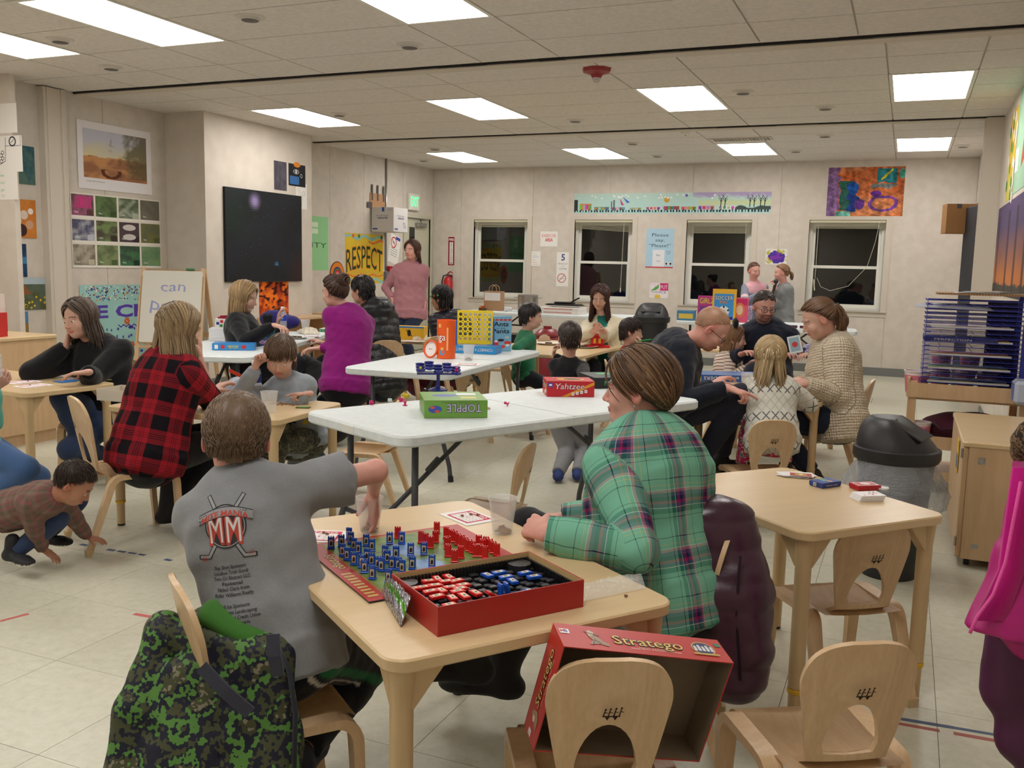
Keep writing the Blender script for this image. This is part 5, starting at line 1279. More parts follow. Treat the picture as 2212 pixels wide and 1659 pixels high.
person('standing woman in dusty pink top and jeans with hands in pockets',1.68,A_(889,572,11.35),pk,290,head=A_(890,541,11.25),hyaw=262,hpitch=2,rw=A_(851,652,11.30),rp=(1.2,-.7,-.3),lw=A_(918,654,11.30),lp=(-1.2,-.7,-.3),rhand=dict(d=(.1,-.1,-1),curl=10),lhand=dict(d=(-.1,-.1,-1),curl=10),ra=np.array([pk[0]-.10,pk[1]+.02,.09]),la=np.array([pk[0]+.09,pk[1]-.02,.09]),rkp=(0,-1,0),lkp=(0,-1,0),skin='pink',hair=HB(col=(70,46,38),n=600,len=.17,thick=.022,w=.006,hi=(104,72,56),cap=.014),shirt=HB(col=(170,118,126),t=.014,loose=1.12,sleeve=1.75,amp=.006,len=.12,name='blouse'),sleeve=1.5,pants=HB(col=(34,44,66)),shoes=HB(col=(60,44,38)),seed=24,fat=1.12,bust=1.1)
def cap_extra(col,beads=True):
 def f(g):
  m=MB();W,o=g['W'],g['org'];m.rgb(*col);n=20;vs=[]
  for i in range(7):
   a=PI/2*i/6
   for q in range(n):b_=2*PI*q/n;p=HC+np.array([.088*math.cos(a)*math.cos(b_),.104*math.cos(a)*math.sin(b_)-.004,.098*math.sin(a)+.004]);vs.append(W(p)-o)
  m.add(vs,[(i*n+q,i*n+(q+1)%n,(i+1)*n+(q+1)%n,(i+1)*n+q)for i in range(6)for q in range(n)]+[tuple(range(6*n,7*n))]);c=m.build('cap',M_cloth,g['t'],True)
  m=MB();m.rgb(*col);vs=[]
  for i in range(9):
   a=PI*i/8;
   for r_ in(1.0,1.55):vs.append(W(HC+np.array([.080*math.cos(a),.094*math.sin(a)*r_,.010-.012*(r_-1)]))-o)
  m.add(vs,[(2*i,2*i+1,2*i+3,2*i+2)for i in range(8)]);
  if beads:
   for q,cc in(((-.088,.02,.03),(220,70,40)),((-.085,.05,.035),(70,170,70)),((.088,.02,.03),(220,150,40)),((-.09,-.02,.03),(60,160,90))):m.rgb(*cc);m.ell(W(q)-o,(.011,.011,.011),8,5)
  m.build('brim',M_cloth,c,True)
 return f
person('person in dark navy puffer jacket and beaded cap, seen from behind',1.62,A_(972,682,8.8),A_(985,812,8.7),150,head=A_(953,645,8.75),hyaw=178,hpitch=10,lw=A_(925,760,8.5),la=A_(935,870,8.5),ra=A_(930,870,8.9),skin='tan',hair=HB(col=(24,20,22),n=200,len=.12,thick=.016,w=.009,cap=.010),shirt=HB(col=(28,30,44),mat=M_puff,t=.035,puff=.05,collar=.05,hood=.9,amp=.005,name='puffer_jacket'),pants=HB(col=(90,34,48)),shoes=HB(col=(40,36,40)),seed=26,extra=cap_extra((30,30,32)))
person('boy in green shirt in right profile beyond the yellow grid game',1.18,A_(1136,720,7.6),A_(1130,812,7.6),40,head=A_(1147,685,7.55),hyaw=28,hpitch=5,rw=A_(1117,795,7.45),rp=(.3,-.5,-.6),rhand=dict(d=(.2,-.1,-1),n=(-1,0,0),curl=20),ra=A_(1160,905,7.4),la=A_(1165,900,7.7),child=True,skin='light',hair=HB(col=(34,28,28),n=600,len=.06,thick=.012,w=.006,seg=5,flow='sweep',cap=.012),shirt=HB(col=(44,118,84),sleeve=1.9,name='shirt'),pants=HB(col=(30,32,40)),shoes=HB(col=(40,40,46)),seed=28)
pb=A_(1221,893,6.05)
person('small boy in black top and grey sweatpants standing, back to us',1.06,A_(1229,778,6.05),pb,108,head=A_(1230,731,6.03),hyaw=122,hpitch=4,rw=A_(1262,830,5.6),rp=(1,-.1,-.6),lw=A_(1196,768,6.2),lp=(-1,-.1,-.6),lhand=dict(d=(.1,.1,1),n=(.5,0,0),curl=60),ra=Z(1248,1020,.06),la=Z(1206,1022,.06),rkp=(0,1,0),lkp=(0,1,0),child=True,skin='light',hair=HB(col=(54,42,38),n=900,len=.05,thick=.012,w=.005,seg=4,flow='back',cap=.010),shirt=HB(col=(20,20,24),sleeve=1.95,t=.012,len=.12,name='shirt'),pants=HB(col=(134,134,137),loose=1.25,t=.012,len=.99),shoes=HB(col=(34,54,110),k=1.25),vox=.008,seed=30,hs=.90)
def cardi(rest,V,cc,g):
 q=V-g['neck'];u=q@g['rt']/g['k'];m=((q@g['fwd'])>.02)&(np.abs(u+.005)<.05+.0*u)&(rest[:,2]==0);cc[m]=srgb(28,108,96);return cc
person('woman with long dark hair in cream cardigan looking at her hands',1.66,A_(1303,688,9.0),A_(1305,800,9.0),280,head=A_(1296,643,8.9),hyaw=278,hpitch=20,rw=A_(1280,716,8.55),rp=(1,0,-1),lw=A_(1306,716,8.55),lp=(-1,0,-1),rhand=dict(d=(.6,-.1,.4),n=(0,-.8,0),mode='pinch'),lhand=dict(d=(-.6,-.1,.4),n=(0,-.8,0),mode='pinch'),ra=A_(1290,880,8.5),la=A_(1330,880,8.5),skin='light',hair=HB(col=(56,34,32),n=900,len=.46,thick=.02,w=.006,seg=12,hi=(84,52,46),cap=.012,flare=.1,part=.0),shirt=HB(col=(206,196,170),t=.016,amp=.005,cf=cardi,name='cardigan'),pants=HB(col=(30,32,44)),shoes=HB(col=(40,36,36)),seed=32,bust=1,lid=1)
person('small boy in red shirt, hand at his chin, at the cardigan table',1.10,A_(1358,752,7.75),A_(1352,840,7.75),20,head=A_(1364,717,7.7),hyaw=12,hpitch=8,rw=A_(1383,748,7.6),rp=(.8,.6,-1),rhand=dict(d=(-.1,.1,1),n=(-.8,.1,0),curl=60),ra=A_(1400,900,7.6),la=A_(1400,900,8.0),child=True,skin='light',hair=HB(col=(44,32,30),n=500,len=.07,thick=.014,w=.007,seg=5,flow='fwd',cap=.012),shirt=HB(col=(150,22,38),name='shirt',amp=.006),pants=HB(col=(40,42,56)),shoes=HB(col=(40,40,40)),seed=34)
def ears_extra(col,bow=True):
 def f(g):
  W,o=g['W'],g['org'];m=MB();m.rgb(*col);m.tube([W((.080*math.cos(a),-.002,HC[2]+.092*math.sin(a)))-o for a in np.linspace(-.2,PI+.2,15)],.007,6);hb=m.build('headband',M_cloth,g['t'],True)
  for sx in(-1,1):
   m=MB();m.rgb(*col);c=W((sx*.068,-.002,HC[2]+.108))-o;R=Matrix(((*g['Bh'][0],),(*g['Bh'][1],),(*g['Bh'][2],)));m.ell(c,(.038,.022,.038),16,9,R);m.build('ear',M_cloth,hb,True)
 return f
person('girl in striped shirt with black mouse-ear headband leaning on table',1.12,A_(1569,764,7.15),A_(1556,850,7.1),25,head=A_(1585,733,7.12),hyaw=12,hpitch=4,rw=A_(1610,792,7.0),rp=(.2,-.4,-1),lw=A_(1606,745,7.3),lp=(-.5,.8,-1),lhand=dict(d=(-.3,.2,1),n=(-.7,0,0),curl=60),ra=A_(1600,905,6.9),la=A_(1610,905,7.2),child=True,skin='light',hair=HB(col=(120,88,62),n=240,len=.17,thick=.016,w=.008,hi=(150,116,84),cap=.012),shirt=HB(mat=M_stripe,t=.010,name='striped_shirt'),pants=HB(col=(140,120,110)),shoes=HB(col=(60,36,36),h=.14),seed=36,extra=ears_extra((22,22,24)))
person('balding man in dark navy jacket leaning over and pointing at a card',1.80,A_(1462,745,5.30),A_(1425,905,5.25),20,head=A_(1536,712,5.12),hyaw=8,hpitch=40,rw=A_(1572,838,4.98),rp=(.3,-.6,-1),rhand=dict(d=(.9,.0,-.25),n=(0,.1,-1),mode='point',curl=45),lw=A_(1540,830,5.7),ra=A_(1510,1000,5.15),la=A_(1560,985,5.6),male=True,skin='pink',hair=HB(col=(172,130,104),n=900,len=.016,thick=.004,w=.003,seg=3,flow='back',hi=(190,150,120),cap=.0035,up=.12),brow=(170,120,90),shirt=HB(col=(24,28,40),t=.020,collar=.06,amp=.006,loose=1.08,name='jacket'),pants=HB(col=(36,38,50)),shoes=HB(col=(30,28,28)),glasses=dict(w=.8),seed=38,fat=1.15,vox=.008,fvox=.0036,beard=(176,110,80))
person('man with black glasses and dark jacket smiling, facing us',1.78,A_(1655,706,7.25),A_(1650,835,7.25),275,head=A_(1651,663,7.12),hyaw=300,hpitch=14,rw=A_(1602,765,6.95),rp=(1,0,-1),lw=A_(1690,770,6.95),lp=(-1,0,-1),ra=A_(1640,930,6.8),la=A_(1690,930,6.8),male=True,skin='pink',hair=HB(col=(62,54,52),n=900,len=.03,thick=.010,w=.004,seg=4,flow='back',hi=(110,100,96),cap=.007),brow=(50,40,36),beard=(70,52,44),shirt=HB(col=(28,32,48),t=.022,collar=.03,amp=.006,name='jacket'),pants=HB(col=(40,44,60)),shoes=HB(col=(30,30,30)),glasses=dict(w=1.3,hh=.013),seed=40,fat=1.15)
person('woman with brown ponytail in cream cable-knit sweater looking down',1.72,A_(1797,738,5.62),A_(1812,908,5.56),196,head=A_(1768,690,5.52),hyaw=200,hpitch=26,lw=A_(1738,828,5.32),lp=(-.2,-.9,-1),rw=A_(1728,820,5.62),rp=(.4,-.4,-1),lhand=dict(d=(-.9,.1,-.1),n=(0,.5,-.6),curl=45),rhand=dict(d=(-.8,-.2,-.1),curl=50),la=A_(1760,1025,5.45),ra=A_(1745,1015,5.8),skin='light',hair=HB(col=(92,66,50),n=1100,len=.2,thick=.014,w=.0045,tie=(0,-.105,.045),tail=.20,hi=(132,100,74),cap=.010,tn=110),brow=(96,70,52),shirt=HB(mat=M_cable,t=.022,loose=1.10,amp=.006,len=.26,name='cable_sweater'),pants=HB(col=(32,40,58)),shoes=HB(col=(40,32,30)),seed=42,bust=1.1,vox=.008,fvox=.0036,lid=1,fat=1.05)
person('small blonde girl in white patterned cardigan, back to us',1.12,A_(1664,818,5.08),A_(1668,950,4.98),108,head=A_(1663,772,5.05),hyaw=112,hpitch=8,lw=A_(1625,880,5.3),lp=(-1,-.2,-.6),rw=A_(1712,870,5.3),rp=(1,-.2,-.6),la=A_(1600,1010,5.2),ra=A_(1700,1000,5.4),child=True,skin='light',hair=HB(col=(176,148,106),n=1200,len=.21,thick=.018,w=.0046,hi=(204,182,146),cap=.012,flare=.15,flip=.2),shirt=HB(mat=M_wknit,t=.018,loose=1.15,len=.2,amp=.005,name='cardigan'),pants=HB(mat=M_floral,col=(210,60,110)),shoes=HB(col=(40,36,36)),vox=.0075,seed=44,hs=.92)
def yoke(rest,V,cc,g):
 q=V-g['neck'];z=q@g['up']/g['k'];cc[(rest[:,2]==0)&(z>-.15)]=srgb(216,164,172);m=((rest[:,2]==1)|(rest[:,2]==3))&(rest[:,1]>.16*g['k'])&(rest[:,1]<.21*g['k']);cc[m]=srgb(220,190,196);return cc
p1=A_(1632,697,12.25)
person('girl in grey and pink raglan top standing by the window',1.50,A_(1630,612,12.25),p1,300,head=A_(1629,586,12.2),hyaw=312,hpitch=8,rw=A_(1640,634,12.0),rp=(1,-.2,-1),lw=A_(1652,636,12.0),lp=(-1,-.2,-1),ra=np.array([p1[0]-.08,p1[1],.08]),la=np.array([p1[0]+.08,p1[1],.08]),rkp=(0,-1,0),lkp=(0,-1,0),child=True,skin='pink',hair=HB(col=(92,64,50),n=200,len=.2,thick=.010,w=.009,tie=(0,-.1,.06),tail=.05,cap=.008),shirt=HB(col=(132,138,154),cf=yoke,name='raglan_top'),pants=HB(col=(50,54,70)),shoes=HB(col=(200,190,190)),seed=46)
p2_=A_(1692,700,12.0)
person('girl in grey coat speaking into a black microphone by the window',1.48,A_(1694,618,12.0),p2_,215,head=A_(1688,590,11.95),hyaw=196,hpitch=4,rw=A_(1676,622,11.8),rp=(.8,-.2,-1),rhand=dict(d=(-.2,.1,.9),n=(-.7,0,0),curl=60),lw=A_(1673,648,11.8),lp=(-.6,-.3,-1),lhand=dict(curl=50),ra=np.array([p2_[0]-.08,p2_[1],.08]),la=np.array([p2_[0]+.08,p2_[1],.08]),rkp=(0,-1,0),lkp=(0,-1,0),child=True,skin='pink',hair=HB(col=(118,88,64),n=200,len=.2,thick=.012,w=.009,tie=(0,-.105,.02),tail=.12,cap=.008),shirt=HB(col=(128,130,130),t=.02,len=.3,collar=.03,name='coat'),pants=HB(col=(60,50,60)),shoes=HB(col=(60,50,50)),seed=48)
person('child in purple spotted jacket with brown ear headband, mostly hidden',1.25,A_(1785,738,6.95),A_(1780,830,6.95),215,head=A_(1800,700,6.95),hyaw=200,rw=A_(1712,762,6.6),rp=(.6,0,-1),rhand=dict(d=(-.1,.1,1),curl=50),lw=A_(1708,775,6.4),lp=(-.6,0,-1),ra=A_(1760,930,6.6),la=A_(1760,930,6.4),child=True,skin='light',hair=HB(col=(96,70,54),n=120,len=.2),shirt=HB(mat=M_purp,t=.02,name='spotted_jacket'),pants=HB(col=(40,40,50)),shoes=HB(col=(40,40,50)),seed=50,extra=ears_extra((58,44,40)))
M_print=mat('printed_card',rough=.38,spec=.45,kind=k_vcol())
M_paper=mat('printed_paper',rough=.7,spec=.3,kind=k_vcol())
M_poster=mat('painted_paper',rough=.75,spec=.25,kind=k_vcol(60,.08,.06,90))
M_pl=mat('coloured_plastic',rough=.3,spec=.5,kind=k_vcol())
M_clear=mat('clear_cup',(235,236,236),.12,spec=.6,kind=lambda nt,b:b.inputs['Alpha'].__setattr__('default_value',.26))
M_bean=mat('beans',rough=.6,kind=k_noise((120,78,52),(158,112,80),80,0))
M_steel=MATS['steel']
def side(m,f,w,d,h):
 """aim the print plane at a face of a box w x d x h whose base is centred on the origin"""
 e=.0006
 m.m={'F':Matrix(((1,0,0,0),(0,0,-1,-d/2-e),(0,1,0,h/2),(0,0,0,1))),'B':Matrix(((-1,0,0,0),(0,0,1,d/2+e),(0,1,0,h/2),(0,0,0,1))),'L':Matrix(((0,0,-1,-w/2-e),(-1,0,0,0),(0,1,0,h/2),(0,0,0,1))),'R':Matrix(((0,0,1,w/2+e),(1,0,0,0),(0,1,0,h/2),(0,0,0,1))),'T':Matrix(((1,0,0,0),(0,1,0,0),(0,0,1,h+e),(0,0,0,1)))}[f];return m
def box_thing(name,label,cat,p,rz,w,d,h,col,prints=None,split=.8,m=None,group=None,base_col=None,up=True):
 t=thing(name,label,cat,p,math.radians(rz),group)
 b=MB();b.col=srgb(base_col or col);b.bbox(-w/2+.0015,w/2-.0015,-d/2+.0015,d/2-.0015,0,h*.6,.001);b.build('base',m or M_print,t)
 b=MB();b.col=srgb(col);b.bbox(-w/2,w/2,-d/2,d/2,h*(1-split),h,.0012);l=b.build('lid',m or M_print,t)
 if prints:
  b=MB();prints(b,w,d,h);b.m=Matrix.Identity(4);b.build('print',M_print,l)
 return t
def rgb(m,*c):m.col=srgb(*c);return m
W_,K_=(240,240,236),(20,20,22)
def outl(m,s,x,y,h,c1,c2,z=0.0,w=None,off=.03,shear=0.0,rot=0,arc=None):
 rgb(m,*c2).text(s,x,y,h,z,w=w,bold=off,shear=shear,rot=rot,arc=arc);rgb(m,*c1).text(s,x,y,h,z+.0005,w=w and w*.985,shear=shear,rot=rot,arc=arc)
A0,A1=54.0,math.radians(54.0)
bc=np.array([-1.402,1.941,.621]);ex=np.array([math.cos(A1),math.sin(A1),0]);ey=np.array([math.sin(A1),-math.cos(A1),0]);BS=.455
def bd(u,v,z=0):q=bc+ex*u*BS+ey*v*BS;return(q[0],q[1],.621+z)
t=thing('game_board','open red-bordered board with a green map under blue and red pieces','game board',(bc[0],bc[1],.6205),A1)
m=MB();rgb(m,40,40,46).box(0,BS,-BS,0,0,.004);m.build('board',M_print,t)
m=MB();rgb(m,176,44,42).rect(0,BS,-BS,0,.0044)
rgb(m,150,128,62).rect(BS*.10,BS*.90,-BS*.97,-BS*.03,.0047)
def mapf(u,v):
 n=sn(u,v,9,3,4);g=mixc((92,128,62),(128,152,84),np.clip(n+.5,0,1));dk=np.clip(sn(u+3,v,16,5,3)*2-.5,0,1);g=mixc(g,(84,84,74),dk*.7)
 for cx,cy in((.5,.33),(.5,.68)):
  w_=np.clip(1.6-np.sqrt(((u-cx)/.085)**2+((v-cy)/.10)**2)+.3*sn(u,v,30,2,2),0,1);w_=np.clip(w_*3,0,1);g=mixc(g,(118,152,196),w_)
 return g
paint(m,BS*.76,BS*.86,60,60,mapf,.005,BS*.12,-BS*.93)
for k in range(11):
 rgb(m,104,120,70).rect(BS*(.12+.076*k)-.0004,BS*(.12+.076*k)+.0004,-BS*.93,-BS*.07,.0052);m.rect(BS*.12,BS*.88,-BS*(.07+.086*k)-.0004,-BS*(.07+.086*k)+.0004,.0052)
outl(m,'Stratego',BS*.045,-BS*.36,.026,(226,206,130),(60,16,14),.0048,w=.12,rot=-PI/2)
rgb(m,190,160,90)
for k in range(9):m.rect(BS*.02,BS*.075,-BS*(.56+.045*k)-.012,-BS*(.56+.045*k),.0049)
for k in range(40):rgb(m,120,100,40).disc(BS*(.108),-BS*(.04+.023*k),.0025,z=.0051,n=6)
m.build('print',M_print,t)
def piece_proto(name,col,face=True):
 t=thing(name,'','game piece');m=MB();rgb(m,*col);w,d,h=.013,.0055,.030
 m.bbox(-w*.72,w*.72,-d,d,0,.004,.001);m.bbox(-w/2,w/2,-d/2,d/2,.003,h,.0006)
 for x in(-w/2+.001,0,w/2-.001):m.box(x-.0013,x+.0013,-d/2-.0005,d/2+.0005,h,h+.0035)
 for x in(-w/2,w/2):m.cyl((x,0,.003),(x,0,h+.002),.0022,n=6)
 m.build('body',M_pl,t)
 if face:
  m=MB();side(m,'F',w,d,h);rgb(m,225,205,170).rect(-w*.36,w*.36,-.008,.010,.0004);rgb(m,60,40,40).poly([(-.003,-.006),(.003,-.005),(.0035,.003),(0,.008),(-.003,.002)],.0007);m.m=Matrix.Identity(4);m.build('crest',M_print,t)
 return t
z3=lambda x,y:(620+x/2.572,1020+y/2.572)
BLUE=[(245,425),(302,415),(310,468),(345,375),(355,400),(372,435),(398,455),(335,490),(372,515),(440,412),(472,440),(445,495),(470,520),(505,540),(525,550),(430,560),(415,530),(475,595),(570,400),(638,398),(606,480),(687,462),(760,458),(545,478),(558,505),(583,540),(620,545),(640,560),(697,540),(805,530),(565,615)]
RED=[(615,368),(832,340),(745,395),(770,405),(797,422),(825,392),(885,370),(890,425),(912,380),(930,390),(950,405),(970,415),(990,430),(1010,440),(1030,450),(965,480),(895,470),(930,500),(1065,415),(1085,440),(1105,425),(1125,438),(1145,452),(1070,470),(1100,480),(1165,465),(1050,470)]
pb_,pr_=piece_proto('game_piece',(28,84,190)),piece_proto('game_piece',(214,34,36),False)
ORD='first second third fourth fifth sixth seventh eighth ninth tenth eleventh twelfth thirteenth fourteenth fifteenth sixteenth seventeenth eighteenth nineteenth twentieth twenty-first twenty-second twenty-third twenty-fourth twenty-fifth twenty-sixth twenty-seventh twenty-eighth twenty-ninth thirtieth thirty-first'.split()
for lst,pr,col,grp,rz0 in((BLUE,pb_,'blue','blue pieces standing on the game board',-36),(RED,pr_,'red','red pieces standing on the game board',144)):
 for i,q in enumerate(lst):
  p=Z(*z3(*q),.6262);t=pr if i==0 else dup(pr);t.location=p;t.rotation_euler=(0,0,math.radians(rz0+54+rnd.uniform(-12,12)));t['label']='upright %s castle piece on the board, %s counting from the left'%(col,ORD[sorted(lst).index(q)]);t['group']=grp
t=thing('game_box','open red game box bottom with black tray of red and blue pieces','game box',(-.814,1.576,.6205),A1)
w,d,hh=.356,.228,.062
m=MB();rgb(m,170,36,32);e=.0025
m.box(0,w,0,d,0,.003);m.box(0,w,0,e,.003,hh);m.box(0,w,d-e,d,.003,hh);m.box(0,e,e,d-e,.003,hh);m.box(w-e,w,e,d-e,.003,hh);m.build('box',M_print,t)
m=MB();rgb(m,200,170,120);[m.box(*a)for a in((e,w-e,e,e+.001,.01,hh-.001),(e,w-e,d-e-.001,d-e,.01,hh-.001),(e,e+.001,e,d-e,.01,hh-.001),(w-e-.001,w-e,e,d-e,.01,hh-.001))];m.build('lining',M_print,t)
m=MB();rgb(m,26,26,30)
tz=.040;m.box(e+.001,w-e-.001,e+.001,d-e-.001,tz-.012,tz-.010)
for i in range(12):
 for j in range(9):
  x,y=.018+i*.0272,.014+j*.0225
  m.bbox(x,x+.020,y,y+.0155,tz-.010,tz-.0005-.004*((i+j)%2),.002)
for sx in(0,1):
 x=.008 if sx==0 else w-.016
 for k in range(26):y=.006+k*.0083;m.box(x,x+.006,y,y+.005,tz-.01,tz+.012)
for k in range(40):x=.008+k*.0086;m.box(x,x+.005,d-.012,d-.006,tz-.01,tz+.012);m.box(x,x+.005,.005,.011,tz-.01,tz+.010)
m.lathe([(.0,0),(.03,0),(.028,.014),(0,.016)],(.02,d-.028,tz-.005),12);m.lathe([(.0,0),(.03,0),(.028,.014),(0,.016)],(w-.045,d-.03,tz-.005),12)
m.build('tray',mat('tray_black',rough=.35,kind=k_vcol()),t)
def lying(name,col):
 t=thing(name,'','game piece');m=MB();rgb(m,*col);m.bbox(-.0085,.0085,-.015,.015,0,.007,.001)
 for x in(-.006,0,.006):m.box(x-.0018,x+.0018,.015,.018,.001,.006)
 m.build('body',M_pl,t);m=MB();rgb(m,236,222,190).rect(-.005,.005,-.008,.010,.0074);rgb(m,60,46,40).poly([(-.003,-.005),(.003,-.004),(.002,.004),(-.001,.007)],.0077);m.build('crest',M_print,t);return t
RB=[(700,640),(755,632),(785,598),(835,585),(900,575),(820,622),(940,597),(905,632),(975,620),(860,650),(945,655),(795,655),(830,682),(920,690),(985,680),(1050,663),(900,730),(1060,715),(960,640),(880,600)]
BB=[(1115,565),(1175,550),(1215,575),(1255,597),(1320,552),(1370,573),(1300,665),(1350,655)]
lr,lb=lying('game_piece',(216,32,32)),lying('game_piece',(24,84,196))
for lst,pr,col in((RB,lr,'red'),(BB,lb,'blue')):
 for i,q in enumerate(lst):
  p=Z(*z3(*q),.668);t2=pr if i==0 else dup(pr);t2.location=(p[0],p[1],.6605);t2.rotation_euler=(rnd.uniform(-.05,.05),0,math.radians(54-90+rnd.choice((0,0,0,90))+rnd.uniform(-6,6)));t2['label']='%s game piece lying in the black tray, %s counting from the left'%(col,ORD[sorted(lst).index(q)]);t2['group']=col+' pieces lying in the tray'
for q,pr,lab,rx in(((1180,655),lb,'blue game piece standing up in the tray',1.45),((1215,648),lb,'blue game piece leaning beside another in the tray',1.35),((1140,680),lr,'tilted red game piece beside the blue standing ones in the tray',.5)):
 p=Z(*z3(*q),.672);t2=dup(pr);t2.location=(p[0],p[1],.668);t2.rotation_euler=(rx,0,math.radians(54+90));t2['label']=lab;t2['group']='pieces standing in the tray'
 if 'group' in t2 and False:pass
TL,TR,TB=D(1218,1396,1.80),D(1585,1432,1.90),D(1195,1345,1.878)
uz=_n(TL-TB);ux=_n((TR-TL)-uz*((TR-TL)@uz));uy=np.cross(uz,ux);lw_,lh_=np.linalg.norm(TR-TL),.245
t=thing('game_box','red game box lid hanging open over the back of a chair','game box');O=TL-uy*lh_;dp=float(np.linalg.norm(TL-TB))
t.matrix_world=Matrix(((ux[0],uy[0],uz[0],O[0]),(ux[1],uy[1],uz[1],O[1]),(ux[2],uy[2],uz[2],O[2]),(0,0,0,1)))
m=MB();rgb(m,186,40,34);e=.0022;w,h_=lw_,lh_
m.box(0,w,0,h_,-dp,-dp+e)
for a in((0,w,h_-e,h_),(0,w,0,e),(0,e,e,h_-e),(w-e,w,e,h_-e)):m.box(*a,-dp+e,0)
m.build('shell',M_print,t)
m=MB();rgb(m,120,104,86);m.box(e,w-e,e,h_-e,-dp+e,-dp+e+.0006);rgb(m,126,110,90)
for a in((e,w-e,h_-e-.0006,h_-e),(e,w-e,e,e+.0006),(e,e+.0006,e,h_-e),(w-e-.0006,w-e,e,h_-e)):m.box(*a,-dp+e,-.001)
m.build('lining',M_paper,t)
def strat(m,L,mir=0):
 outl(m,'Stratego',L*.02,-.014,.030,(228,196,104),(52,14,12),.0006,w=L*.42,off=.045)
 rgb(m,236,226,210).text('Capture the Flag in this',L*.05,-.0215,.0040,.0006,w=L*.20);m.text('Classic Game of Battlefield Strategy!',L*.05,-.027,.0040,.0006,w=L*.30)
 rgb(m,240,240,238).rect(-L*.485,-L*.43,.006,.022,.0006);rgb(m,200,40,50).text('M',-L*.468,.010,.010,.0009,bold=.03);rgb(m,40,90,170).text('B',-L*.448,.010,.010,.0009,bold=.03)
 rgb(m,34,120,90).rect(L*.45,L*.485,.012,.024,.0006)
 rgb(m,150,120,92).poly([(-L*.34,-.026),(-L*.31,-.010),(-L*.33,.004),(-L*.30,.010),(-L*.27,.002),(-L*.25,-.012),(-L*.22,-.02),(-L*.23,-.028),(-L*.28,-.022)],.0006)
 rgb(m,196,176,150).poly([(-L*.325,.004),(-L*.30,.006),(-L*.285,.018),(-L*.31,.026),(-L*.33,.018)],.0008);rgb(m,52,40,36).line([(-L*.34,.02),(-L*.31,.012),(-L*.26,.008)],.0025,.001);m.line([(-L*.32,-.026),(-L*.30,-.008),(-L*.27,-.02)],.0022,.001)
 rgb(m,196,160,84).disc(L*.36,.0,L*.072,.024,.0006,28);rgb(m,44,42,92).disc(L*.36,.0,L*.064,.0205,.0009,28)
 rgb(m,226,226,232)
 for k in range(5):x=L*(.31+.025*k);m.rect(x-L*.009,x+L*.009,-.010,.004+.004*(k%2),.0012);m.disc(x,.004+.004*(k%2),L*.009,.004,.0012,10)
 rgb(m,196,160,84).rect(L*.28,L*.44,-.024,-.0175,.0012)
m=MB();m.m=Matrix(((1,0,0,w/2),(0,0,1,h_+.0003),(0,-1,0,-dp/2),(0,0,0,1)));m.m=Matrix(((1,0,0,w/2),(0,0,1,h_+.0003),(0,-1,0,-dp/2),(0,0,0,1)))
m.m=Matrix.Translation((w/2,h_+.0003,-dp/2))@Matrix(((1,0,0,0),(0,0,1,0),(0,-1,0,0),(0,0,0,1)));strat(m,w)
m.m=Matrix.Translation((-.0003,h_/2,-dp/2))@Matrix(((0,0,-1,0),(1,0,0,0),(0,-1,0,0),(0,0,0,1)))
L=h_;rgb(m,0,0,0);outl(m,'Stratego',L*.08,-.008,.024,(228,196,104),(52,14,12),.0006,w=L*.56,off=.045);rgb(m,236,226,210).text('Capture the Flag in this Classic Game',L*.08,-.019,.0036,.0006,w=L*.45)
rgb(m,240,240,238).rect(-L*.48,-L*.42,-.006,.010,.0006);rgb(m,200,40,50).text('M',-L*.458,-.002,.008,.0009);rgb(m,160,130,100).poly([(-L*.38,-.024),(-L*.33,-.006),(-L*.30,.018),(-L*.25,.01),(-L*.22,-.01),(-L*.26,-.022)],.0006);rgb(m,226,206,180).disc(-L*.31,.0,.007,z=.0009)
m.m=Matrix.Identity(4);m.build('print',M_print,t)
def cup(label,p,k=1.0,beans=True,group='clear plastic cups',tilt=0,rz=0):
 t=thing('plastic_cup',label,'cup',p,rz,group,rot=(tilt,0,rz))
 m=MB();m.lathe([(.0265*k,.001),(.027*k,.0),(.040*k,.098*k),(.0415*k,.1*k),(.0425*k,.101*k),(.0415*k,.102*k),(.0393*k,.100*k),(.0262*k,.002)],n=28);m.build('cup',M_clear,t,50)
 if beans:
  m=MB();r=random.Random(int(p[0]*1000))
  for i in range(46):a,q=r.random()*6.28,r.random()**.5;rr=.023*k*q;m.ell((rr*math.cos(a),rr*math.sin(a),.005+.018*r.random()*(1.1-q)),(.0055,.0038,.003),6,4,Matrix.Rotation(r.random()*3,3,'Z'))
  o=m.build('beans',M_bean,t,True);o['kind']='stuff'
 return t
p=Z(1085,1151,.6205);cup('clear plastic cup with brown beans beside the bingo card',(p[0],p[1],.6205))
p=Z(798,1147,.6205);cup('clear plastic cup the grey shirted boy is reaching into',(p[0],p[1],.6205),.95)
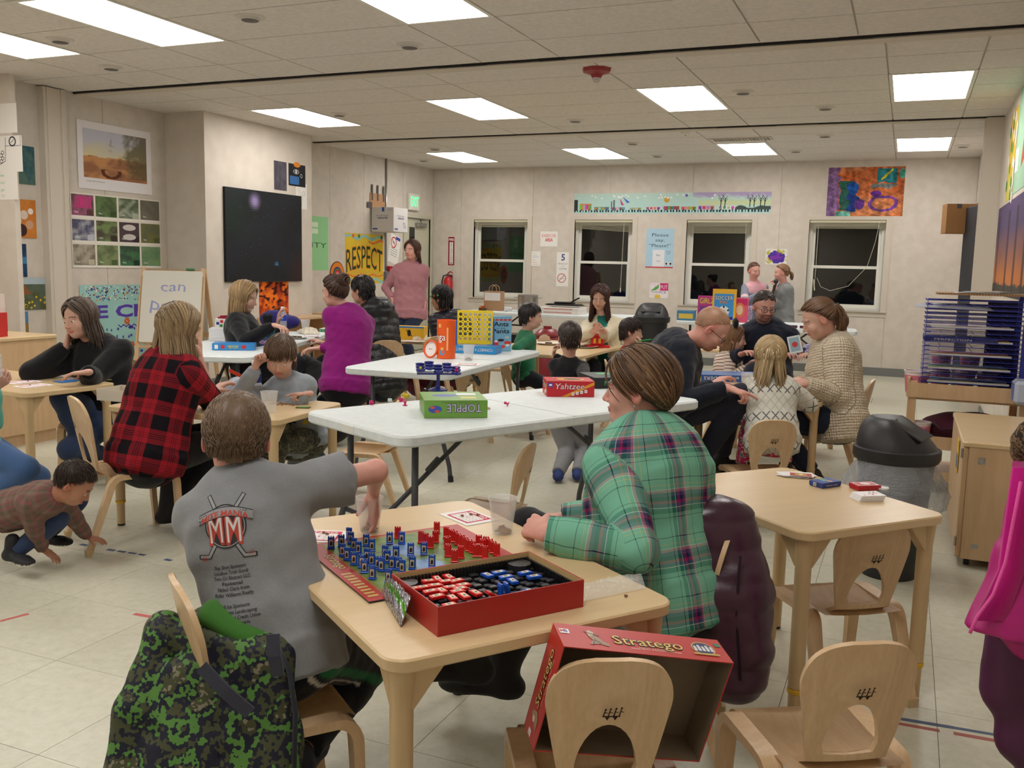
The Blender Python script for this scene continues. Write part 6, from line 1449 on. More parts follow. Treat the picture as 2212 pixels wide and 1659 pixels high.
def bingo(label,px,py,z,rz,k=1.0,beans=3,group='bingo cards'):
 p=Z(px,py,z);t=thing('bingo_card',label,'bingo card',(p[0],p[1],z),math.radians(rz),group);w,h=.075*k,.10*k
 m=MB();rgb(m,242,240,240).box(-w,w,-h*.56,h*.56,0,.0004);m.build('sheet',M_paper,t)
 m=MB();rgb(m,206,58,84).rect(-w*.72,w*.72,-h*.42,h*.46,.0006);rgb(m,244,240,240).rect(-w*.62,w*.62,-h*.36,h*.25,.0008)
 rgb(m,246,240,240).text('BINGO',0,h*.30,h*.11,.0009,w=w*1.15,bold=.03);r=random.Random(px)
 for i in range(5):
  for j in range(5):
   if i==j==2:rgb(m,206,58,84).disc(0,-h*.05,w*.05,z=.0009,n=8);continue
   rgb(m,40,36,40).text(str(r.randint(1,75)),(i-2)*w*.24,h*(.14-.117*j)-h*.02,h*.055,.0009)
 rgb(m,206,58,84);[m.rect(-w*.62,w*.62,-h*.36+h*.122*j-.0003,-h*.36+h*.122*j+.0003,.0009)for j in range(6)];m.build('print',M_paper,t)
 for i in range(beans):
  q=thing('bean','%s brown bean on the %s'%(ORD[i],'bingo card beside the cup' if 'three' in label else('half-hidden bingo card by the boy' if 'half' in label else label)),'bean',(p[0]+r.uniform(-.03,.03)*k,p[1]+r.uniform(-.03,.03)*k,z+.001),group='beans on the bingo cards');m=MB();m.ell((0,0,.003),(.006,.0042,.0033),8,5);m.build('bean',M_bean,q,True)
 return t
bingo('bingo card with three beans beside the cup on the front table',1012,1117,.6208,-30,1.0,3);bingo('bingo card half hidden by the arm of the grey shirted boy',690,1158,.6208,20,1.0,2)
q=Z(1352,1287,.623);t=thing('bean','single brown bean near the corner of the front table','bean',(q[0],q[1],.6205));m=MB();m.ell((0,0,.003),(.005,.004,.003),8,5);m.build('bean',M_bean,t,True)
def film(name,label,cat,pts,mat_,h,seed,loc=(0,0,0),nx=26,ny=14,two=True,print_=None):
 """crumpled film over the quad pts (bottom-left, bottom-right, top-right, top-left in plan)"""
 P=[np.array(q)for q in pts];t=thing(name,label,cat,(P[0][0],P[0][1],P[0][2]));r=np.random.RandomState(seed);m=MB();vs=[];col=[]
 for s_ in((0,1)if two else(0,)):
  for j in range(ny+1):
   for i in range(nx+1):
    u,v=i/nx,j/ny;q=(P[0]*(1-u)+P[1]*u)*(1-v)+(P[3]*(1-u)+P[2]*u)*v-P[0]
    e=math.sin(PI*min(1,max(0,v)))**.6*math.sin(PI*u)**.4;n_=.5+.5*math.sin(u*31+5*math.sin(v*7+seed))*math.cos(v*11+u*9+seed)
    vs.append((q[0],q[1],q[2]+(h*e*(.35+.65*n_)if s_==0 else .0012)+.001))
 n1=(nx+1)*(ny+1)
 for s_ in((0,1)if two else(0,)):
  for j in range(ny):
   for i in range(nx):
    a=s_*n1+j*(nx+1)+i;f=(a,a+1,a+nx+2,a+nx+1);col.append(print_(i/nx,j/ny)if print_ else(.8,.8,.8));m.f.append(f);m.mi.append(0)
 m.v=vs;m.c=col;m.build('film',mat_,t,True);return t
M_film=mat('clear_film',rough=.08,spec=.9,kind=lambda nt,b:(b.inputs['Alpha'].__setattr__('default_value',.22),b.inputs['Base Color'].__setattr__('default_value',(.95,.95,.92,1))))
film('plastic_bag','crinkled clear plastic bag at the corner of the front table','plastic bag',[Z(1262,1300,.621),Z(1395,1272,.621),Z(1385,1240,.621),Z(1258,1262,.621)],M_film,.022,3)
M_foil=mat('foil_wrap',rough=.22,metal=.55,kind=k_vcol())
def wrapc(u,v):return srgb(96,160,60)if .30<v<.48 else(srgb(232,232,228)if v>.8 and .25<u<.7 else(srgb(120,118,124)if(int(u*40)+int(v*26))%3 else srgb(206,204,208)))
film('snack_wrapper','silver and green crumpled snack wrapper against the open game box','wrapper',[Z(822,1285,.621),Z(866,1356,.621),Z(888,1290,.672),Z(838,1250,.660)],M_foil,.032,5,print_=wrapc,nx=34,ny=22)
def cardface(m,w,h,red=True,z=.0004):
 rgb(m,240,238,240).rrect(-w,w,-h,h,0,z,.003,3)
q=Z(1722,1028,.6205);t=thing('card_pile','fanned pile of playing cards with a red face card on top','playing cards',(q[0],q[1],.6205),math.radians(8));r=random.Random(4)
for i in range(9):
 m=MB();m.m=Matrix.Rotation(r.uniform(-.45,.45),4,'Z');cardface(m,.044,.031,z=.0006);o=m.build('card',M_print,t);o.location=(r.uniform(-.03,.03),r.uniform(-.015,.02),.0007*i)
m=MB();cardface(m,.044,.031);rgb(m,176,36,40).rect(-.038,.038,-.026,.026,.0008);rgb(m,216,186,60).poly([(-.02,-.012),(0,-.018),(.022,-.008),(.018,.012),(-.004,.018),(-.024,.006)],.0011);rgb(m,244,230,200).disc(0,0,.008,z=.0014);rgb(m,60,120,60).line([(-.03,-.02),(.03,.018)],.003,.0013);o=m.build('card',M_print,t);o.location=(.012,-.012,.0075)
o['label']='red and yellow face card'
def cb1(m,w,d,h):
 side(m,'T',w,d,h);rgb(m,52,84,160).rect(-w/2+.001,w/2-.001,-d/2+.001,d/2-.001);rgb(m,110,160,90).disc(-.01,0,.018,.012,.0003);rgb(m,200,150,130).disc(.016,.004,.012,.010,.0005);rgb(m,120,170,220).disc(.0,-.01,.012,.006,.0006)
 side(m,'F',w,d,h);rgb(m,240,240,240).rect(-w*.18,w*.06,-h*.35,h*.35);rgb(m,*K_);[m.rect(-w*.15+k*.0022,-w*.15+k*.0022+.001,-h*.28,h*.28,.0003)for k in range(8)]
 side(m,'R',w,d,h);rgb(m,226,226,230).text('PLAYING CARDS',0,-.003,.005,0,w=d*.6)
q=Z(1782,1049,.6205);box_thing('card_box','blue illustrated playing card box on the right table','card box',(q[0],q[1],.6205),-38,.062,.092,.018,(42,66,140),cb1)
def cb2(m,w,d,h):side(m,'T',w,d,h);rgb(m,236,228,228).rect(-w*.42,w*.42,-d*.42,d*.42);rgb(m,190,30,44).rect(-w*.36,w*.36,-d*.37,d*.37,.0003);rgb(m,232,210,210).disc(0,0,w*.25,d*.22,.0005)
q=Z(1868,1056,.6205);box_thing('card_box','red playing card box beside the deck on the right table','card box',(q[0],q[1],.6205),-55,.06,.088,.018,(184,26,40),cb2)
q=Z(1874,1078,.6205);t=thing('card_deck','squared deck of playing cards at the table corner','playing cards',(q[0],q[1],.6205),math.radians(34))
for k in range(14):
 m=MB();cardface(m,.044,.031,z=.0013);o=m.build('card',M_print,t);o.location=(k*.0007-.005,rnd.uniform(-.0008,.0008),.0013*k)
m=MB();r=random.Random(2);rgb(m,190,60,80);[m.disc(r.uniform(-.03,.03),r.uniform(-.02,.02),.004,z=.0,n=6)for _ in range(9)];o=m.build('print',M_print,t);o.location=(.004,0,.0188)
q=Z(1905,1058,.6205);t=thing('bottle_cap','small translucent round cap beside the red card box','cap',(q[0],q[1],.6205));m=MB();m.lathe([(.0,.0),(.02,.0),(.022,.012),(.019,.012),(.017,.002),(0,.002)],n=20);m.build('cap',M_clear,t,40);m=MB();m.lathe([(.0221,.004),(.0226,.008)],n=20);m.build('ring',M_paper,t)
zt=.713
def pr_topple(m,w,d,h):
 for f in('F','R'):
  side(m,f,w,d,h);L=w if f=='F' else d;rgb(m,118,168,72).rect(-L/2,L/2,-h/2,h/2)
  for k in range(5):rgb(m,196,206,200).text('',0,0,.01)
  m.m=m.m@Matrix.Rotation(PI,4,'Z');outl(m,'TOPPLE',-L*.13,-h*.28,h*.46,(210,206,226),(52,46,110),.0004,w=L*.56,off=.05);rgb(m,60,90,190).disc(L*.33,0,L*.11,h*.22,.0004,10);rgb(m,220,90,70).disc(L*.30,h*.12,L*.04,h*.09,.0007,8);m.disc(L*.37,-h*.1,L*.04,h*.08,.0007,8);rgb(m,70,70,70).text('A game of balancing and stacking fun',-.02,-h*.42,h*.07,.0004,w=L*.6)
 side(m,'T',w,d,h);rgb(m,112,160,62).rect(-w/2,w/2,-d/2,d/2);rgb(m,70,80,170).disc(-w*.12,d*.05,w*.22,d*.14,.0004,14);rgb(m,200,190,80).rect(w*.1,w*.36,-d*.3,-d*.1,.0005);rgb(m,230,230,236).rect(w*.08,w*.4,d*.1,d*.3,.0005)
q=Z(992,905,zt);box_thing('game_box','green game box with upside-down blue lettering on the middle white table','game box',(-1.80,3.60,zt),33,.27,.27,.075,(104,150,56),pr_topple)
def pr_y(m,w,d,h):
 for f in('F','L'):
  side(m,f,w,d,h);L=w if f=='F' else d;rgb(m,196,28,42).rect(-L/2,L/2,-h/2,h/2);rgb(m,226,150,30).poly([(-L*.2,-h/2),(-L*.06,-h/2),(L*.5,h*.28),(L*.5,h*.48)],.0003);outl(m,'Yahtzee',-L*.02,0,h*.38,(240,236,232),(120,10,20),.0006,w=L*.62,shear=.15)
  rgb(m,236,236,236)
  for k in range(4):m.rect(L*(.02+.09*k),L*(.02+.09*k)+h*.18,-h*(.42-.06*k),-h*(.22-.06*k),.0009)
  rgb(m,30,30,34);[m.disc(L*(.02+.09*k)+h*.09,-h*(.32-.06*k),h*.03,z=.0012,n=6)for k in range(4)];rgb(m,60,60,160).rect(-L*.48,-L*.38,h*.12,h*.4,.0006);rgb(m,240,240,240).rect(-L*.46,-L*.40,h*.2,h*.32,.0009)
 side(m,'T',w,d,h);rgb(m,190,26,40).rect(-w/2,w/2,-d/2,d/2);rgb(m,226,160,60).disc(.01,0,w*.3,d*.3,.0003,16);rgb(m,50,30,30).disc(.02,0,w*.2,d*.18,.0006,12);outl(m,'Yahtzee',-w*.1,d*.28,d*.13,(240,236,232),(120,10,20),.0008,w=w*.5)
box_thing('game_box','red dice game box with white slanted lettering on the white table','game box',(-1.56,4.44,zt),28,.24,.18,.078,(188,26,38),pr_y)
def pr_n(m,w,d,h):side(m,'T',w,d,h);rgb(m,30,190,100).rect(-w*.2,w*.1,d*.1,d*.3);rgb(m,170,60,110).rect(w*.1,w*.4,-d*.2,d*.1,.0003);side(m,'F',w,d,h);rgb(m,40,220,110).text('NEON',-w*.1,-h*.2,h*.42,0,w=w*.35)
q=Z(1290,838,zt);box_thing('game_box','black game box with neon green letters behind the red dice game','game box',(q[0]+.02,q[1]+.14,zt),38,.26,.26,.06,(22,24,30),pr_n)
q=Z(930,850,zt);_tw=(q[0]-.02,q[1]+.12,zt);t=thing('stacking_toy','blue plastic balancing tower toy with pink and yellow pegs','toy',_tw,math.radians(30));m=MB();rgb(m,44,56,140)
m.lathe([(.05,0),(.052,.006),(.012,.02),(.009,.035),(.009,.085),(.012,.09)],n=10);m.build('stem',M_pl,t,40)
m=MB();rgb(m,40,52,138)
for i in range(5):
 for j in range(3):
  x,y,z=(i-2)*.046,(j-1)*.044,.093+.013*(i%2)+.010*j-.004*(i-2);m.lathe([(.006,z),(.022,z+.004),(.025,z+.016),(.020,z+.016),(.012,z+.006),(0,z+.005)],(x,y,0),8)
m.box(-.11,.11,-.055,.055,.088,.096);m.build('platform',M_pl,t,40)
def peg(name,label,p,col,tip,grp='loose toy pegs on the white table'):
 t=thing(name,label,'toy peg',p,rnd.uniform(0,6),grp,rot=(tip,0,rnd.uniform(0,6)));m=MB();rgb(m,*col).lathe([(.011,0),(.012,.003),(.005,.005),(.0045,.012),(.008,.015),(.006,.021),(0,.022)],n=10);m.build('body',M_pl,t,40)
 m=MB();rgb(m,*col).tube([(-.008,0,.010),(.008,0,.010)],.0025,6);m.build('arm',M_pl,t);return t
for x_,y_,c,nm in((-.092,-.044,(222,200,40),'yellow peg at the left edge of the blue tower'),(-.046,.0,(222,200,40),'yellow peg second on the blue tower'),(.046,.0,(206,30,110),'pink peg at the centre of the blue tower'),(.092,-.044,(206,30,110),'pink peg right of centre on the blue tower')):
 a_=math.radians(30);tw=np.array(_tw);peg('toy_peg',nm,(tw[0]+x_*math.cos(a_)-y_*math.sin(a_),tw[1]+x_*math.sin(a_)+y_*math.cos(a_),tw[2]+.106),c,0,'toy pegs on the blue tower')
for px,py,c,tip,nm in((802,874,(206,30,110),1.2,'pink toy peg tipped over near the left end of the table'),(868,868,(206,30,110),1.3,'pink toy peg lying beside the yellow one'),(875,876,(206,30,110),0,'pink toy peg standing left of the green box'),(872,858,(222,196,40),0,'yellow toy peg left of the green box'),(882,860,(222,196,40),1.2,'yellow toy peg tipped beside another yellow one'),(1098,877,(206,30,110),1.2,'pink toy peg lying right of the green box')):
 q=Z(px,py,zt);peg('toy_peg',nm,(q[0],q[1],zt+(.008 if tip else 0)),c,tip)
def die(label,px,py,z,col,s=.016):
 q=Z(px,py,z);t=thing('die',label,'die',(q[0],q[1],z),rnd.uniform(0,1));m=MB();rgb(m,*col).bbox(-s/2,s/2,-s/2,s/2,0,s,.0015);m.build('body',M_pl,t)
 m=MB();rgb(m,20,20,20)if sum(col)>500 else rgb(m,240,240,240)
 for f in 'FLT':
  side(m,f,s,s,s if f=='T' else s);[m.disc(a*s*.25,b*s*.25,s*.09,z=.0,n=6)for a,b in((-1,-1),(1,1),(0,0),(-1,1),(1,-1))[:{'F':2,'L':3,'T':5}[f]]]
 m.m=Matrix.Identity(4);m.build('pips',M_print,t)
die('pale green-white die near the left of the middle white table',842,868,zt,(206,226,220));die('red die on the maple table beside the boy in grey sweatshirt',672,862,.6205,(206,34,34))
q=Z(1060,884,zt);t=thing('cardboard_disc','round brown cardboard piece beside the green game box','game part',(q[0]-.04,q[1],zt));m=MB();rgb(m,186,150,110).lathe([(.0,0),(.035,0),(.035,.004),(0,.004)],n=18);m.build('disc',M_paper,t);m=MB();rgb(m,170,130,90).disc(0,0,.02,z=.0045);m.build('print',M_paper,t)
zt=.702
q=Z(955,775,zt);t=thing('game_tub','tall orange cardboard game tub with white lettering','game box',(q[0]-.0,q[1]+.06,zt),math.radians(-25))
m=MB();rgb(m,232,92,30).lathe([(.066,0),(.066,.27),(.064,.272),(.062,.262),(0,.26)],n=28);m.build('tub',M_print,t,40)
def curved(m,R,fn):
 o=len(m.v);fn();
 for i in range(o,len(m.v)):x,y,z=m.v[i];a=x/R;m.v[i]=((R+z)*math.sin(a),-(R+z)*math.cos(a),y)
 return m
m=MB();curved(m,.066,lambda:(outl(m,'Jenga',-.012,.13,.052,(244,244,240),(190,60,20),.0009,w=.135,off=.06),rgb(m,232,186,100).rect(-.05,-.03,.20,.225,.0008),m.rect(.0,.02,.22,.245,.0008),m.rect(.02,.04,.06,.08,.0008),rgb(m,84,150,200).disc(.03,.045,.02,z=.0007),rgb(m,250,180,120).rect(.062,.074,.06,.22,.0008),rgb(m,60,40,120).disc(-.06,.10,.018,z=.0007)))
m.build('print',M_print,t)
q=Z(938,772,zt);t=thing('tub_lid','round orange lid with white inside leaning on the game tub','lid',(q[0]-.01,q[1]-.03,zt+.062),rot=(math.radians(80),0,math.radians(-12)));m=MB();rgb(m,230,92,36).lathe([(.062,-.006),(.066,.006),(.062,.012),(.055,.012),(.054,-.002),(0,-.003)],n=28);m.build('rim',M_print,t,40)
m=MB();rgb(m,236,232,230).disc(0,0,.054,z=.0005);m.build('liner',M_paper,t);m=MB();rgb(m,180,40,30).line([(-.012,0),(.012,0)],.003,.002);m.disc(-.012,0,.004,z=.002);m.build('clip',M_paper,t)
q=Z(1020,762,zt);g0=(q[0]-.05,q[1]+.15,zt);t=thing('game_grid','yellow upright disc-dropping grid with round holes in a blue stand','game',g0,math.radians(22))
cols_,rows_=7,6;s=.0375;m=MB();rgb(m,244,214,30);th2=.007;W2,H2=cols_*s,rows_*s;z0=.075
for i in range(cols_):
 for j in range(rows_):
  cx,cz=-W2/2+(i+.5)*s,z0+(j+.5)*s;n=16;R=.0135;vs=[]
  for y in(-th2,th2):
   for k in range(n):
    a=2*PI*k/n+PI/n;sq=1/max(abs(math.cos(a)),abs(math.sin(a)));vs.append((cx+s/2*math.cos(a)*sq,y,cz+s/2*math.sin(a)*sq))
   for k in range(n):a=2*PI*k/n+PI/n;vs.append((cx+R*math.cos(a),y,cz+R*math.sin(a)))
  fs=[(k,(k+1)%n,n+(k+1)%n,n+k)for k in range(n)]+[(3*n+k,3*n+(k+1)%n,2*n+(k+1)%n,2*n+k)for k in range(n)]+[(n+k,n+(k+1)%n,3*n+(k+1)%n,3*n+k)for k in range(n)]
  m.add(vs,fs)
m.box(-W2/2,W2/2,-th2,th2,z0+H2,z0+H2+.012);m.box(-W2/2-.006,-W2/2,-th2,th2,z0-.02,z0+H2+.012);m.box(W2/2,W2/2+.006,-th2,th2,z0-.02,z0+H2+.012);m.box(-W2/2,W2/2,-th2,th2,z0-.02,z0);m.build('grid',M_pl,t)
m=MB();rgb(m,30,90,190)
for x in(-W2/2-.012,W2/2+.012):m=MB();rgb(m,30,90,190);m.box(x-.006,x+.006,-.012,.012,0,z0+.16);m.box(x-.008,x+.008,-.07,.07,0,.012);m.build('stand',M_pl,t)
def pr_c4(m,w,d,h):side(m,'F',w,d,h);rgb(m,36,140,204).rect(-w/2,w/2,-h/2,h/2);m.m=m.m@Matrix.Rotation(PI,4,'Z');outl(m,'CONNECT 4',-w*.22,-h*.22,h*.4,(240,240,244),(20,60,130),.0005,w=w*.42);outl(m,'CONNECT 4',w*.34,-h*.22,h*.4,(240,240,244),(20,60,130),.0005,w=w*.28)
q=Z(1020,764,zt);box_thing('game_box','blue flat game box with upside-down white lettering under the yellow grid','game box',(q[0]-.0,q[1]+.10,zt),8,.33,.17,.055,(30,124,194),pr_c4)
def pr_ants(m,w,d,h):
 for f in 'FR':
  side(m,f,w,d,h);L=w if f=='F' else d;rgb(m,120,176,206).rect(-L/2,L/2,-h/2,h/2);rgb(m,200,60,60);[m.disc(-L*.4+k*L*.2,h*.4,L*.09,h*.03,.0003,8)for k in range(5)];rgb(m,214,60,50)
  for k in range(6):m.disc(random.Random(k).uniform(-L*.4,L*.4),-h*.2+random.Random(k+9).uniform(-h*.2,h*.12),L*.12,h*.05,.0004+k*.0001,8)
  rgb(m,232,232,232);[m.disc(random.Random(k+20).uniform(-L*.35,L*.35),-h*.1-.03*(k%3),L*.1,h*.035,.0011,8)for k in range(4)];rgb(m,30,40,60).text('Ants',0,h*.22,h*.13,.001,w=L*.7,bold=.02);m.text('in the',0,h*.14,h*.05,.001,w=L*.4);m.text('Pants',0,h*.02,h*.13,.001,w=L*.8,bold=.02);rgb(m,40,40,60).disc(0,-h*.18,L*.16,h*.04,.0013,10)
q=Z(1060,757,zt);box_thing('game_box','light blue upright game box with cartoon ants lettering beside yellow grid','game box',(q[0]+.06,q[1]+.02,zt),40,.17,.10,.27,(110,170,204),pr_ants)
m=MB();t=C.objects[-1]if False else None
q=Z(1012,778,zt);cup('clear plastic cup with a few beans before the blue flat game box',(q[0],q[1],zt),1.05,True)
bingo('bingo card lying near the front of the far white table',1010,787,zt+.0004,15,1.1,0)
zt=.702
def pr_ck(m,w,d,h):side(m,'F',w,d,h);rgb(m,236,236,232).rect(-w/2,w/2,-h/2,h/2);outl(m,'Checkers',0,-h*.2,h*.42,(206,50,40),(240,240,240),.0005,w=w*.4,shear=.1);[rgb(m,*c).rect(x,x+w*.09,y,y+h*.3,.0005)for c,x,y in(((40,60,160),-w*.46,-h*.1),((60,140,70),-w*.36,-h*.35),((200,40,40),-w*.34,h*.1),((40,60,160),w*.28,h*.05),((60,140,70),w*.38,-h*.3),((30,30,30),w*.3,-h*.4))]
def pr_mem(m,w,d,h):side(m,'F',w,d,h);rgb(m,54,140,206).rect(-w/2,w/2,-h/2,h/2);outl(m,'MEMORY',0,-h*.25,h*.5,(236,232,110),(20,70,140),.0005,w=w*.26);rgb(m,236,236,236).rect(-w*.44,-w*.36,-h*.3,h*.3,.0005);rgb(m,200,50,60).disc(w*.25,0,w*.06,h*.3,.0005);m.disc(-w*.25,0,w*.05,h*.3,.0005)
def pr_bog(m,w,d,h):side(m,'F',w,d,h);rgb(m,64,78,128).rect(-w/2,w/2,-h/2,h/2);outl(m,'BOGGLE',-w*.1,-h*.2,h*.42,(212,96,160),(240,230,240),.0005,w=w*.42,off=.04);rgb(m,150,140,190).poly([(w*.25,0),(w*.33,h*.4),(w*.41,0),(w*.33,-h*.4)],.0005)
ang=21+8
q=Z(492,757,zt);b1=(q[0]-.02,q[1]+.10,zt)
box_thing('game_box','bright blue memory matching game box at the table front edge','game box',b1,33,.30,.16,.05,(50,130,200),pr_mem)
q=Z(478,740,zt);base=(q[0]-.10,q[1]+.25)
box_thing('white_box','plain white box beneath the checkers box','box',(*base,zt),33,.34,.20,.10,(226,226,230))
box_thing('game_box','white checkers box with red lettering on top of the plain box','game box',(*base,zt+.1),38,.26,.14,.075,(236,236,232),pr_ck)
t=thing('cloth','dark red folded cloth on top of the checkers box','cloth',(base[0]-.03,base[1],zt+.175));m=MB();rgb(m,150,20,48);m.bbox(-.08,.08,-.05,.05,0,.014,.006);m.build('fold',M_cloth,t);m=MB();rgb(m,140,18,44).bbox(-.06,.085,-.045,.04,.014,.026,.006);m.build('fold',M_cloth,t)
q=Z(560,748,zt);bb=(q[0],q[1]+.16)
box_thing('game_box','navy word-dice game box with pink lettering beneath the teal tin','game box',(*bb,zt),33,.32,.2,.06,(58,70,118),pr_bog)
t=thing('tin','round teal metal tin with domed lid on the navy game box','tin',(bb[0]-.07,bb[1],zt+.06));m=MB();rgb(m,30,110,126).lathe([(.0,0),(.078,0),(.08,.006),(.08,.045)],n=28);m.build('base',M_foil,t,40);m=MB();rgb(m,70,176,184).lathe([(.081,.045),(.083,.055),(.078,.075),(.06,.09),(0,.094)],n=28);m.build('lid',M_foil,t,40)
def bottle(label,p,k=1.0):
 t=thing('water_bottle',label,'bottle',p,0);m=MB();pr=[(.0,0),(.030,.0),(.033,.01)]
 for i in range(5):z=.02+i*.014;pr+=[(.033,z),(.0312,z+.007)]
 pr+=[(.033,.095),(.033,.15),(.030,.165),(.018,.192),(.0125,.20),(.0125,.205)];m.lathe([(r*k,z*k)for r,z in pr],n=24);m.build('bottle',M_clear,t,True)
 m=MB();rgb(m,40,66,176).lathe([(.0338*k,.10*k),(.0338*k,.146*k)],n=24);curved(m,.034*k,lambda:(rgb(m,236,240,250).text('WATER',0,.116*k,.014*k,.0006,w=.05*k)));m.build('label',M_print,t,40)
 m=MB();rgb(m,236,238,240).lathe([(.0155*k,.196*k),(.0155*k,.212*k),(.013*k,.215*k),(0,.215*k)],n=16);m.build('cap',M_pl,t,40)
q=Z(611,714,zt);bottle('water bottle with blue label beside the blonde woman',(q[0]+.9,q[1]-1.7,zt))if False else bottle('water bottle with blue label beside the blonde woman',(*Z(611,719,zt)[:2],zt),1.12)
q=Z(660,716,zt);cup('clear plastic cup standing near the magenta sweater',(q[0],q[1],zt),1.1,False)
for i,(px,py)in enumerate(((585,728),(640,731))):
 q=Z(px,py,zt);t=thing('snack_plate',('white plate of crackers left of the snack bag' if i==0 else 'white plate with black game tray on the left white table'),'plate',(q[0],q[1],zt));m=MB();rgb(m,236,234,230).lathe([(0,.004),(.07,.004),(.10,.014),(.102,.014),(.07,.0),(0,0)],n=24);m.build('plate',M_pl,t,40);m=MB();[rgb(m,60+70*(k%2),44+50*(k%2),36).bbox(-.05+.02*k,-.035+.02*k,-.02,.02,.006,.02,.002)for k in range(5)];o=m.build('food',M_paper,t);o['kind']='stuff'
M_plas=mat('cream_plastic',rough=.4,kind=k_vcol(20,.6,.1,40))
film('snack_bag','crumpled pale snack bag near the purple sweater','bag',[Z(655,722,zt),Z(690,722,zt),Z(685,712,zt+.02),Z(640,714,zt+.02)],M_plas,.05,9,nx=20,ny=12,print_=lambda u,v:srgb(212,200,180))
bingo('bingo card by the sleeve of the magenta sweater',672,726,zt+.0004,30,1.2,0)
def pr_life(m,w,d,h):side(m,'F',w,d,h);rgb(m,110,190,150).rect(-w/2,w/2,0,h/2);rgb(m,236,230,224).rect(-w/2,w/2,-h/2,0);rgb(m,20,40,36).text('LifeStories',0,h*.15,h*.2,.0005,w=w*.85);rgb(m,206,60,50).rect(-w/2,w/2,-h*.06,0,.0005)
q=Z(675,790,0.0)
box_thing('game_box','green and white story game box on a low wooden shelf under the table','game box',(-5.15,7.72,.62),20,.30,.2,.09,(226,222,214),pr_life)
t=thing('shelf_unit','low wooden shelf partly hidden behind the left white table','shelf',(-5.5,7.55,0),math.radians(10));
for nm,a in(('side',(0,.02,0,.35,0,.6)),('side',(.68,.70,0,.35,0,.6)),('top',(-.01,.71,-.01,.36,.6,.62)),('shelf',(.02,.68,0,.34,.3,.315))):m=MB();m.box(*a);m.build(nm,M_maple,t)
zt=.6205
bottle('half-full water bottle with blue label before the boy in grey sweatshirt',(*Z(551,866,zt)[:2],zt),1.0)
cup('clear empty plastic cup beside the water bottle',(*Z(582,892,zt)[:2],zt),1.05,False)
bingo('bingo card under the hand of the boy in grey sweatshirt',600,862,zt+.0004,10,1.0,0)
q=Z(612,873,zt);t=thing('bean_pile','scattered brown beans on the maple table','beans',(q[0],q[1],zt));m=MB();r=random.Random(5);[m.ell((r.gauss(0,.035),r.gauss(0,.02),.003),(.006,.004,.003),6,4)for _ in range(45)];o=m.build('beans',M_bean,t,True);o['kind']='stuff';t['kind']='stuff'
q=Z(655,881,zt);t=thing('game_card','small green game tile at the edge of the maple table','game part',(q[0],q[1],zt),.4);m=MB();rgb(m,70,90,50).box(-.035,.035,-.02,.02,0,.004);m.build('tile',M_print,t);m=MB();rgb(m,110,160,70).rect(-.028,.028,-.014,.014,.0045);m.build('print',M_print,t)
q=Z(225,866,zt);t=thing('open_box','shallow white open box at the end of the maple table','box',(q[0]+.06,q[1]+.1,zt),.07);m=MB();rgb(m,206,196,180)
for a in((-.12,.12,-.09,.09,0,.003),(-.12,.12,-.09,-.087,.003,.06),(-.12,.12,.087,.09,.003,.06),(-.12,-.117,-.087,.087,.003,.06),(.117,.12,-.087,.087,.003,.06)):m.box(*a)
m.build('box',M_paper,t);m=MB();rgb(m,190,180,165).rect(-.115,.115,-.085,.085,.0035);m.build('liner',M_paper,t)
for px,py,rz,lb in((50,825,80,'bingo card furthest back on the far left table'),(72,833,85,'bingo card nearest the corner of the far left table'),(162,815,80,'bingo card under the hand of the woman in fleece')):bingo(lb,px,py,zt+.0004,rz,1.15,1)
for px,py,c,lb in((155,823,(60,110,180),'flat blue card on the far left table'),(202,822,(226,216,130),'pale yellow card at the right edge of the far left table')):
 q=Z(px,py,zt);t=thing('flat_card',lb,'card',(q[0],q[1],zt),1.4);m=MB();rgb(m,*c).box(-.09,.09,-.05,.05,0,.002);m.build('card',M_print,t);m=MB();m.col=srgb(*[min(255,int(v*1.2))for v in c]);m.rect(-.08,.08,-.04,.04,.0025);m.build('print',M_print,t)
q=D(-8,800,4.3);cup('clear plastic cup held at the left edge by the girl',(q[0],q[1],q[2]-.03),1.0,False,tilt=.2)
def pr_lad(m,w,d,h):side(m,'F',w,d,h);rgb(m,40,90,160).rect(-w/2,w/2,-h/2,h/2);m.m=m.m@Matrix.Rotation(PI,4,'Z');outl(m,'CHUTES and LADDERS',0,-h*.25,h*.5,(236,240,240),(20,50,110),.0005,w=w*.8);rgb(m,220,190,60).rect(w*.43,w*.5,-h*.4,h*.4,.0005)
q=Z(1572,818,zt)
t=box_thing('game_box','blue climbing game box with upside-down white lettering beside the blonde girl','game box',(q[0]+.02,q[1]-.06,zt),22,.50,.25,.045,(44,92,160),pr_lad)
q=Z(1612,838,zt);cup('clear plastic cup in front of the blue climbing game box',(q[0],q[1],zt),.95,False)
for px,py,c,lb in((1585,856,(222,160,176),'pink and white card under the pointing finger'),(1735,855,(236,226,230),'white card beside the cable-knit sleeve')):
 q=Z(px,py,zt);t=thing('flat_card',lb,'card',(q[0],q[1],zt),.5);m=MB();rgb(m,236,232,232).box(-.07,.07,-.045,.045,0,.0008);m.build('card',M_paper,t);m=MB();rgb(m,*c).rect(-.055,.055,-.03,.03,.0012);rgb(m,60,50,60).text('B I N G O',0,.01,.012,.0015);m.build('print',M_paper,t)
q=D(1717,744,6.6);t=thing('playing_card','playing card with a red pip held up by the child in purple','card',q,rot=(math.radians(80),math.radians(-14),math.radians(10)));m=MB();rgb(m,220,230,232).rrect(-.045,.045,-.062,.062,0,.001,.006,3);m.build('card',M_print,t);m=MB();rgb(m,150,180,196).rect(-.034,.034,-.05,.05,.0013);rgb(m,206,60,60).disc(0,0,.02,z=.0016);m.build('print',M_print,t)
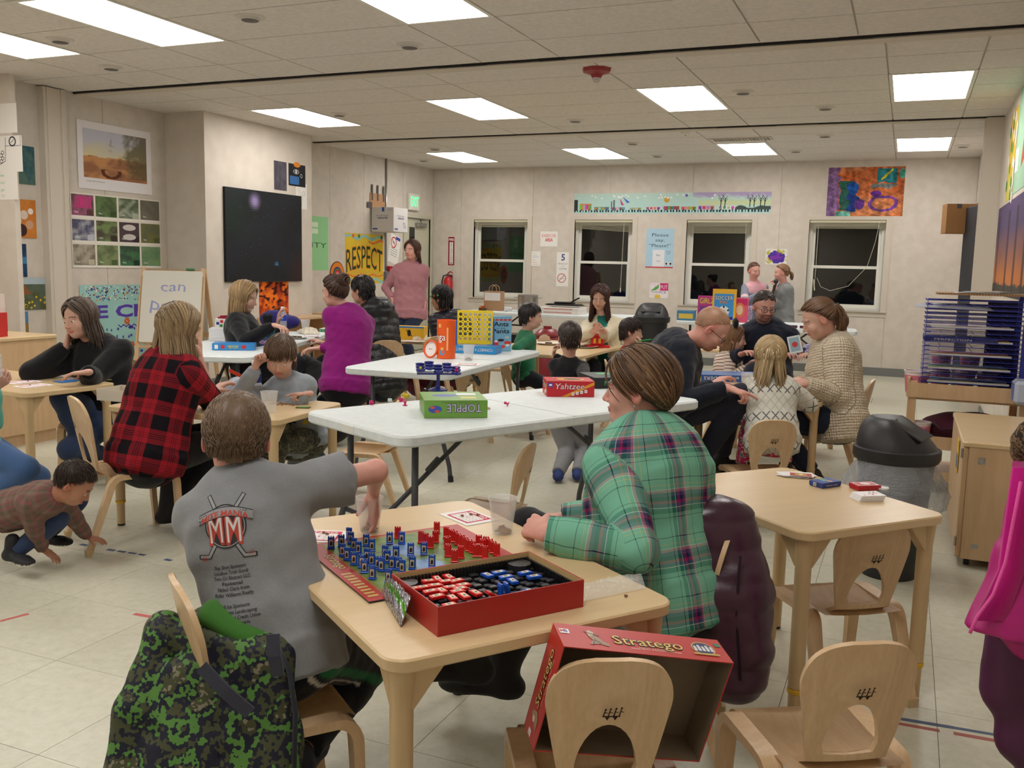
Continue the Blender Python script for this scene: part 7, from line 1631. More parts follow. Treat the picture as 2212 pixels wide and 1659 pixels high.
for px,py,lb in((1185,744,'white paper plate left of the boy in black'),(1262,751,'white paper plate with a small brown cake right of the boy in black')):
 q=Z(px,py,zt);t=thing('paper_plate',lb,'plate',(q[0],q[1],zt));m=MB();rgb(m,232,226,214).lathe([(0,.004),(.085,.004),(.125,.018),(.127,.018),(.088,0),(0,0)],n=26);m.build('plate',M_pl,t,40);m=MB();rgb(m,60,36,30).bbox(-.03,.03,-.02,.02,.005,.02,.003);m.build('cake',M_paper,t)
q=Z(1310,747,zt);t=thing('toy','red and yellow plastic toy on the cardigan table','toy',(q[0]-.03,q[1]-.2,zt),.3);m=MB();rgb(m,206,22,34).bbox(-.12,.12,-.06,.06,0,.02,.004);m.bbox(-.06,.06,-.04,.04,.02,.12,.008);m.build('body',M_pl,t);m=MB();rgb(m,232,190,40).bbox(-.035,-.012,-.043,-.04,.04,.085,.001);m.bbox(.012,.035,-.043,-.04,.04,.085,.001);m.build('door',M_pl,t);m=MB();rgb(m,190,20,30).lathe([(.03,.12),(.03,.15),(.024,.155),(0,.155)],n=14);m.build('knob',M_pl,t,40)
bingo('bingo card behind the boy in black at the cardigan table',1270,738,zt+.0004,5,1.3,0)
q=Z(1200,740,zt);film('paper_bag','crumpled tan paper bag on the cardigan table','bag',[Z(1160,741,zt),Z(1190,741,zt),Z(1188,730,zt+.05),Z(1165,730,zt+.05)],mat('kraft_paper',rough=.8,kind=k_vcol(30,.5,.1,40)),.07,12,nx=16,ny=10,print_=lambda u,v:srgb(196,168,140))
q=Z(1350,738,zt);t=thing('booklet','grey green closed booklet beside the red toy','book',(q[0]+.05,q[1]-.3,zt),.2);m=MB();rgb(m,150,156,140).box(-.12,.12,-.09,.09,0,.006);m.build('cover',M_print,t);m=MB();rgb(m,226,226,220).box(-.118,.118,-.088,.088,.0015,.0045);m.build('pages',M_paper,t)
q=D(1393,735,7.5);t=thing('pen','thin bright green pen held by the boy in red','pen',q,rot=(0,math.radians(80),math.radians(20)));m=MB();rgb(m,30,160,70).cyl((0,0,-.06),(0,0,.05),.005,n=8);m.build('barrel',M_pl,t);m=MB();rgb(m,20,120,50).cyl((0,0,.05),(0,0,.062),.005,.001,8);m.build('tip',M_pl,t)
q=Z(858,733,zt);box_thing('yellow_box','small yellow box with black figures on the table by the cap wearer','box',(q[0]+.1,q[1]+.1,zt),10,.3,.12,.13,(222,176,40),lambda m,w,d,h:(side(m,'F',w,d,h),rgb(m,40,34,30).disc(0,0,.02,.035,0,8),m.line([(-.03,.03),(.03,-.03)],.008),rgb(m,50,120,190).rect(-w/2,w/2,h*.38,h*.5,.0004)))
bingo('bingo card in front of the yellow box',893,737,zt+.0004,5,1.2,0)
film('knit_bundle','cream knitted bundle on the table by the cap wearer','cloth',[Z(890,735,zt),Z(925,735,zt),Z(922,722,zt+.03),Z(895,722,zt+.03)],mat('cream_knit',rough=.9,kind=k_vcol(60,.8,.1,60)),.12,15,nx=22,ny=14,print_=lambda u,v:srgb(208,190,164))
zt=.7355
q=Z(1140,671,zt);y0=11.85
def onw(px):return Y(px,670,y0)[0]
x=onw(1140);t=thing('stock_pot','large steel stock pot with side handles under the first window','pot',(x,y0,zt));m=MB();m.lathe([(0,0),(.135,0),(.14,.01),(.14,.23),(.146,.236),(.136,.236),(.135,.02)],n=32);m.build('pot',mat('brushed_steel',(176,172,166),.32,.9),t,40)
for sx in(-1,1):m=MB();m.tube([(sx*.14,-.04,.19),(sx*.185,-.035,.20),(sx*.185,.035,.20),(sx*.14,.04,.19)],.006,8);m.build('handle',M_steel,t,True)
x=onw(1067);t=thing('paper_bag','brown paper bag with handles and white label under first window','bag',(x,y0,zt));m=MB();rgb(m,176,138,104).box(-.13,.13,-.06,.06,0,.27);m.build('bag',M_paper,t);m=MB();rgb(m,232,228,226).rect(-.12,.12,.14,.25);o=m.build('label',M_paper,t);o.rotation_euler=(PI/2,0,0);o.location=(0,-.0605,0)
for sy in(-.05,.05):m=MB();rgb(m,190,160,120).tube([(-.06,sy,.26),(-.05,sy,.33),(0,sy,.36),(.05,sy,.33),(.06,sy,.26)],.004,6);m.build('handle',M_paper,t,True)
x=onw(1218)
for k,lb in((0,'white flat pizza box at the bottom of the stack'),(1,'white flat pizza box on top of another, beneath the griddle')):
 t=thing('pizza_box',lb,'box',(x,y0-.05,zt+k*.045),.03*k);m=MB();rgb(m,226,220,214).bbox(-.28,.28,-.2,.2,0,.044,.002);m.build('box',M_paper,t);m=MB();rgb(m,196,120,110).rect(-.2,.2,-.006,.006);o=m.build('print',M_paper,t);o.rotation_euler=(PI/2,0,0);o.location=(0,-.2007,.022)
t=thing('griddle','black electric griddle with spatula handle on the pizza boxes','griddle',(x+.02,y0-.03,zt+.09),.03);m=MB();rgb(m,28,28,30).bbox(-.22,.22,-.12,.12,.02,.045,.006);m.box(-.27,.27,-.03,.03,.024,.034);m.build('plate',M_pl,t);m=MB();rgb(m,24,24,26).bbox(-.13,.13,-.08,.08,.045,.07,.01);m.build('lid',M_pl,t);m=MB();rgb(m,22,22,24);m.tube([(.1,-.02,.07),(.22,-.05,.13)],.010,8);m.build('handle',M_pl,t)
for px,lb,c in((1050,'small heap of coloured wrappers left of the paper bag',(170,40,40)),(1105,'folded white napkins between the bag and the pot',(220,220,222))):
 x=onw(px);t=thing('napkins' if px>1100 else 'wrappers',lb,'napkins' if px>1100 else 'wrappers',(x,y0-.12,zt));r=random.Random(px)
 for k in range(6):m=MB();m.col=srgb(*(c if px>1100 or k%2 else r.choice(((200,190,60),(50,110,60),(170,40,40)))));m.m=Matrix.Rotation(r.random()*3,4,'Z');m.bbox(-.05,.05,-.03,.03,.01*k,.01*k+.012,.003);m.build('sheet' if px>1100 else 'wrapper',M_paper,t)
t=thing('cooler','dark blue cooler bin under the window table','cooler',(-4.9,11.9,0),.0);m=MB();rgb(m,30,70,130).bbox(-.3,.3,-.2,.2,0,.30,.02);m.build('body',M_pl,t);m=MB();rgb(m,28,30,38).bbox(-.31,.31,-.21,.21,.30,.42,.02);m.build('lid',M_pl,t);m=MB();rgb(m,30,30,34).tube([(-.25,-.22,.42),(-.2,-.24,.56),(.2,-.24,.56),(.25,-.22,.42)],.012,8);m.build('handle',M_pl,t,True)
q=Z(1168,800,.0);t=thing('canister','dark red round canister on the floor behind the green shirted boy','canister',(-3.9,10.3,0));m=MB();rgb(m,120,28,40).lathe([(0,0),(.17,0),(.17,.5),(.14,.54)],n=20);m.build('body',M_pl,t,40);m=MB();rgb(m,130,36,44).lathe([(.15,.54),(.16,.56),(.10,.62),(.05,.63),(.05,.66),(0,.66)],n=20);m.build('lid',M_pl,t,40)
def upbox(px,py,w,h,col,label,fn,yy=11.55,d=.07,z=.7355):
 q=Y(px,py,yy);t=thing('game_box',label,'game box',(q[0],yy,z),math.radians(rnd.uniform(-4,4)),'prize boxes standing on the far table');m=MB();rgb(m,*col).bbox(-w/2,w/2,-d/2,d/2,0,h,.003);m.build('box',M_print,t)
 m=MB();side(m,'F',w,d,h);rgb(m,*col).rect(-w/2,w/2,-h/2,h/2);fn(m,w,h);m.m=Matrix.Identity(4);m.build('print',M_print,t)
def f_girl(m,w,h):outl(m,'GIRLZ',0,h*.2,h*.22,(240,220,60),(60,40,120),.0004,w=w*.8);rgb(m,120,60,140).rect(-w*.4,w*.4,-h*.4,h*.1,.0003);rgb(m,230,200,210).disc(0,-h*.15,w*.2,h*.15,.0005)
def f_soc(m,w,h):
 rgb(m,60,150,220).rect(-w*.42,w*.42,-h*.44,h*.36,.0002);outl(m,'SOCCER',0,h*.18,h*.12,(240,240,240),(20,20,60),.0004,w=w*.75,off=.05);outl(m,'BALL',0,h*.07,h*.09,(240,160,40),(60,30,20),.0004,w=w*.35);rgb(m,236,236,236).disc(0,-h*.18,w*.24,z=.0005,n=24);rgb(m,*K_).disc(0,-h*.18,w*.08,z=.0008,n=5,a0=.3)
 for k in range(5):a=.3+2*PI*k/5;m.disc(w*.2*math.cos(a),-h*.18+w*.2*math.sin(a),w*.05,z=.0008,n=5)
 rgb(m,60,30,130).rect(-w*.1,w*.4,-h*.42,-h*.34,.0005)
def f_mag(m,w,h):rgb(m,206,40,110).rect(-w*.45,w*.45,h*.2,h*.45,.0002);rgb(m,226,130,80).disc(-.0,0,w*.32,h*.3,.0003);rgb(m,240,206,180).disc(0,0,w*.2,h*.2,.0005)
q=Y(1524,690,11.55)
upbox(1526,690,.22,.31,(190,60,140),'pink and purple girls game box standing left of the soccer box',f_girl)
upbox(1563,690,.28,.40,(240,186,50),'tall blue and yellow soccer ball toy box on the far table',f_soc,11.48);upbox(1597,690,.20,.30,(226,90,130),'pink toy box with a smiling face right of the soccer box',f_mag)
q=Y(1482,700,11.5);box_thing('toy_box','small blue and yellow box at the left end of the prize table','box',(q[0],11.5,.7355),5,.22,.14,.12,(70,130,170),lambda m,w,d,h:(side(m,'F',w,d,h),rgb(m,220,190,80).rect(-w*.4,w*.4,-h*.3,h*.2)))
film('gift_wrap','shiny crumpled gift wrap in front of the prize boxes','wrapping',[D(1600,690,11.6),D(1625,690,11.6),D(1628,660,11.6),D(1606,665,11.6)],M_foil,.06,21,nx=18,ny=12,print_=lambda u,v:srgb(206,190,210)if(int(u*20)+int(v*9))%3 else srgb(90,120,170))
tt=folding_table(1.2,.6,.735,'small white folding table behind the man with black glasses');place(tt,(-1.65,10.6),4)
for k in range(5):
 t=thing('snack_pack','small dark wrapped snack behind the ponytail, %s from the left'%ORD[k],'snack',(-1.15+.12*k,10.85+.03*(k%2),.7355),k,'snacks in a row on the white table');m=MB();rgb(m,90+20*k,60,70).bbox(-.05,.05,-.03,.03,0,.03,.008);m.build('pack',M_foil,t);m=MB();rgb(m,200,190,190).rect(-.03,.03,-.015,.015,.0308);m.build('print',M_print,t)
q=D(1675,612,11.78);t=thing('microphone','black hand microphone held to the mouth of the girl in grey','microphone',q,rot=(math.radians(-14),math.radians(10),0));m=MB();rgb(m,22,22,24).lathe([(.012,-.16),(.02,-.02),(.022,0)],n=14);m.build('handle',M_pl,t,40);m=MB();rgb(m,34,34,36).ell((0,0,.025),(.032,.032,.034),14,9);m.build('head',M_pl,t,True)
x=Y(974,620,YB)[0];t=thing('fire_extinguisher','red fire extinguisher with black hose hung on the back wall','fire extinguisher',(x,YB-.10,.80));m=MB();rgb(m,186,24,34).lathe([(0,0),(.07,.005),(.075,.03),(.075,.30),(.05,.36),(.022,.38)],n=24);m.build('tank',M_pl,t,True)
m=MB();rgb(m,60,60,60).lathe([(.022,.38),(.022,.41),(0,.41)],n=12);m.build('valve',M_pl,t);m=MB();rgb(m,176,24,34);m.tube([(-.01,0,.42),(.05,-.02,.45),(.09,-.03,.43)],.010,8);m.tube([(-.01,0,.40),(.07,-.02,.39)],.008,8);m.build('handle',M_pl,t,True)
m=MB();rgb(m,20,20,22).tube([(-.02,0,.40),(-.08,-.01,.38),(-.105,-.01,.28),(-.09,-.01,.12),(-.06,-.02,.05)],.011,8);m.build('hose',M_pl,t,True);m=MB();curved(m,.0755,lambda:(rgb(m,226,220,210).rect(-.05,.05,.14,.27,.0006),rgb(m,60,60,60).rect(-.04,.04,.16,.20,.001)));m.build('label',M_print,t)
m=MB();rgb(m,60,60,64).box(-.03,.03,.07,.105,.1,.4);m.build('bracket',M_pl,t)
def poster(name,label,cat,wall,p,w,h,fn,th=.0012,mt=None,grp=None,tilt=0):
 """p = lower left corner on the wall seen from the room"""
 t=thing(name,label,cat,group=grp);wallframe(t,wall,*p)
 if tilt:t.rotation_euler=(t.rotation_euler.to_matrix()@Matrix.Rotation(tilt,3,'Z')).to_euler()
 m=MB();rgb(m,235,232,226).box(0,w,0,h,.0005,th);m.build('sheet',M_paper,t)
 m=MB();fn(m,w,h);m.build('artwork',mt or M_poster,t);return t
YW=YB-.0005
def bw(px0,py0,px1,py1):a,b=Y(px0,py1,YB),Y(px1,py0,YB);return(a[0],YW,a[2]),b[0]-a[0],b[2]-a[2]
def f_ext(m,w,h):
 z=.0018;rgb(m,150,26,46).rect(0,w,0,h,z);rgb(m,236,232,230).rect(w*.22,w*.78,h*.04,h*.82,z+.0004);rgb(m,236,232,230).text('FIRE',w/2,h*.87,h*.08,z+.0005,w=w*.8,bold=.03)
 for i,c in enumerate('EXTINGUISHER'):rgb(m,150,26,46).text(c,w/2,h*(.76-.056*i),h*.045,z+.0008,bold=.03)
 rgb(m,150,26,46).poly([(w*.3,h*.1),(w*.7,h*.1),(w*.5,h*.05)],z+.0008)
p,w,h=bw(968,512,982,573);poster('wall_sign','narrow red vertical fire extinguisher sign above the extinguisher','sign','B',p,w,h,f_ext)
def frieze(m,w,h):
 def fn(u,v):
  c=mixc((176,214,212),(190,216,206),np.clip(v+.2*sn(u*8,v,6,1),0,1));c=mixc(c,(176,160,198),np.clip((v-.72)*5+.6*sn(u*9,v,8,2),0,1)*(u>.62));c=mixc(c,(206,214,160),np.clip(1-abs(v-.5)*5,0,1)*(u>.65))
  tr=(v<.16)&(v>.06)&((np.floor(u*130)%2)==0);c=[np.where(tr,q,a)for q,a in zip((40,60,66),c)]
  hill=(v<.30+.08*sn(u*10,v*0,5,7,2))&(v>.16)&(u>.83);c=[np.where(hill,q,a)for q,a in zip((70,84,80),c)]
  return c
 paint(m,w,h,230,36,fn,.0016)
 z=.002;r=random.Random(3)
 for x0,x1,c,hh in((.03,.095,(226,120,40),.30),(.11,.19,(70,150,120),.14),(.20,.235,(206,140,190),.12),(.24,.275,(130,90,180),.12),(.30,.36,(180,190,110),.10),(.385,.46,(236,190,196),.14),(.475,.555,(160,50,80),.16),(.565,.64,(200,140,70),.14),(.65,.73,(226,150,180),.18),(.75,.83,(226,226,224),.18)):
  rgb(m,*c).rect(w*x0,w*x1,h*.18,h*(.18+hh),z)
  for k in range(4):rgb(m,r.randint(60,220),r.randint(60,200),r.randint(40,200)).rect(w*(x0+(x1-x0)*(k+.1)/4),w*(x0+(x1-x0)*(k+.8)/4),h*.20,h*(.18+hh*.85),z+.0003)
  rgb(m,40,40,44).disc(w*(x0+.012),h*.17,h*.035,z=z+.0005,n=10);m.disc(w*(x1-.012),h*.17,h*.035,z=z+.0005,n=10)
 for k in range(26):rgb(m,240,240,238).disc(w*r.uniform(.02,.75),h*r.uniform(.72,.92),h*.05,h*.04,z+.0002+k*1e-5,12)
 rgb(m,50,60,60).rect(0,w*.02,h*.12,h*.68,z+.0004);rgb(m,90,110,120).rect(w*.20,w*.206,h*.2,h*.6,z);m.rect(w*.212,w*.22,h*.2,h*.66,z);rgb(m,200,70,140).poly([(w*.245,h*.75),(w*.27,h*.40),(w*.255,h*.4)],z);rgb(m,80,110,200).poly([(w*.26,h*.82),(w*.30,h*.55),(w*.285,h*.5)],z);rgb(m,206,160,60).disc(w*.49,h*.66,w*.014,h*.14,z);rgb(m,130,100,190).disc(w*.59,h*.86,h*.07,z=z+.0006)
 for x in(.76,.78,.90,.92,.95,.97):
  rgb(m,52,48,52).line([(w*x,h*.3),(w*(x+.002),h*.7)],.012,z+.0004);[m.line([(w*x,h*(.5+.06*k)),(w*(x+.012*(-1)**k),h*(.7+.06*k))],.006,z+.0005)for k in range(4)]
p,w,h=bw(1240,414,1667,461);poster('train_frieze','long pale blue paper frieze of a drawn train above the windows','poster','B',p,w,h,frieze)
def bigart(m,w,h):
 def fn(u,v):
  n=sn(u,v,6,11,4);c=mixc((206,104,52),(222,140,92),np.clip(n+.5,0,1));a=lambda q,col:[np.where(q,x,y)for x,y in zip(col,c)]
  wb=.04*sn(u,v,14,4,2);c=a(u+wb<.15,(150,112,168));c=a((u+wb>.16)&(u+wb<.29)&(v>.12)&(v<.72),(44,96,84));c=a((u+wb>.28)&(u+wb<.40)&(v>.08)&(v<.66),(34,62,140));c=a(((u-.34)/.07)**2+((v-.58)/.14)**2<1+wb*6,(28,90,180))
  c=a(((u-.43)/.07)**2+((v-.25)/.11)**2<1+wb*6,(104,60,150));c=a((u>.64)&(u<.90)&(v+wb>.68)&(v<.97),(40,130,140));c=a((u>.70)&(u<.84)&(abs(v-.84-(u-.77)*1.4)<.03),(206,200,60));c=a((abs(((u-.74)/.17)**2+((v-.26)/.14)**2-1+wb*4)<.35),(120,70,160));c=a((u>.57)&(u<.9)&(abs(v+wb-.62)<.035),(130,140,140));c=a(((u-.64)/.07)**2+((v-.46)/.06)**2<1,(106,50,150));c=a((u>.12)&(u<.32)&(v<.09+wb),(120,196,180));c=a(((u-.97)/.05)**2+((v-.86)/.1)**2<1,(90,180,160))
  s=.88+.2*sn(u,v,40,9,2);return[q*s for q in c]
 paint(m,w,h,90,58,fn,.0016)
p,w,h=bw(1784,359,1957,467);poster('painting','big orange, purple and blue child painting above the right window','painting','B',p,w,h,bigart)
def f_please(m,w,h):
 z=.0016;rgb(m,172,204,222).rect(0,w,h*.03,h,z);rgb(m,206,60,70).rect(0,w,0,h*.03,z)
 for s_,y in(('Please',.80),('say,',.67),('\u201cPlease!\u201d',.53)):rgb(m,60,74,88).text(s_,w*.5,h*y,h*.085,z+.0004,w=w*{'Please':.6,'say,':.34}.get(s_,.8))
 rgb(m,60,74,88).text('Thank',w*.82,h*.40,h*.035,z+.0004);m.text('you!',w*.82,h*.35,h*.035,z+.0004);rgb(m,226,226,230).rect(w*.25,w*.68,h*.03,h*.46,z+.0008);rgb(m,120,120,130).text('Bite',w*.46,h*.30,h*.05,z+.0012);m.text('stop',w*.46,h*.16,h*.04,z+.0012);rgb(m,230,226,220).rect(w*.70,w*.82,h*.07,h*.15,z+.0004);m.rect(w*.85,w*.97,h*.07,h*.15,z+.0004);rgb(m,60,50,56).disc(w*.76,h*.11,w*.04,z=z+.0007);m.disc(w*.91,h*.11,w*.04,z=z+.0007)
p,w,h=bw(1394,494,1457,578);poster('poster','light blue poster saying Please say Please between the windows','poster','B',p,w,h,f_please)
def f_ex(m,w,h):rgb(m,206,80,84).text('EXERCISE',w*.5,h*.62,h*.2,.0016,w=w*.8);m.text('AREA',w*.5,h*.33,h*.22,.0016,w=w*.45,bold=.03);rgb(m,120,120,190).text('.......',w*.2,h*.05,h*.06,.0016)
p,w,h=bw(1167,500,1205,532);poster('paper_sign','white paper sign with red words EXERCISE AREA','sign','B',p,w,h,f_ex,mt=M_paper)
def f_small(m,w,h):[rgb(m,*c).line([(w*.15,h*y),(w*(.4+.4*((k*7)%3)/2),h*y)],h*.025,.0016)for k,(y,c)in enumerate(((.88,(200,150,170)),(.72,(150,190,150)),(.6,(150,150,200)),(.4,(210,120,130)),(.25,(220,140,150)),(.12,(200,160,180))))]
p,w,h=bw(1147,543,1168,574);poster('paper_note','small white note with faint coloured writing beside the first window','note','B',p,w,h,f_small,mt=M_paper)
def f_five(m,w,h):
 rgb(m,56,64,140).text('5',w*.5,h*.76,h*.19,.0016,bold=.02);rgb(m,110,120,150);[m.text(s_,w*.5,h*y,h*.045,.0016,w=w*q)for s_,y,q in(('PEOPLE AT',.64,.75),('A',.57,.1),('TIME',.49,.6))];rgb(m,200,110,110).ring(w*.42,h*.24,w*.28,w*.34,.0016);m.line([(w*.22,h*.16),(w*.62,h*.32)],w*.05,.0018);rgb(m,90,90,110).text('running',w*.42,h*.22,h*.035,.0017)
p,w,h=bw(1201,545,1231,618);poster('paper_sign','white paper sign reading 5 people at a time','sign','B',p,w,h,f_five,mt=M_paper)
def f_play(m,w,h):
 def fn(u,v):n=sn(u,v,12,21,3);c=mixc((232,226,226),(226,200,214),np.clip(n,0,1));g=(u<.5)&(v>.5)&(abs(u-v+.3)<.12);c=[np.where(g,a,b)for a,b in zip((90,160,80),c)];g=(u>.58)&(v>.5);c=[np.where(g,a,b)for a,b in zip((206,60,120),c)];g=(v<.2)&(abs(u-.45)<.15);return[np.where(g,a,b)for a,b in zip((226,190,60),c)]
 paint(m,w,h,30,24,fn,.0016);rgb(m,80,60,140).text('PICK',w*.72,h*.3,h*.18,.0019,w=w*.4);rgb(m,70,110,80).text('TRASH',w*.28,h*.34,h*.13,.0019,w=w*.4);rgb(m,240,220,230).text('PUT',w*.78,h*.62,h*.24,.0019,w=w*.36)
p,w,h=bw(1402,612,1444,643);poster('drawing','small bright handwritten drawing below the light blue poster','drawing','B',p,w,h,f_play)
def f_splat(m,w,h):
 def fn(u,v):n=sn(u,v,9,31,3);q=(u-.5)**2*3.2+(v-.48)**2*3.4;c=mixc((230,228,222),(180,176,60),np.clip((n-.05)*3,0,1)*(q<1.0));a=q+.25*n<.48;c=[np.where(a,x,y)for x,y in zip((84,56,160),c)];b=q+.3*sn(u,v,14,5,2)<.14;return[np.where(b,x,y)for x,y in zip((130,60,170),c)]
 paint(m,w,h,40,28,fn,.0016)
p,w,h=bw(1653,538,1701,571);poster('drawing','purple and yellow splatter painting above the girl in grey','painting','B',p,w,h,f_splat)
XL1=-7.215
def lw_(x,px0,py0,px1,py1):a,b=X(px0,py1,x),X(px1,py0,x);return(x+.0005,a[1],a[2]),b[1]-a[1],b[2]-a[2]
def wcol(m,w,h):
 def fn(u,v):
  c=mixc((214,202,160),(192,192,206),np.clip((v-.45)*3+.3*sn(u,v,6,2),0,1));g=(v<.46+.03*sn(u,v,9,3));c=[np.where(g,a,b)for a,b in zip(mixc((196,142,92),(152,104,74),np.clip(.5+sn(u,v,12,5),0,1)),c)];d=np.clip((u-.55)*3+.5*sn(u,v,14,8),0,.75)*(v>.05);c=mixc(c,(92,84,60),d);k=(abs(np.hypot((u-.42)/.13,(v-.16)/.12)-1)<.22)&(v<.2);return[np.where(k,a,b)for a,b in zip((96,50,30),c)]
 paint(m,w*.86,h*.72,76,50,fn,.0018,w*.07,h*.17);rgb(m,228,224,226).rect(0,w,0,h,.0014);rgb(m,120,116,116).text('Living with the desert',w*.22,h*.11,h*.025,.0018,w=w*.24)
p,w,h=lw_(XL1,167,258,330,415);p=(XL1+.001,6.535,2.0);poster('nature_poster','large watercolour desert landscape poster on the left wall','poster','L',p,.92,.63,wcol)
def grid12(m,w,h):
 rgb(m,226,220,208).rect(0,w,0,h,.0014);pal=[((170,70,120),(90,60,60)),((92,130,60),(60,80,40)),((70,90,56),(170,180,160)),((96,92,76),(110,104,90)),((64,66,104),(190,190,204)),((110,140,70),(60,50,40)),((60,40,50),(60,40,50)),((110,110,50),(90,96,60)),((120,104,84),(190,180,160)),((130,150,90),(80,100,60)),((44,110,60),(30,60,40)),((90,140,90),(120,160,110))]
 for k in range(12):
  i,j=k%4,2-k//4;cw,chh=w/4,h/3;c1,c2=pal[k];x0,y0=cw*i+cw*.04,chh*j+chh*.10
  paint(m,cw*.92,chh*.84,16,12,lambda u,v:mixc(mixc(c1,c2,np.clip(.5+.9*sn(u,v,7,k,3),0,1)),(128,128,120),.3),.0018,x0,y0);rgb(m,232,228,220).rect(x0,x0+cw*.92,chh*j+chh*.02,chh*j+chh*.10,.0018);rgb(m,240,240,236).text('Plant',x0+cw*.2,y0+chh*.10,chh*.07,.0022);m.col=srgb(*c2);m.rect(x0+cw*.62,x0+cw*.88,y0+chh*.02,y0+chh*.24,.0021)
  if k==6:[rgb(m,206,200,196).disc(x0+cw*.46,y0+chh*yy,cw*.3,chh*.13,.0022)for yy in(.22,.62)]
  if k==0:[rgb(m,206,60,130).rect(x0+cw*.1*q+.01,x0+cw*.1*q+.03,y0+chh*.3,y0+chh*.75,.0022)for q in range(1,8)]
poster('plant_chart','chart of twelve plant and animal photographs on the left wall','poster','L',(XL1+.001,6.43,1.255),1.13,.70,grid12)
def f_clee(m,w,h):
 def fn(u,v):c=mixc((150,196,190),(160,204,198),np.clip(.5+sn(u,v,5,1),0,1));return c
 paint(m,w,h,20,16,fn,.0016);r=random.Random(8);z=.0019
 for k in range(170):rgb(m,*r.choice(((206,110,50),(60,90,170),(236,230,220),(60,60,130)))).disc(r.uniform(.02,.72)*w,r.uniform(.80,.985)*h,h*.011,z=z,n=6)
 rgb(m,92,60,160).rect(w*.70,w,h*.82,h*.98,z+.0003);rgb(m,90,66,170).text('E CLEE',w*.58,h*.58,h*.16,z+.0004,w=w*.84,bold=.035)
 for k in range(60):rgb(m,*r.choice(((64,70,160),(90,66,170),(64,70,160)))).disc(r.uniform(.05,.95)*w,r.uniform(.1,.45)*h,h*r.uniform(.01,.03),h*.02,z+.0002,7)
 for x,y in((.5,.52),(.75,.5),(.55,.2),(.8,.16),(.3,.3)):
  for k in range(6):a=k*PI/3;rgb(m,200,100,50).disc(w*x+h*.03*math.cos(a),h*y+h*.03*math.sin(a),h*.022,z=z+.0005+k*1e-5,n=8)
 rgb(m,90,66,170);m.line([(w*(.4+.03*k),h*(.46+.015*(-1)**k))for k in range(12)],h*.015,z+.0006)
poster('painted_sign','turquoise hand-painted sign with purple letters behind the easel','poster','L',(XL1+.001,6.50,.33),1.14,.76,f_clee)
def simple(c1,c2,seed=1,f=6,extra=None,nx=24,ny=30):
 def g(m,w,h):
  paint(m,w,h,nx,ny,lambda u,v:mixc(c1,c2,np.clip(.5+.9*sn(u,v,f,seed,3),0,1)),.0016)
  if extra:extra(m,w,h)
 return g
def e_or(m,w,h):[rgb(m,*c).disc(w*x,h*y,w*r,z=.002+i*1e-4,n=12)for i,(x,y,r,c)in enumerate(((.3,.45,.16,(220,200,180)),(.55,.6,.15,(226,206,190)),(.75,.35,.14,(206,160,130)),(.45,.2,.2,(60,40,40)),(.2,.7,.1,(160,50,40)),(.8,.7,.1,(240,230,220))))]
def e_land(m,w,h):rgb(m,176,192,200).rect(0,w,h*.8,h,.0019);rgb(m,140,90,50).poly([(w*.1,h*.4),(w*.4,h*.8),(w*.6,h*.5)],.0021);r=random.Random(2);[rgb(m,206,180,60).disc(r.random()*w,r.random()*h*.4,.012,z=.0023,n=6)for _ in range(14)]
def e_blue(m,w,h):rgb(m,70,130,170).rect(0,w,h*.4,h*.6,.0019)
def e_sky(m,w,h):rgb(m,84,130,176).rect(0,w,h*.5,h,.0019);rgb(m,190,160,60).disc(w*.5,h*.35,w*.35,h*.15,.0021)
def L2(y0,z0,w,h,nm,lab,fn):poster(nm,lab,'picture','L',(XL1+.001,y0,z0),w,h,fn)
for px0,py0,px1,py1,lab,fn in((20,318,73,400,'dark teal underwater picture highest behind the stub wall',simple((50,90,104),(86,116,106),3)),(20,433,76,515,'orange storybook picture with white figures behind the stub wall',simple((200,120,50),(214,140,60),4,5,e_or)),(20,527,56,598,'deep blue sea picture below the orange one',simple((30,60,96),(50,90,130),5,4,e_blue)),(20,600,98,668,'landscape picture of an animal in wildflowers with curling corner',simple((92,104,92),(86,90,56),6,8,e_land)),(20,673,60,722,'small picture of a blue sky and golden tree, lowest of the column',simple((150,120,60),(110,100,70),7,5,e_sky))):
 a,b=X(px0,py1,XL1),X(px1,py0,XL1);z0=X(px1,py1,XL1)[2];L2(a[1],z0,b[1]-a[1],b[2]-z0,'picture',lab,fn)
YS=5.659
def sb(px0,py0,px1,py1):a,b=Y(px0,py1,YS),Y(px1,py0,YS);return(a[0],YS,a[2]),b[0]-a[0],b[2]-a[2]
def e_p1(m,w,h):rgb(m,200,120,120).line([(w*.05,h*.7),(w*.2,h*.6)],.006,.0016)
def e_p2(m,w,h):rgb(m,60,60,66).ring(w*.78,h*.84,w*.06,w*.085,.0016);m.line([(w*.74,h*.8),(w*.82,h*.9)],.005,.0017);m.line([(w*.62,h*.72),(w*.97,h*.72),(w*.97,h*.98)],.004,.0017);[m.ring(w*.5+.02*(k%2),h*(.3+.08*k),.012,.018,.0017,10)for k in range(4)];m.line([(w*.62,h*.95),(w*.6,h*.3),(w*.45,h*.2)],.005,.0018)
def e_p3(m,w,h):[rgb(m,120,190,130).text(s_,w*.6,h*y,h*.1,.0016)for s_,y in(('see',.8),('and',.55),('get',.3),('f y',.1))]
for(a,lab,fn,t_)in(((-40,222,35,290),'blank white sheet highest on the stub wall',e_p1,0),((-40,368,37,432),'white sheet with green writing lowest on the stub wall',e_p3,0),((-40,292,47,373),'white sheet with a black doodle overlapping the stub wall edge',e_p2,0)):
 p,w,h=sb(*a);p=(p[0],p[1]-(.002 if 'doodle' in lab else 0),p[2]);poster('paper_sheet',lab,'paper','B',p,w,h,fn,mt=M_paper)
q=Z(5,726,.785)
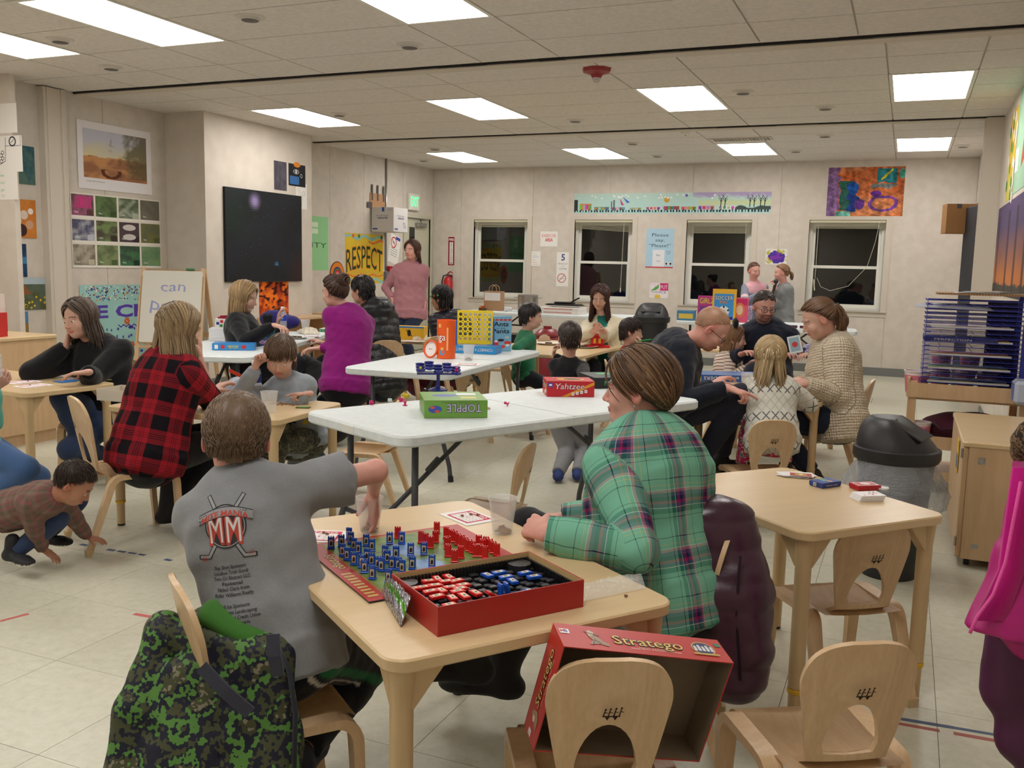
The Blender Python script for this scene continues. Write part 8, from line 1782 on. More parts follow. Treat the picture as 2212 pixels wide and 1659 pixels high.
def pr_r(m,w,d,h):side(m,'F',w,d,h);rgb(m,200,40,36).rect(-w/2,w/2,-h/2,h/2);rgb(m,236,210,60).disc(w*.2,-h*.1,w*.2,h*.2,.0004);rgb(m,110,170,60).disc(w*.25,-h*.12,w*.1,h*.1,.0007);rgb(m,240,236,230).poly([(-w*.5,0),(w*.5,h*.3),(w*.5,h*.2),(-w*.5,-h*.1)],.0005)
box_thing('red_box','red printed box standing on the left cabinet','box',(-5.98,4.52,.785),15,.30,.18,.17,(196,40,36),pr_r)
box_thing('red_box','white and red box stacked on the red printed box','box',(-5.99,4.53,.955),20,.28,.16,.13,(226,210,200),lambda m,w,d,h:(side(m,'F',w,d,h),rgb(m,206,50,44).rect(-w/2,w/2,h*.15,h/2)))
XB=-6.6995
def bb_(px0,py0,px1,py1):a,b=X(px0,py1,XB),X(px1,py0,XB);return(XB,a[1],a[2]),b[1]-a[1],b[2]-a[2]
def space(m,w,h):
 rgb(m,26,24,26).box(0,w,0,h,.001,.03)
 def fn(u,v):
  c=mixc((24,25,28),(30,32,40),np.clip(.5+sn(u,v,5,2),0,1));c=mixc(c,(60,34,30),np.clip(1-np.hypot((u-1)/.25,(v-.1)/.3),0,1));c=mixc(c,(24,46,34),np.clip(1-np.hypot((u-.1)/.3,(v-.7)/.4),0,1)*.6)
  c=mixc(c,(140,124,168),np.clip(1.3-np.hypot((u-.36)/.07,(v-.88)/.09),0,1));c=mixc(c,(70,130,180),np.clip(1.1-np.hypot((u-.64)/.035,(v-.2)/.03),0,1));return c
 paint(m,w,h,60,44,fn,.0305);r=random.Random(3);[rgb(m,120,120,130).disc(r.random()*w,r.random()*h,r.uniform(.0015,.004),z=.031,n=5)for _ in range(90)]
poster('space_painting','large dark space painting with a purple planet on the boxed-out wall','painting','L',(XB,7.925,1.125),1.345,1.0,space,mt=M_paper)
poster('picture','small plain dark grey sheet above the space painting','picture','L',(XB,8.79,2.165),.235,.325,simple((74,70,80),(90,86,96),9,14))
def e_eye(m,w,h):rgb(m,226,140,50).disc(w*.5,h*.98,w*.2,h*.12,.0019);rgb(m,200,200,200).ring(w*.45,h*.66,w*.14,w*.17,.002,sy=.5);m.disc(w*.45,h*.66,w*.07,z=.002);rgb(m,60,110,170).rect(w*.08,w*.62,h*.08,h*.45,.0019);rgb(m,200,210,220).ring(w*.75,h*.5,w*.05,w*.07,.002)
poster('picture','black sheet with chalk eye drawing and blue patch','picture','L',(XB,9.06,2.235),.33,.255,simple((34,32,38),(44,42,48),10,8,e_eye))
poster('paper_sheet','white sheet with a faint pencil figure beneath the chalk drawing','paper','L',(XB-.0003,9.20,1.98),.22,.30,lambda m,w,h:(rgb(m,150,150,150).line([(w*.2,h*.8),(w*.6,h*.4),(w*.5,h*.1)],.004,.0016),m.ring(w*.7,h*.6,w*.1,w*.12,.0016)),mt=M_paper)
def fire(m,w,h):
 def fn(u,v):n=sn(u,v,11,12,4);c=mixc((150,44,14),(238,120,30),np.clip(.5+n,0,1));k=np.clip(1.3-np.hypot((u-.7)/.16,(v-.1)/.16)+.6*n,0,1);c=mixc(c,(40,14,12),k);k=np.clip((sn(u,v,16,4,2)-.35)*4,0,1);return mixc(c,(60,20,12),k)
 paint(m,w,h,56,56,fn,.0016)
poster('fire_picture','orange and black blazing texture picture under the space painting','picture','L',(XB,8.50,.72),.54,.40,fire)
XC=-7.0495
def f_ility(m,w,h):rgb(m,150,208,150).rect(0,w,0,h,.0014);rgb(m,60,90,66).text('ABILITY',w*.42,h*.42,h*.10,.0017,w=w*1.05);[rgb(m,214,232,206).rect(w*x,w*(x+.2),h*y,h*(y+.09),.0017)for x,y in((.0,.68),(.5,.8),(.5,.68),(.02,.26),(-.3,.7))]
poster('green_poster','pale green paper poster with black letters ending ILITY','poster','L',(XC,9.60,1.25),.78,.69,f_ility,mt=M_paper)
def f_resp(m,w,h):
 def fn(u,v):
  c=mixc((222,190,50),(214,176,60),np.clip(.5+sn(u,v,7,3),0,1));b=(abs(v-.93-.03*np.sin(u*16))<.028)|(abs(v-.06-.03*np.sin(u*18))<.025);c=[np.where(b,x,y)for x,y in zip((140,196,190),c)];b=(abs(v-.85-.03*np.sin(u*14+1))<.02)&(u>.6)|(abs(v-.16-.02*np.sin(u*20))<.015);return[np.where(b,x,y)for x,y in zip((220,110,60),c)]
 paint(m,w,h,64,44,fn,.0016);outl(m,'RESPECT',w*.5,h*.22,h*.46,(30,74,44),(226,110,40),.0019,w=w*.96,off=.02,arc=h*.10);[rgb(m,*c).disc(w*x,h*.95,h*.04,z=.0022,n=10)for x,c in((.2,(226,90,40)),(.35,(70,120,60)),(.95,(50,90,60)))]
poster('respect_sign','yellow painted sign with big green letters RESPECT','poster','L',(XC,10.775,1.07),1.0,.69,f_resp)
t=thing('target_sign','round orange and rainbow painted disc on the wall left of RESPECT','wall decoration');wallframe(t,'L',XC,10.58,1.20);m=MB();rgb(m,30,28,30).lathe([(0,.001),(.17,.001),(.17,.006),(0,.006)],n=28);m.build('disc',M_paper,t);m=MB();[rgb(m,*c).disc(0,0,r,z=.0066+.0004*i,n=24)for i,(r,c)in enumerate(((.16,(226,130,40)),(.10,(60,60,130)),(.08,(70,120,60)),(.06,(190,50,50)),(.035,(226,120,120))))];m.build('artwork',M_poster,t)
t=thing('cardboard','brown cardboard piece held by grey tape above the white boxes','cardboard',(XC,11.40,2.12));m=MB();rgb(m,178,138,100).box(0,.012,0,.40,0,.22);m.build('board',M_paper,t)
for y in(.03,.18,.34):m=MB();rgb(m,88,84,86).box(.012,.014,y,y+.04,.12,.34);m.build('tape',M_paper,t)
m=MB();rgb(m,88,84,86).box(.012,.014,-.08,.05,.01,.09);m.build('tape',M_paper,t)
t=thing('cardboard_box','white printed cardboard box fixed to the wall corner-on','box',(-7.03,11.42,1.80),math.radians(0));m=MB();rgb(m,206,202,200).bbox(0,.36,0,.40,0,.34,.004);m.build('box',M_paper,t)
m=MB();m.m=Matrix.Translation((0,-.001,0))@Matrix(((1,0,0,0),(0,0,-1,0),(0,1,0,0),(0,0,0,1)));rgb(m,60,70,110).text('natural',.18,.18,.035,0,w=.16,bold=.02);m.text('spring water',.18,.22,.018,0,w=.2);rgb(m,60,80,140).rect(.02,.10,.03,.05);m.text('natural',.30,.30,.014,0);rgb(m,50,90,170).rect(.17,.21,.28,.34)
m.m=Matrix.Translation((.361,0,0))@Matrix(((0,0,1,0),(1,0,0,0),(0,1,0,0),(0,0,0,1)));rgb(m,60,70,110).text('natural',.2,.18,.035,0,w=.16,bold=.02);m.text('spring water',.2,.22,.018,0,w=.2);rgb(m,60,80,140).rect(.03,.12,.03,.05,0);m.ring(.30,.1,.03,.036);m.line([(.26,.14),(.34,.06)],.006);m.m=Matrix.Identity(4);m.build('print',M_paper,t)
def f_no(m,w,h):rgb(m,200,50,50).ring(w*.35,h*.72,w*.22,w*.28,.0016);m.line([(w*.2,h*.8),(w*.5,h*.64)],w*.05,.0017);rgb(m,60,60,66).text('NO',w*.35,h*.68,h*.08,.0018);[m.line([(w*.15,h*y),(w*.8,h*y)],.006,.0016)for y in(.5,.42,.34,.26)];rgb(m,60,80,160).rect(w*.5,w*.95,h*.86,h*.97,.0016)
poster('paper_sign','tilted white notice with a red crossed circle under the white boxes','sign','L',(XC,11.90,1.40),.30,.42,f_no,mt=M_paper,tilt=math.radians(-14))
eo=X(300,575,-6.95)
t=thing('easel','wooden children easel holding a whiteboard with blue writing','easel',(-6.78,6.85,0),math.radians(22))
for nm,a,b in(('leg',(-.02,-.24,0),(.0,.05,1.27)),('leg',(.60,-.24,0),(.58,.05,1.27)),('leg',(-.10,.34,0),(.0,.06,1.27)),('leg',(.62,.34,0),(.58,.06,1.27))):
 m=MB();d=Vector(b)-Vector(a);m.strip([a,b],.04,.022,(0,1,0)if False else(1,0,0));m.build(nm,M_maple,t)
m=MB();m.strip([(.0,-.12,.52),(.58,-.12,.52)],.05,.02,(0,1,0));m.build('tray',M_maple,t);m=MB();m.strip([(-.06,.2,.62),(.6,.2,.62)],.03,.05,(0,1,0));m.build('crossbar',M_maple,t)
bd_=link('whiteboard',None,t);bpy.data.objects.remove(bd_)
m=MB();rgb(m,172,138,96).box(-.012,.592,-.012,.712,-.012,.0);m.rgb(222,220,210);m.rrect(.0,.58,0,.70,0,.003,.02,4);o=m.build('whiteboard',mat('dry_erase',rough=.2,kind=k_vcol()),t);o.rotation_euler=(math.radians(90-13),0,0);o.location=(0,-.125,.56)
m=MB();rgb(m,150,160,206).text('can',.30,.50,.10,.0035,w=.24,rot=-.08,wob=.01);m.text('paint',.30,.30,.13,.0035,w=.42,rot=-.1,wob=.012);w2=m.build('writing',M_paper,o)
m=MB();rgb(m,40,120,70).bbox(.42,.50,.705,.725,-.01,.02,.003);m.build('marker',M_pl,o)
XR1=XR-.0005
def rw_(px0,py0,px1,py1):a,b=X(px0,py1,XR1),X(px1,py0,XR1);return(XR1,a[1],a[2]),a[1]-b[1],b[2]-a[2]
def sunset(m,w,h):
 def fn(u,v):c=mixc((196,120,66),(92,76,112),np.clip((v-.22)*2.0+.08*sn(u,v,6,2),0,1));t_=v<.13+.03*sn(u*9,v*0,7,4,3);c=[np.where(t_,a,b)for a,b in zip((74,70,62),c)];k=np.zeros_like(u,bool)
 def fn(u,v):
  c=mixc((196,120,66),(92,76,112),np.clip((v-.22)*2.0+.08*sn(u,v,6,2),0,1));t_=v<.13+.03*sn(u*9,v*0,7,4,3);c=[np.where(t_,a,b)for a,b in zip((74,70,62),c)]
  for x,ww in((.08,.02),(.42,.03),(.66,.03),(.9,.03)):c=mixc(c,(60,44,50),np.clip(1.2-abs(u-x)/ww,0,.7)*(v<.9))
  return c
 paint(m,w,h,70,60,fn,.0016)
poster('sunset_painting','purple to orange sunset painting with tree trunks on the right wall','painting','R',(XR1,9.75,1.20),2.6,.78,sunset)
def yel(m,w,h):
 def fn(u,v):return mixc((222,176,40),(206,196,90),np.clip(.5+sn(u,v,8,3),0,1))
 paint(m,w,h,30,40,fn,.0016);r=random.Random(5);[rgb(m,*r.choice(((236,232,222),(90,150,60),(236,232,222)))).disc(r.random()*w,r.random()*h,.05,z=.002+k*1e-4,n=9)for k in range(26)]
poster('collage','yellow paper collage with white cotton tufts on the right wall','picture','R',(XR1,9.2,2.0),.55,.75,yel)
def grn_(m,w,h):paint(m,w,h,16,20,lambda u,v:mixc((150,188,158),(166,204,174),np.clip(.5+sn(u,v,5,3),0,1)),.0016);rgb(m,190,90,60).poly([(w*.5,h*.2),(w*.7,h*.9),(w*.9,h*.3)],.002);rgb(m,220,230,224).rect(0,w*.25,h*.2,h*.42,.002)
poster('collage','pale green paper collage nearest on the right wall','picture','R',(XR1,8.60,2.02),.9,.85,grn_)
q=D(2075,472,10.1);t=thing('cardboard_box','open brown cardboard box fixed beside the dark door at right','box',(q[0]-.14,q[1],q[2]-.16),math.radians(12));m=MB();rgb(m,176,130,86)
for a in((0,.34,0,.004,0,.32),(0,.004,.004,.2,0,.32),(.336,.34,.004,.2,0,.32),(0,.34,.2,.204,0,.32),(0,.34,0,.2,0,.004)):m.box(*a)
m.build('box',M_paper,t);m=MB();rgb(m,96,92,96).box(.10,.15,-.002,0,.27,.32);m.build('tape',M_paper,t)
m=MB();rgb(m,168,124,82).box(.30,.42,-.002,.002,.24,.33);m.build('flap',M_paper,t)
def tub(label,p,k=1.0):
 t=thing('yogurt_tub',label,'tub',p,rnd.random(),'pink and white yogurt tubs');m=MB();rgb(m,226,214,214).lathe([(0,0),(.048*k,0),(.060*k,.115*k),(.063*k,.116*k),(.063*k,.122*k),(.056*k,.122*k),(.046*k,.01)],n=26);m.build('tub',M_pl,t,40)
 m=MB();n=26;vs=[];
 for r,z in((.0495*k,.012*k),(.0588*k,.100*k)):vs+=[(r*math.cos(2*PI*q/n),r*math.sin(2*PI*q/n),z)for q in range(n)]
 rgb(m,224,130,146).add(vs,[(q,(q+1)%n,n+(q+1)%n,n+q)for q in range(n)]);curved(m,.0595*k,lambda:(rgb(m,60,80,150).text('Yogurt',0,.075*k,.02*k,.0008,w=.07*k),rgb(m,236,214,110).disc(0,.045*k,.022*k,z=.0006,n=8),rgb(m,240,236,226).disc(.01,.05*k,.012*k,z=.0009,n=6)));m.build('label',M_print,t,40);return t
p=Y(1990,820,6.5);tub('yogurt tub standing on the cart tray left of the blue rack',(.10,6.42,.602),1.25)
r=random.Random(6)
tub('yogurt tub on the lower shelf of the cart behind the trash can',(.14,6.36,.302),1.1)
for k,(x,z,c)in enumerate(((.25,.602,0),(.40,.602,0),(.53,.602,0),(.25,.72,0),(.42,.72,0))):tub('yogurt tub behind the blue rack wires, '+('lower row left','lower row middle','lower row right','upper row left','upper row right')[k],(x,6.80,z+.0),1.05)
for k,(z,c,lb)in enumerate(((.602,(96,44,70),'dark maroon cloth bag on the middle cart shelf'),)):
 sd=SDF();o_=np.array([.36,6.5,.42]);sd.ell(o_,(.22,.16,.09));sd.ell(o_+[.12,-.05,.02],(.16,.12,.09));V,Q=sd.mesh(.014,lambda P:.01*fold(P,4,28));t=thing('cloth_bag',lb,'bag',(.36,6.5,.302));np_obj('bag',V,Q,np.tile(srgb(84,36,56),(len(V),1)),M_cloth,t,org=np.array([.36,6.5,.302])+[0,0,.02]);m=MB();rgb(m,60,28,42).tube([(-.15,-.14,.14),(-.1,-.2,.10),(.05,-.2,.12)],.008,6);m.build('strap',M_cloth,t,True)
t=thing('storage_tub','blue plastic tub on the lower cart shelf','tub',(.42,6.5,.302))if False else None
rk=(.13,6.36);top=.602+.640
t=thing('cardboard','torn corrugated cardboard sheet on top of the blue rack','cardboard',(rk[0]+.05,rk[1],top));m=MB();rgb(m,170,136,98).box(.0,.50,-.02,.34,0,.012);m.build('sheet',M_paper,t);m=MB();rgb(m,120,92,64);[m.box(.01+.016*k,.018+.016*k,-.0215,-.02,.002,.010)for k in range(30)];o=m.build('corrugation',M_paper,t);o['kind']='stuff'
for k in range(3):t=thing('paper_sheet',['loose white sheet lying on the cardboard over the rack','second curled white sheet over the rack','tan card lying on the papers over the rack'][k],'paper',(rk[0]+.15+.07*k,rk[1]+.04*k,top+.0125+.004*k),.1*k);m=MB();rgb(m,*((226,226,236),(206,206,214),(210,180,140))[k]);m.add([(x*.05,y*.04,.006*abs(math.sin(x*.9+k)))for y in range(6)for x in range(6)],[(y*6+x,y*6+x+1,y*6+x+7,y*6+x+6)for y in range(5)for x in range(5)]);m.build('sheet',M_paper,t);m=MB();rgb(m,130,130,150).line([(.04,.05),(.16,.06)],.004,.009);m.build('print',M_paper,t)
film('paper_sheet','curled pale sheet sticking out of the top rack shelf','paper',[np.array([.06,6.33,1.16]),np.array([.50,6.33,1.15]),np.array([.50,6.6,1.16]),np.array([.06,6.6,1.17])],M_paper,.03,31,nx=16,ny=8,print_=lambda u,v:srgb(176,176,190))
for k in range(5):
 z=.602+.035+(2+3*k)*.0285+.004;t=thing('painting_sheet','child painting lying on rack shelf level %s from the bottom'%['three','six','nine','twelve','fifteen'][k],'painting',(rk[0]+.03,rk[1],z));m=MB();paint(m,.46,.32,20,14,lambda u,v:mixc(((200,190,150),(96,150,90),(230,110,120),(226,190,70),(220,220,224))[k],((90,120,170),(230,226,210),(230,220,200),(190,60,60),(120,90,160))[k],np.clip(.5+sn(u,v,9,k),0,1)),0);m.build('sheet',M_poster,t)
 m=MB();rgb(m,226,222,210).box(0,.46,-.001,0,-.006,.008);m.build('edge',M_paper,t)
def pr_perf(m,w,d,h):side(m,'F',w,d,h);rgb(m,40,50,110).rect(-w/2,w/2,-h/2,h/2);rgb(m,220,220,230).text('PERFECTION',-w*.1,-h*.25,h*.5,.0004,w=w*.5)
box_thing('game_box','flat navy game box with white letters lying inside the rack','game box',(rk[0]+.20,rk[1]+.12,.602+.035+.0285*11+.004),0,.42,.26,.022,(38,46,104),pr_perf)
t=thing('wood_strip','upright black panel at the right end of the rack','panel',(.50,6.80,.602));m=MB();rgb(m,26,26,34).box(0,.20,0,.02,0,.60);m.build('panel',M_paper,t);m=MB();rgb(m,34,34,44).box(0,.20,-.003,0,.29,.31);m.build('band',M_paper,t)
p=X(2205,690,.70);t=thing('plastic_bin','clear blue-striped plastic bag of supplies at the right edge of cart','bag',(.66,6.15,.62));m=MB();rgb(m,190,200,220).bbox(-.04,.04,-.1,.1,0,.14,.02);m.build('bag',M_pl,t);m=MB();rgb(m,80,100,180);[m.box(-.0412,-.04,-.08+.03*k,-.07+.03*k,.02,.12)for k in range(5)];m.build('stripe',M_pl,t)
t=thing('picture_card','blue and yellow card stuck on the cabinet end','card',(.288,4.95,.40));m=MB();rgb(m,226,190,60).box(0,.004,0,.10,0,.16);m.build('card',M_print,t);m=MB();rgb(m,50,90,150).box(-.001,0,.01,.09,.02,.09);m.build('print',M_print,t)
def coat(name,label,cat,org,build,material,vox=.008,seed=3,amp=.006,fr=30,col=(40,40,50),fn=None,parts=None,rest=None):
 o=np.array(org,float);sd=SDF();build(sd,o);V,Q=sd.mesh(vox,(lambda P:(amp*fold(P,seed,fr)+amp*.5*fold(P,seed+1,fr*2.3)+(fn(P-o.astype(np.float32))if fn else 0)).astype(np.float32)))
 V=smooth_mesh(V,Q,1,.4);t=thing(name,label,cat,o);np_obj('shell',V,Q,np.tile(srgb(*col),(len(V),1)),material,t,org=o)
 if parts:parts(t)
 return t
bk_=D(395,1300,2.1)
def camo_b(sd,o):
 P=D
 sd.ecap(P(440,1345,2.12),P(600,1405,2.10),(.035,.05),(.045,.05),(0,0,1),k=.04)
 sd.ecap(P(480,1400,2.06),P(400,1720,1.98),(.085,.035),(.10,.045),R_,k=.035)
 sd.ecap(P(560,1420,2.06),P(570,1720,2.0),(.075,.035),(.078,.045),R_,k=.035)
 sd.cap(P(352,1360,2.10),P(300,1530,2.04),.040,.048,k=.02);sd.cap(P(300,1530,2.04),P(255,1720,2.0),.048,.038,k=.02)
 sd.cap(P(352,1360,2.10),P(460,1400,2.08),.036,.04,k=.03);sd.ecap(P(400,1450,2.04),P(350,1720,1.98),(.05,.03),(.07,.04),R_,k=.03)
 for x,y in((330,1440),(290,1560),(440,1500),(520,1560),(430,1610),(580,1520)):sd.cap(P(x-40,y,1.985),P(x+45,y+26,1.985),.006,.006,k=.02,sub=True)
def camo_p(t):
 o=np.array(t.location)
 m=MB();rgb(m,60,62,74)
 for a,b in(((435,1440),(540,1540)),((590,1370),(600,1460))):A,B=D(*a,1.955),D(*b,1.96);m.strip([A-o,(A+B)/2-o-F_*.008,B-o],.028,.006,_n(np.cross(B-A,F_)));
 m.build('reflective_strip',M_cloth,t)
 m=MB();rgb(m,64,120,44);sd=SDF();sd.ecap(D(460,1325,2.10),D(575,1385,2.09),(.030,.050),(.030,.055),(0,0,1),k=.03);V,Q=sd.mesh(.006,lambda P:.004*fold(P,2,50));np_obj('hood_lining',V,Q,np.tile(srgb(60,112,42),(len(V),1)),M_cloth,t,org=o)
 m=MB();rgb(m,40,42,50);pts=[D(x,y,z)-o for x,y,z in((600,1395,2.04),(625,1450,2.01),(638,1540,1.98),(634,1720,1.96))];m.tube(pts,.006,6);m.build('zip',M_cloth,t,True)
coat('winter_coat','green camouflage winter coat hung over the chair of the boy in grey','coat',(bk_[0],bk_[1],0.0),camo_b,M_camo,.0075,5,.012,19,parts=camo_p)
def purp_b(sd,o):
 P=D
 sd.ecap(P(1550,1120,2.60),P(1565,1290,2.56),(.10,.055),(.12,.06),R_,k=.05);sd.ecap(P(1565,1290,2.56),P(1590,1480,2.52),(.10,.06),(.075,.045),R_,k=.05);sd.cap(P(1600,1250,2.56),P(1622,1400,2.52),.06,.05,k=.04);sd.cap(P(1545,1115,2.66),P(1490,1180,2.76),.06,.06,k=.04)
coat('puffer_coat','dark plum puffer coat on the chair behind the green plaid woman','coat',(-.42,2.68,0),purp_b,mat('plum_quilt',rough=.32,spec=.55,kind=k_vcol(22,.5,.1,40)),.008,7,.006,24,(62,28,50),fn=lambda P:-.006*np.abs(np.sin(P[:,2]*42))**.5,parts=lambda t:(lambda m:(rgb(m,40,20,32).tube([D(1600,1200,2.49)-np.array(t.location),D(1590,1330,2.48)-np.array(t.location),D(1600,1470,2.46)-np.array(t.location)],.005,6),m.build('zip',M_cloth,t,True)))(MB()))
def pink_b(sd,o):
 P=lambda px,py:D(px,py,1.9)
 sd.ecap(P(2250,990),P(2245,1200),(.055,.05),(.080,.06),R_,k=.04);sd.ecap(P(2245,1200),P(2215,1375),(.080,.06),(.125,.07),R_,k=.03,flat=True);sd.cap(P(2260,1020),P(2340,1200),.06,.06,k=.04);sd.cap(P(2340,1200),P(2360,1350),.06,.05,k=.04);sd.ecap(P(2300,1050),P(2310,1370),(.10,.06),(.12,.07),R_,k=.03)
def pink_p(t):
 o=np.array(t.location);sd=SDF();[sd.ell(D(2250+34*math.cos(a),965+30*math.sin(a),1.88+.05*math.sin(a)),(.030,.030,.030),k=.02)for a in np.linspace(0,6.28,10)];V,Q=sd.mesh(.006,lambda P:.005*fold(P,3,150));np_obj('fur_trim',V,Q,np.tile(srgb(120,96,70),(len(V),1)),M_leop,t,org=o)
 m=MB();rgb(m,236,90,170);m.tube([D(x,y,1.83)-o for x,y in((2205,1040),(2190,1120),(2172,1215),(2145,1285),(2112,1330),(2095,1368))],.0035,6);m.build('zip',M_cloth,t,True)
 m=MB();rgb(m,196,24,130);m.strip([D(x,y,1.85)-o for x,y in((2215,1010),(2200,1120),(2185,1230),(2140,1340))],[.05,.05,.05,.06],.01,R_);m.build('placket',M_cloth,t,True)
coat('winter_coat','magenta winter coat with leopard fur trim hanging at the right edge','coat',(*D(2240,1200,1.9)[:2],.35),pink_b,mat('magenta_nylon',rough=.4,spec=.5,kind=k_vcol(25,.5,.08,40)),.0075,11,.011,17,(178,24,118),parts=pink_p)
def snow_b(sd,o):
 P=lambda px,py:D(px,py,2.0)
 sd.ecap(P(2200,1350),P(2165,1490),(.060,.06),(.045,.05),R_,k=.04);sd.ecap(P(2245,1350),P(2215,1600),(.075,.06),(.065,.05),R_,k=.04);sd.cap(P(2280,1350),P(2270,1620),.08,.08,k=.04)
coat('snow_pants','dark purple snow pants hanging below the magenta coat','trousers',(*D(2230,1450,2.0)[:2],.15),snow_b,mat('purple_nylon',rough=.5,kind=k_vcol(25,.4,.08,40)),.0085,13,.005,24,(78,26,66),parts=lambda t:(lambda m:(rgb(m,30,70,150).bbox(-.04,.04,-.05,.0,.20,.24,.004),m.build('tag',M_cloth,t)))(MB()))
t=thing('coat_rack','metal coat stand just beyond the right edge carrying the coats','coat stand',(*D(2262,1100,1.93)[:2],0));m=MB();rgb(m,60,60,64).cyl((0,0,0),(0,0,1.5),.015,n=12);m.build('pole',M_pl,t,True)
for a in(0,2.1,4.2):m=MB();rgb(m,60,60,64).tube([(0,0,.12),(.22*math.cos(a),.22*math.sin(a),0)],.012,8);m.build('leg',M_pl,t,True)
for a in(0,2.1,4.2):m=MB();rgb(m,60,60,64).tube([(0,0,1.12),(.06*math.cos(a),.06*math.sin(a),1.14),(.09*math.cos(a),.09*math.sin(a),1.19)],.007,6);m.build('hook',M_pl,t,True)
def grey_b(sd,o):
 P=D
 sd.ecap(P(530,830,5.25),P(520,905,5.2),(.10,.05),(.13,.07),R_,k=.05);sd.cap(P(500,850,5.2),P(500,930,5.2),.07,.07,k=.04)
coat('jacket','light grey puffy jacket behind the elbow of the boy in grey sweatshirt','coat',(-3.35,4.45,0),grey_b,M_puff,.010,17,.006,26,(138,144,156),parts=lambda t:(lambda m:(rgb(m,190,60,40).strip([D(495,800,5.1)-np.array(t.location),D(520,812,5.1)-np.array(t.location)],.02,.004,(0,0,1)),m.build('cuff',M_cloth,t)))(MB()))
def dark_b(sd,o):q=Z(680,1010,.0);sd.ell(q+[0,0,.03],(.20,.14,.045));sd.ell(q+[-.1,.05,.12],(.10,.09,.14),k=.05)
coat('jacket','dark green jacket fallen on the floor behind the boy chair','coat',Z(680,1010,0),dark_b,M_cloth,.010,19,.008,24,(38,44,42),parts=lambda t:(lambda m:(rgb(m,26,30,30).tube([(-.1,0,.08),(0,-.05,.08),(.12,-.06,.06)],.006,6),m.build('zip',M_cloth,t,True)))(MB()))
def bagb(sd,o):q=D(905,850,8.0);sd.ell(D(705,865,6.9),(.18,.14,.12))
coat('tote_bag','black bag with pale stitching on the floor under the magenta woman','bag',(*D(705,880,6.9)[:2],0),lambda sd,o:(sd.ell(o+[0,0,.13],(.18,.14,.125))),M_cloth,.011,21,.006,22,(30,28,30),parts=lambda t:(lambda m:(rgb(m,150,130,100).tube([(-.14,-.06,.18),(-.05,-.13,.22),(.08,-.13,.2),(.15,-.04,.16)],.008,6),m.build('strap',M_cloth,t,True)))(MB()))
def blue_b(sd,o):sd.ell(o,(.16,.10,.09));sd.ell(o+[.14,.02,-.02],(.14,.09,.07),k=.04)
coat('jacket','royal blue and black jacket beside the blonde woman','coat',Z(592,690,.79),blue_b,M_cloth,.012,23,.008,24,(44,40,110),parts=lambda t:(lambda m:(rgb(m,24,24,28).bbox(-.06,.05,-.12,-.06,-.04,.06,.02),m.build('sleeve',M_cloth,t)))(MB()))
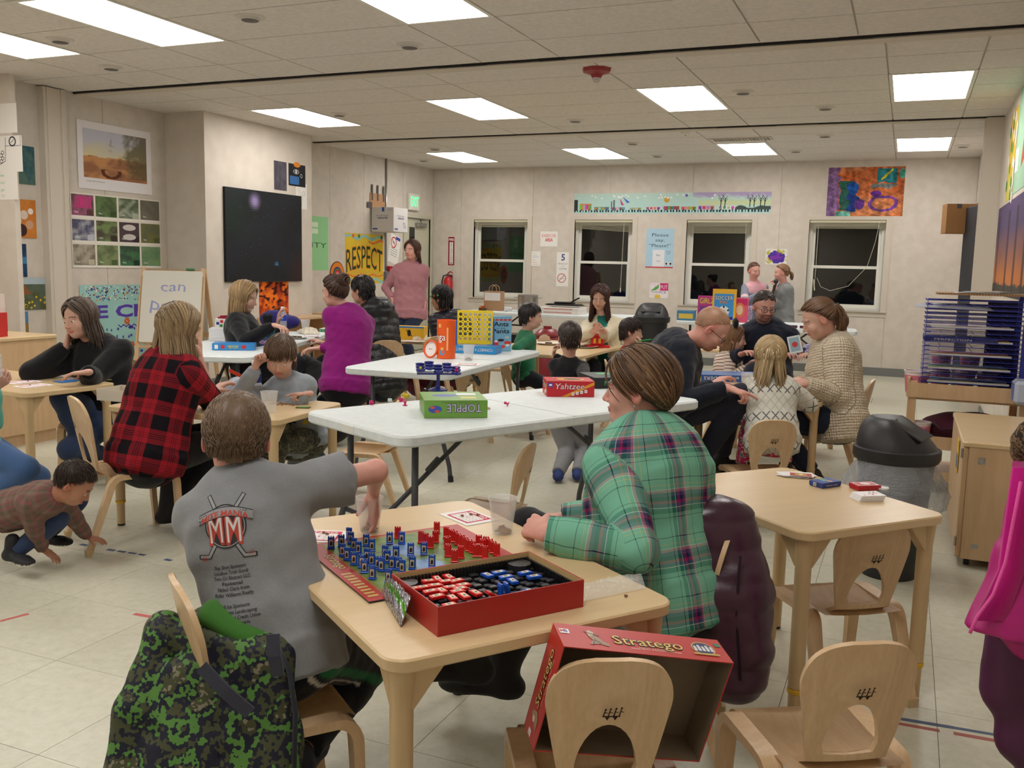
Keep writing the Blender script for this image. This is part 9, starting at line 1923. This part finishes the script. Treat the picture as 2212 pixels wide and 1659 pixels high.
def shirt_print(info):
 t=info['t'];sh=[o for o in t.children if o.name.startswith('t_shirt')][0];me=sh.data
 bvh=BVHTree.FromPolygons([v.co for v in me.vertices],[p.vertices for p in me.polygons])
 org=info['org'];c0=D(497,1132,2.15)-org;right=Vector(_n(R_*1.0+U_*.10));view=Vector(F_);upv=Vector(U_);upv=(upv-right*upv.dot(right)).normalized()
 m=MB();s=.00108
 def T(tx,x,y,h,c,z=0,w=None,bold=.01,rot=.07):rgb(m,*c).text(tx,x*s,y*s,h*s,z,w=w and w*s,bold=bold,rot=rot)
 dk,rd,gy=(44,42,44),(178,66,54),(150,150,152)
 rgb(m,*dk)
 for sx in(-1,1):
  m.line([(sx*-38*s,62*s),(sx*40*s,-62*s),(sx*62*s,-62*s)],10*s,0);
 rgb(m,*gy)
 for sx in(-1,1):m.line([(sx*-38*s,62*s),(sx*40*s,-62*s),(sx*60*s,-62*s)],6*s,.0003)
 rgb(m,*dk).disc(0,0,46*s,z=.0006,n=32);rgb(m,*gy).ring(0,0,41*s,43*s,.0009,32)
 for x in(-20,20):
  T('M',x,-36,68,rd,.0012,w=37,bold=.03,rot=.05);T('M',x,-33,60,(210,206,204),.0016,w=30,bold=.0,rot=.05)
 N_=24;a=[(-60+120*i/N_,14*math.sin(PI*i/N_)+6+5*i/N_)for i in range(N_+1)]
 rgb(m,*dk);[m.poly([(a[i][0]*s,(a[i][1]-2)*s),(a[i+1][0]*s,(a[i+1][1]-2)*s),(a[i+1][0]*s,(a[i+1][1]+19)*s),(a[i][0]*s,(a[i][1]+19)*s)],.0021)for i in range(N_)]
 rgb(m,140,140,142);[m.poly([(a[i][0]*s,a[i][1]*s),(a[i+1][0]*s,a[i+1][1]*s),(a[i+1][0]*s,(a[i+1][1]+17)*s),(a[i][0]*s,(a[i][1]+17)*s)],.0023)for i in range(N_)]
 rgb(m,*rd).text('MITE MANIA',0,9*s,12*s,.0026,w=104*s,bold=.03,arc=13*s,rot=.04)
 T('20',-52,-70,9,rd,.0012);T('17',54,-62,9,rd,.0012)
 lines=['Slap Shot Sponsors','LuLaRoe Trish Gurdi','Twin Co Abstract LLC','Fastenal','Nichol Clark from','Keller Williams Realty','','Full Ice Sponsors','GreenPoint Landscaping','Wisco Federal Credit Union',"Rizzo's Pizzeria",'Hockey Shop']
 wd=[72,78,84,46,72,88,0,66,94,106,60,62]
 for i,(l,w_)in enumerate(zip(lines,wd)):
  if l:T(l,4+i*1.3,-88-i*11.2,7.6,dk,.0006,w=w_,bold=.012)
 bm=bmesh.new();lay=bm.loops.layers.float_color.new('c')
 for f,c in zip(m.f,m.c):
  try:F=bm.faces.new([bm.verts.new(m.v[i])for i in f])
  except Exception:continue
  for l in F.loops:l[lay]=(*c,1)
 bmesh.ops.triangulate(bm,faces=bm.faces[:])
 for _ in range(4):
  le=[e for e in bm.edges if e.calc_length()>.009]
  if not le:break
  bmesh.ops.subdivide_edges(bm,edges=le,cuts=1,use_grid_fill=False);bmesh.ops.triangulate(bm,faces=[f for f in bm.faces if len(f.verts)>3])
 bm.verts.index_update();m.v=[tuple(v.co)for v in bm.verts];m.f=[tuple(v.index for v in f.verts)for f in bm.faces];m.c=[tuple(f.loops[0][lay])[:3]for f in bm.faces];m.mi=[0]*len(m.f);bm.free()
 vs=[];miss=0
 for v in m.v:
  o_=Vector(c0)+right*v[0]+upv*v[1]-view*.35;hit=bvh.ray_cast(o_,view)
  if hit[0]is None:miss+=1;vs.append(tuple(o_+view*.35));continue
  vs.append(tuple(hit[0]-view*(.0010+v[2]*.5)))
 m.v=vs;ob=m.build('shirt_print',mat('screen_print',rough=.8,kind=k_vcol()),t)
 return ob
shirt_print(boy)
e_=grn['W']((-.083,-.004,-.040))-grn['org'];m=MB();m.tube([Vector(e_)+Vector((.0,.006*math.sin(a),.008*math.cos(a)))for a in np.linspace(0,6.28,12)],.0014,5);m.build('earring',M_steel,grn['t'],True)
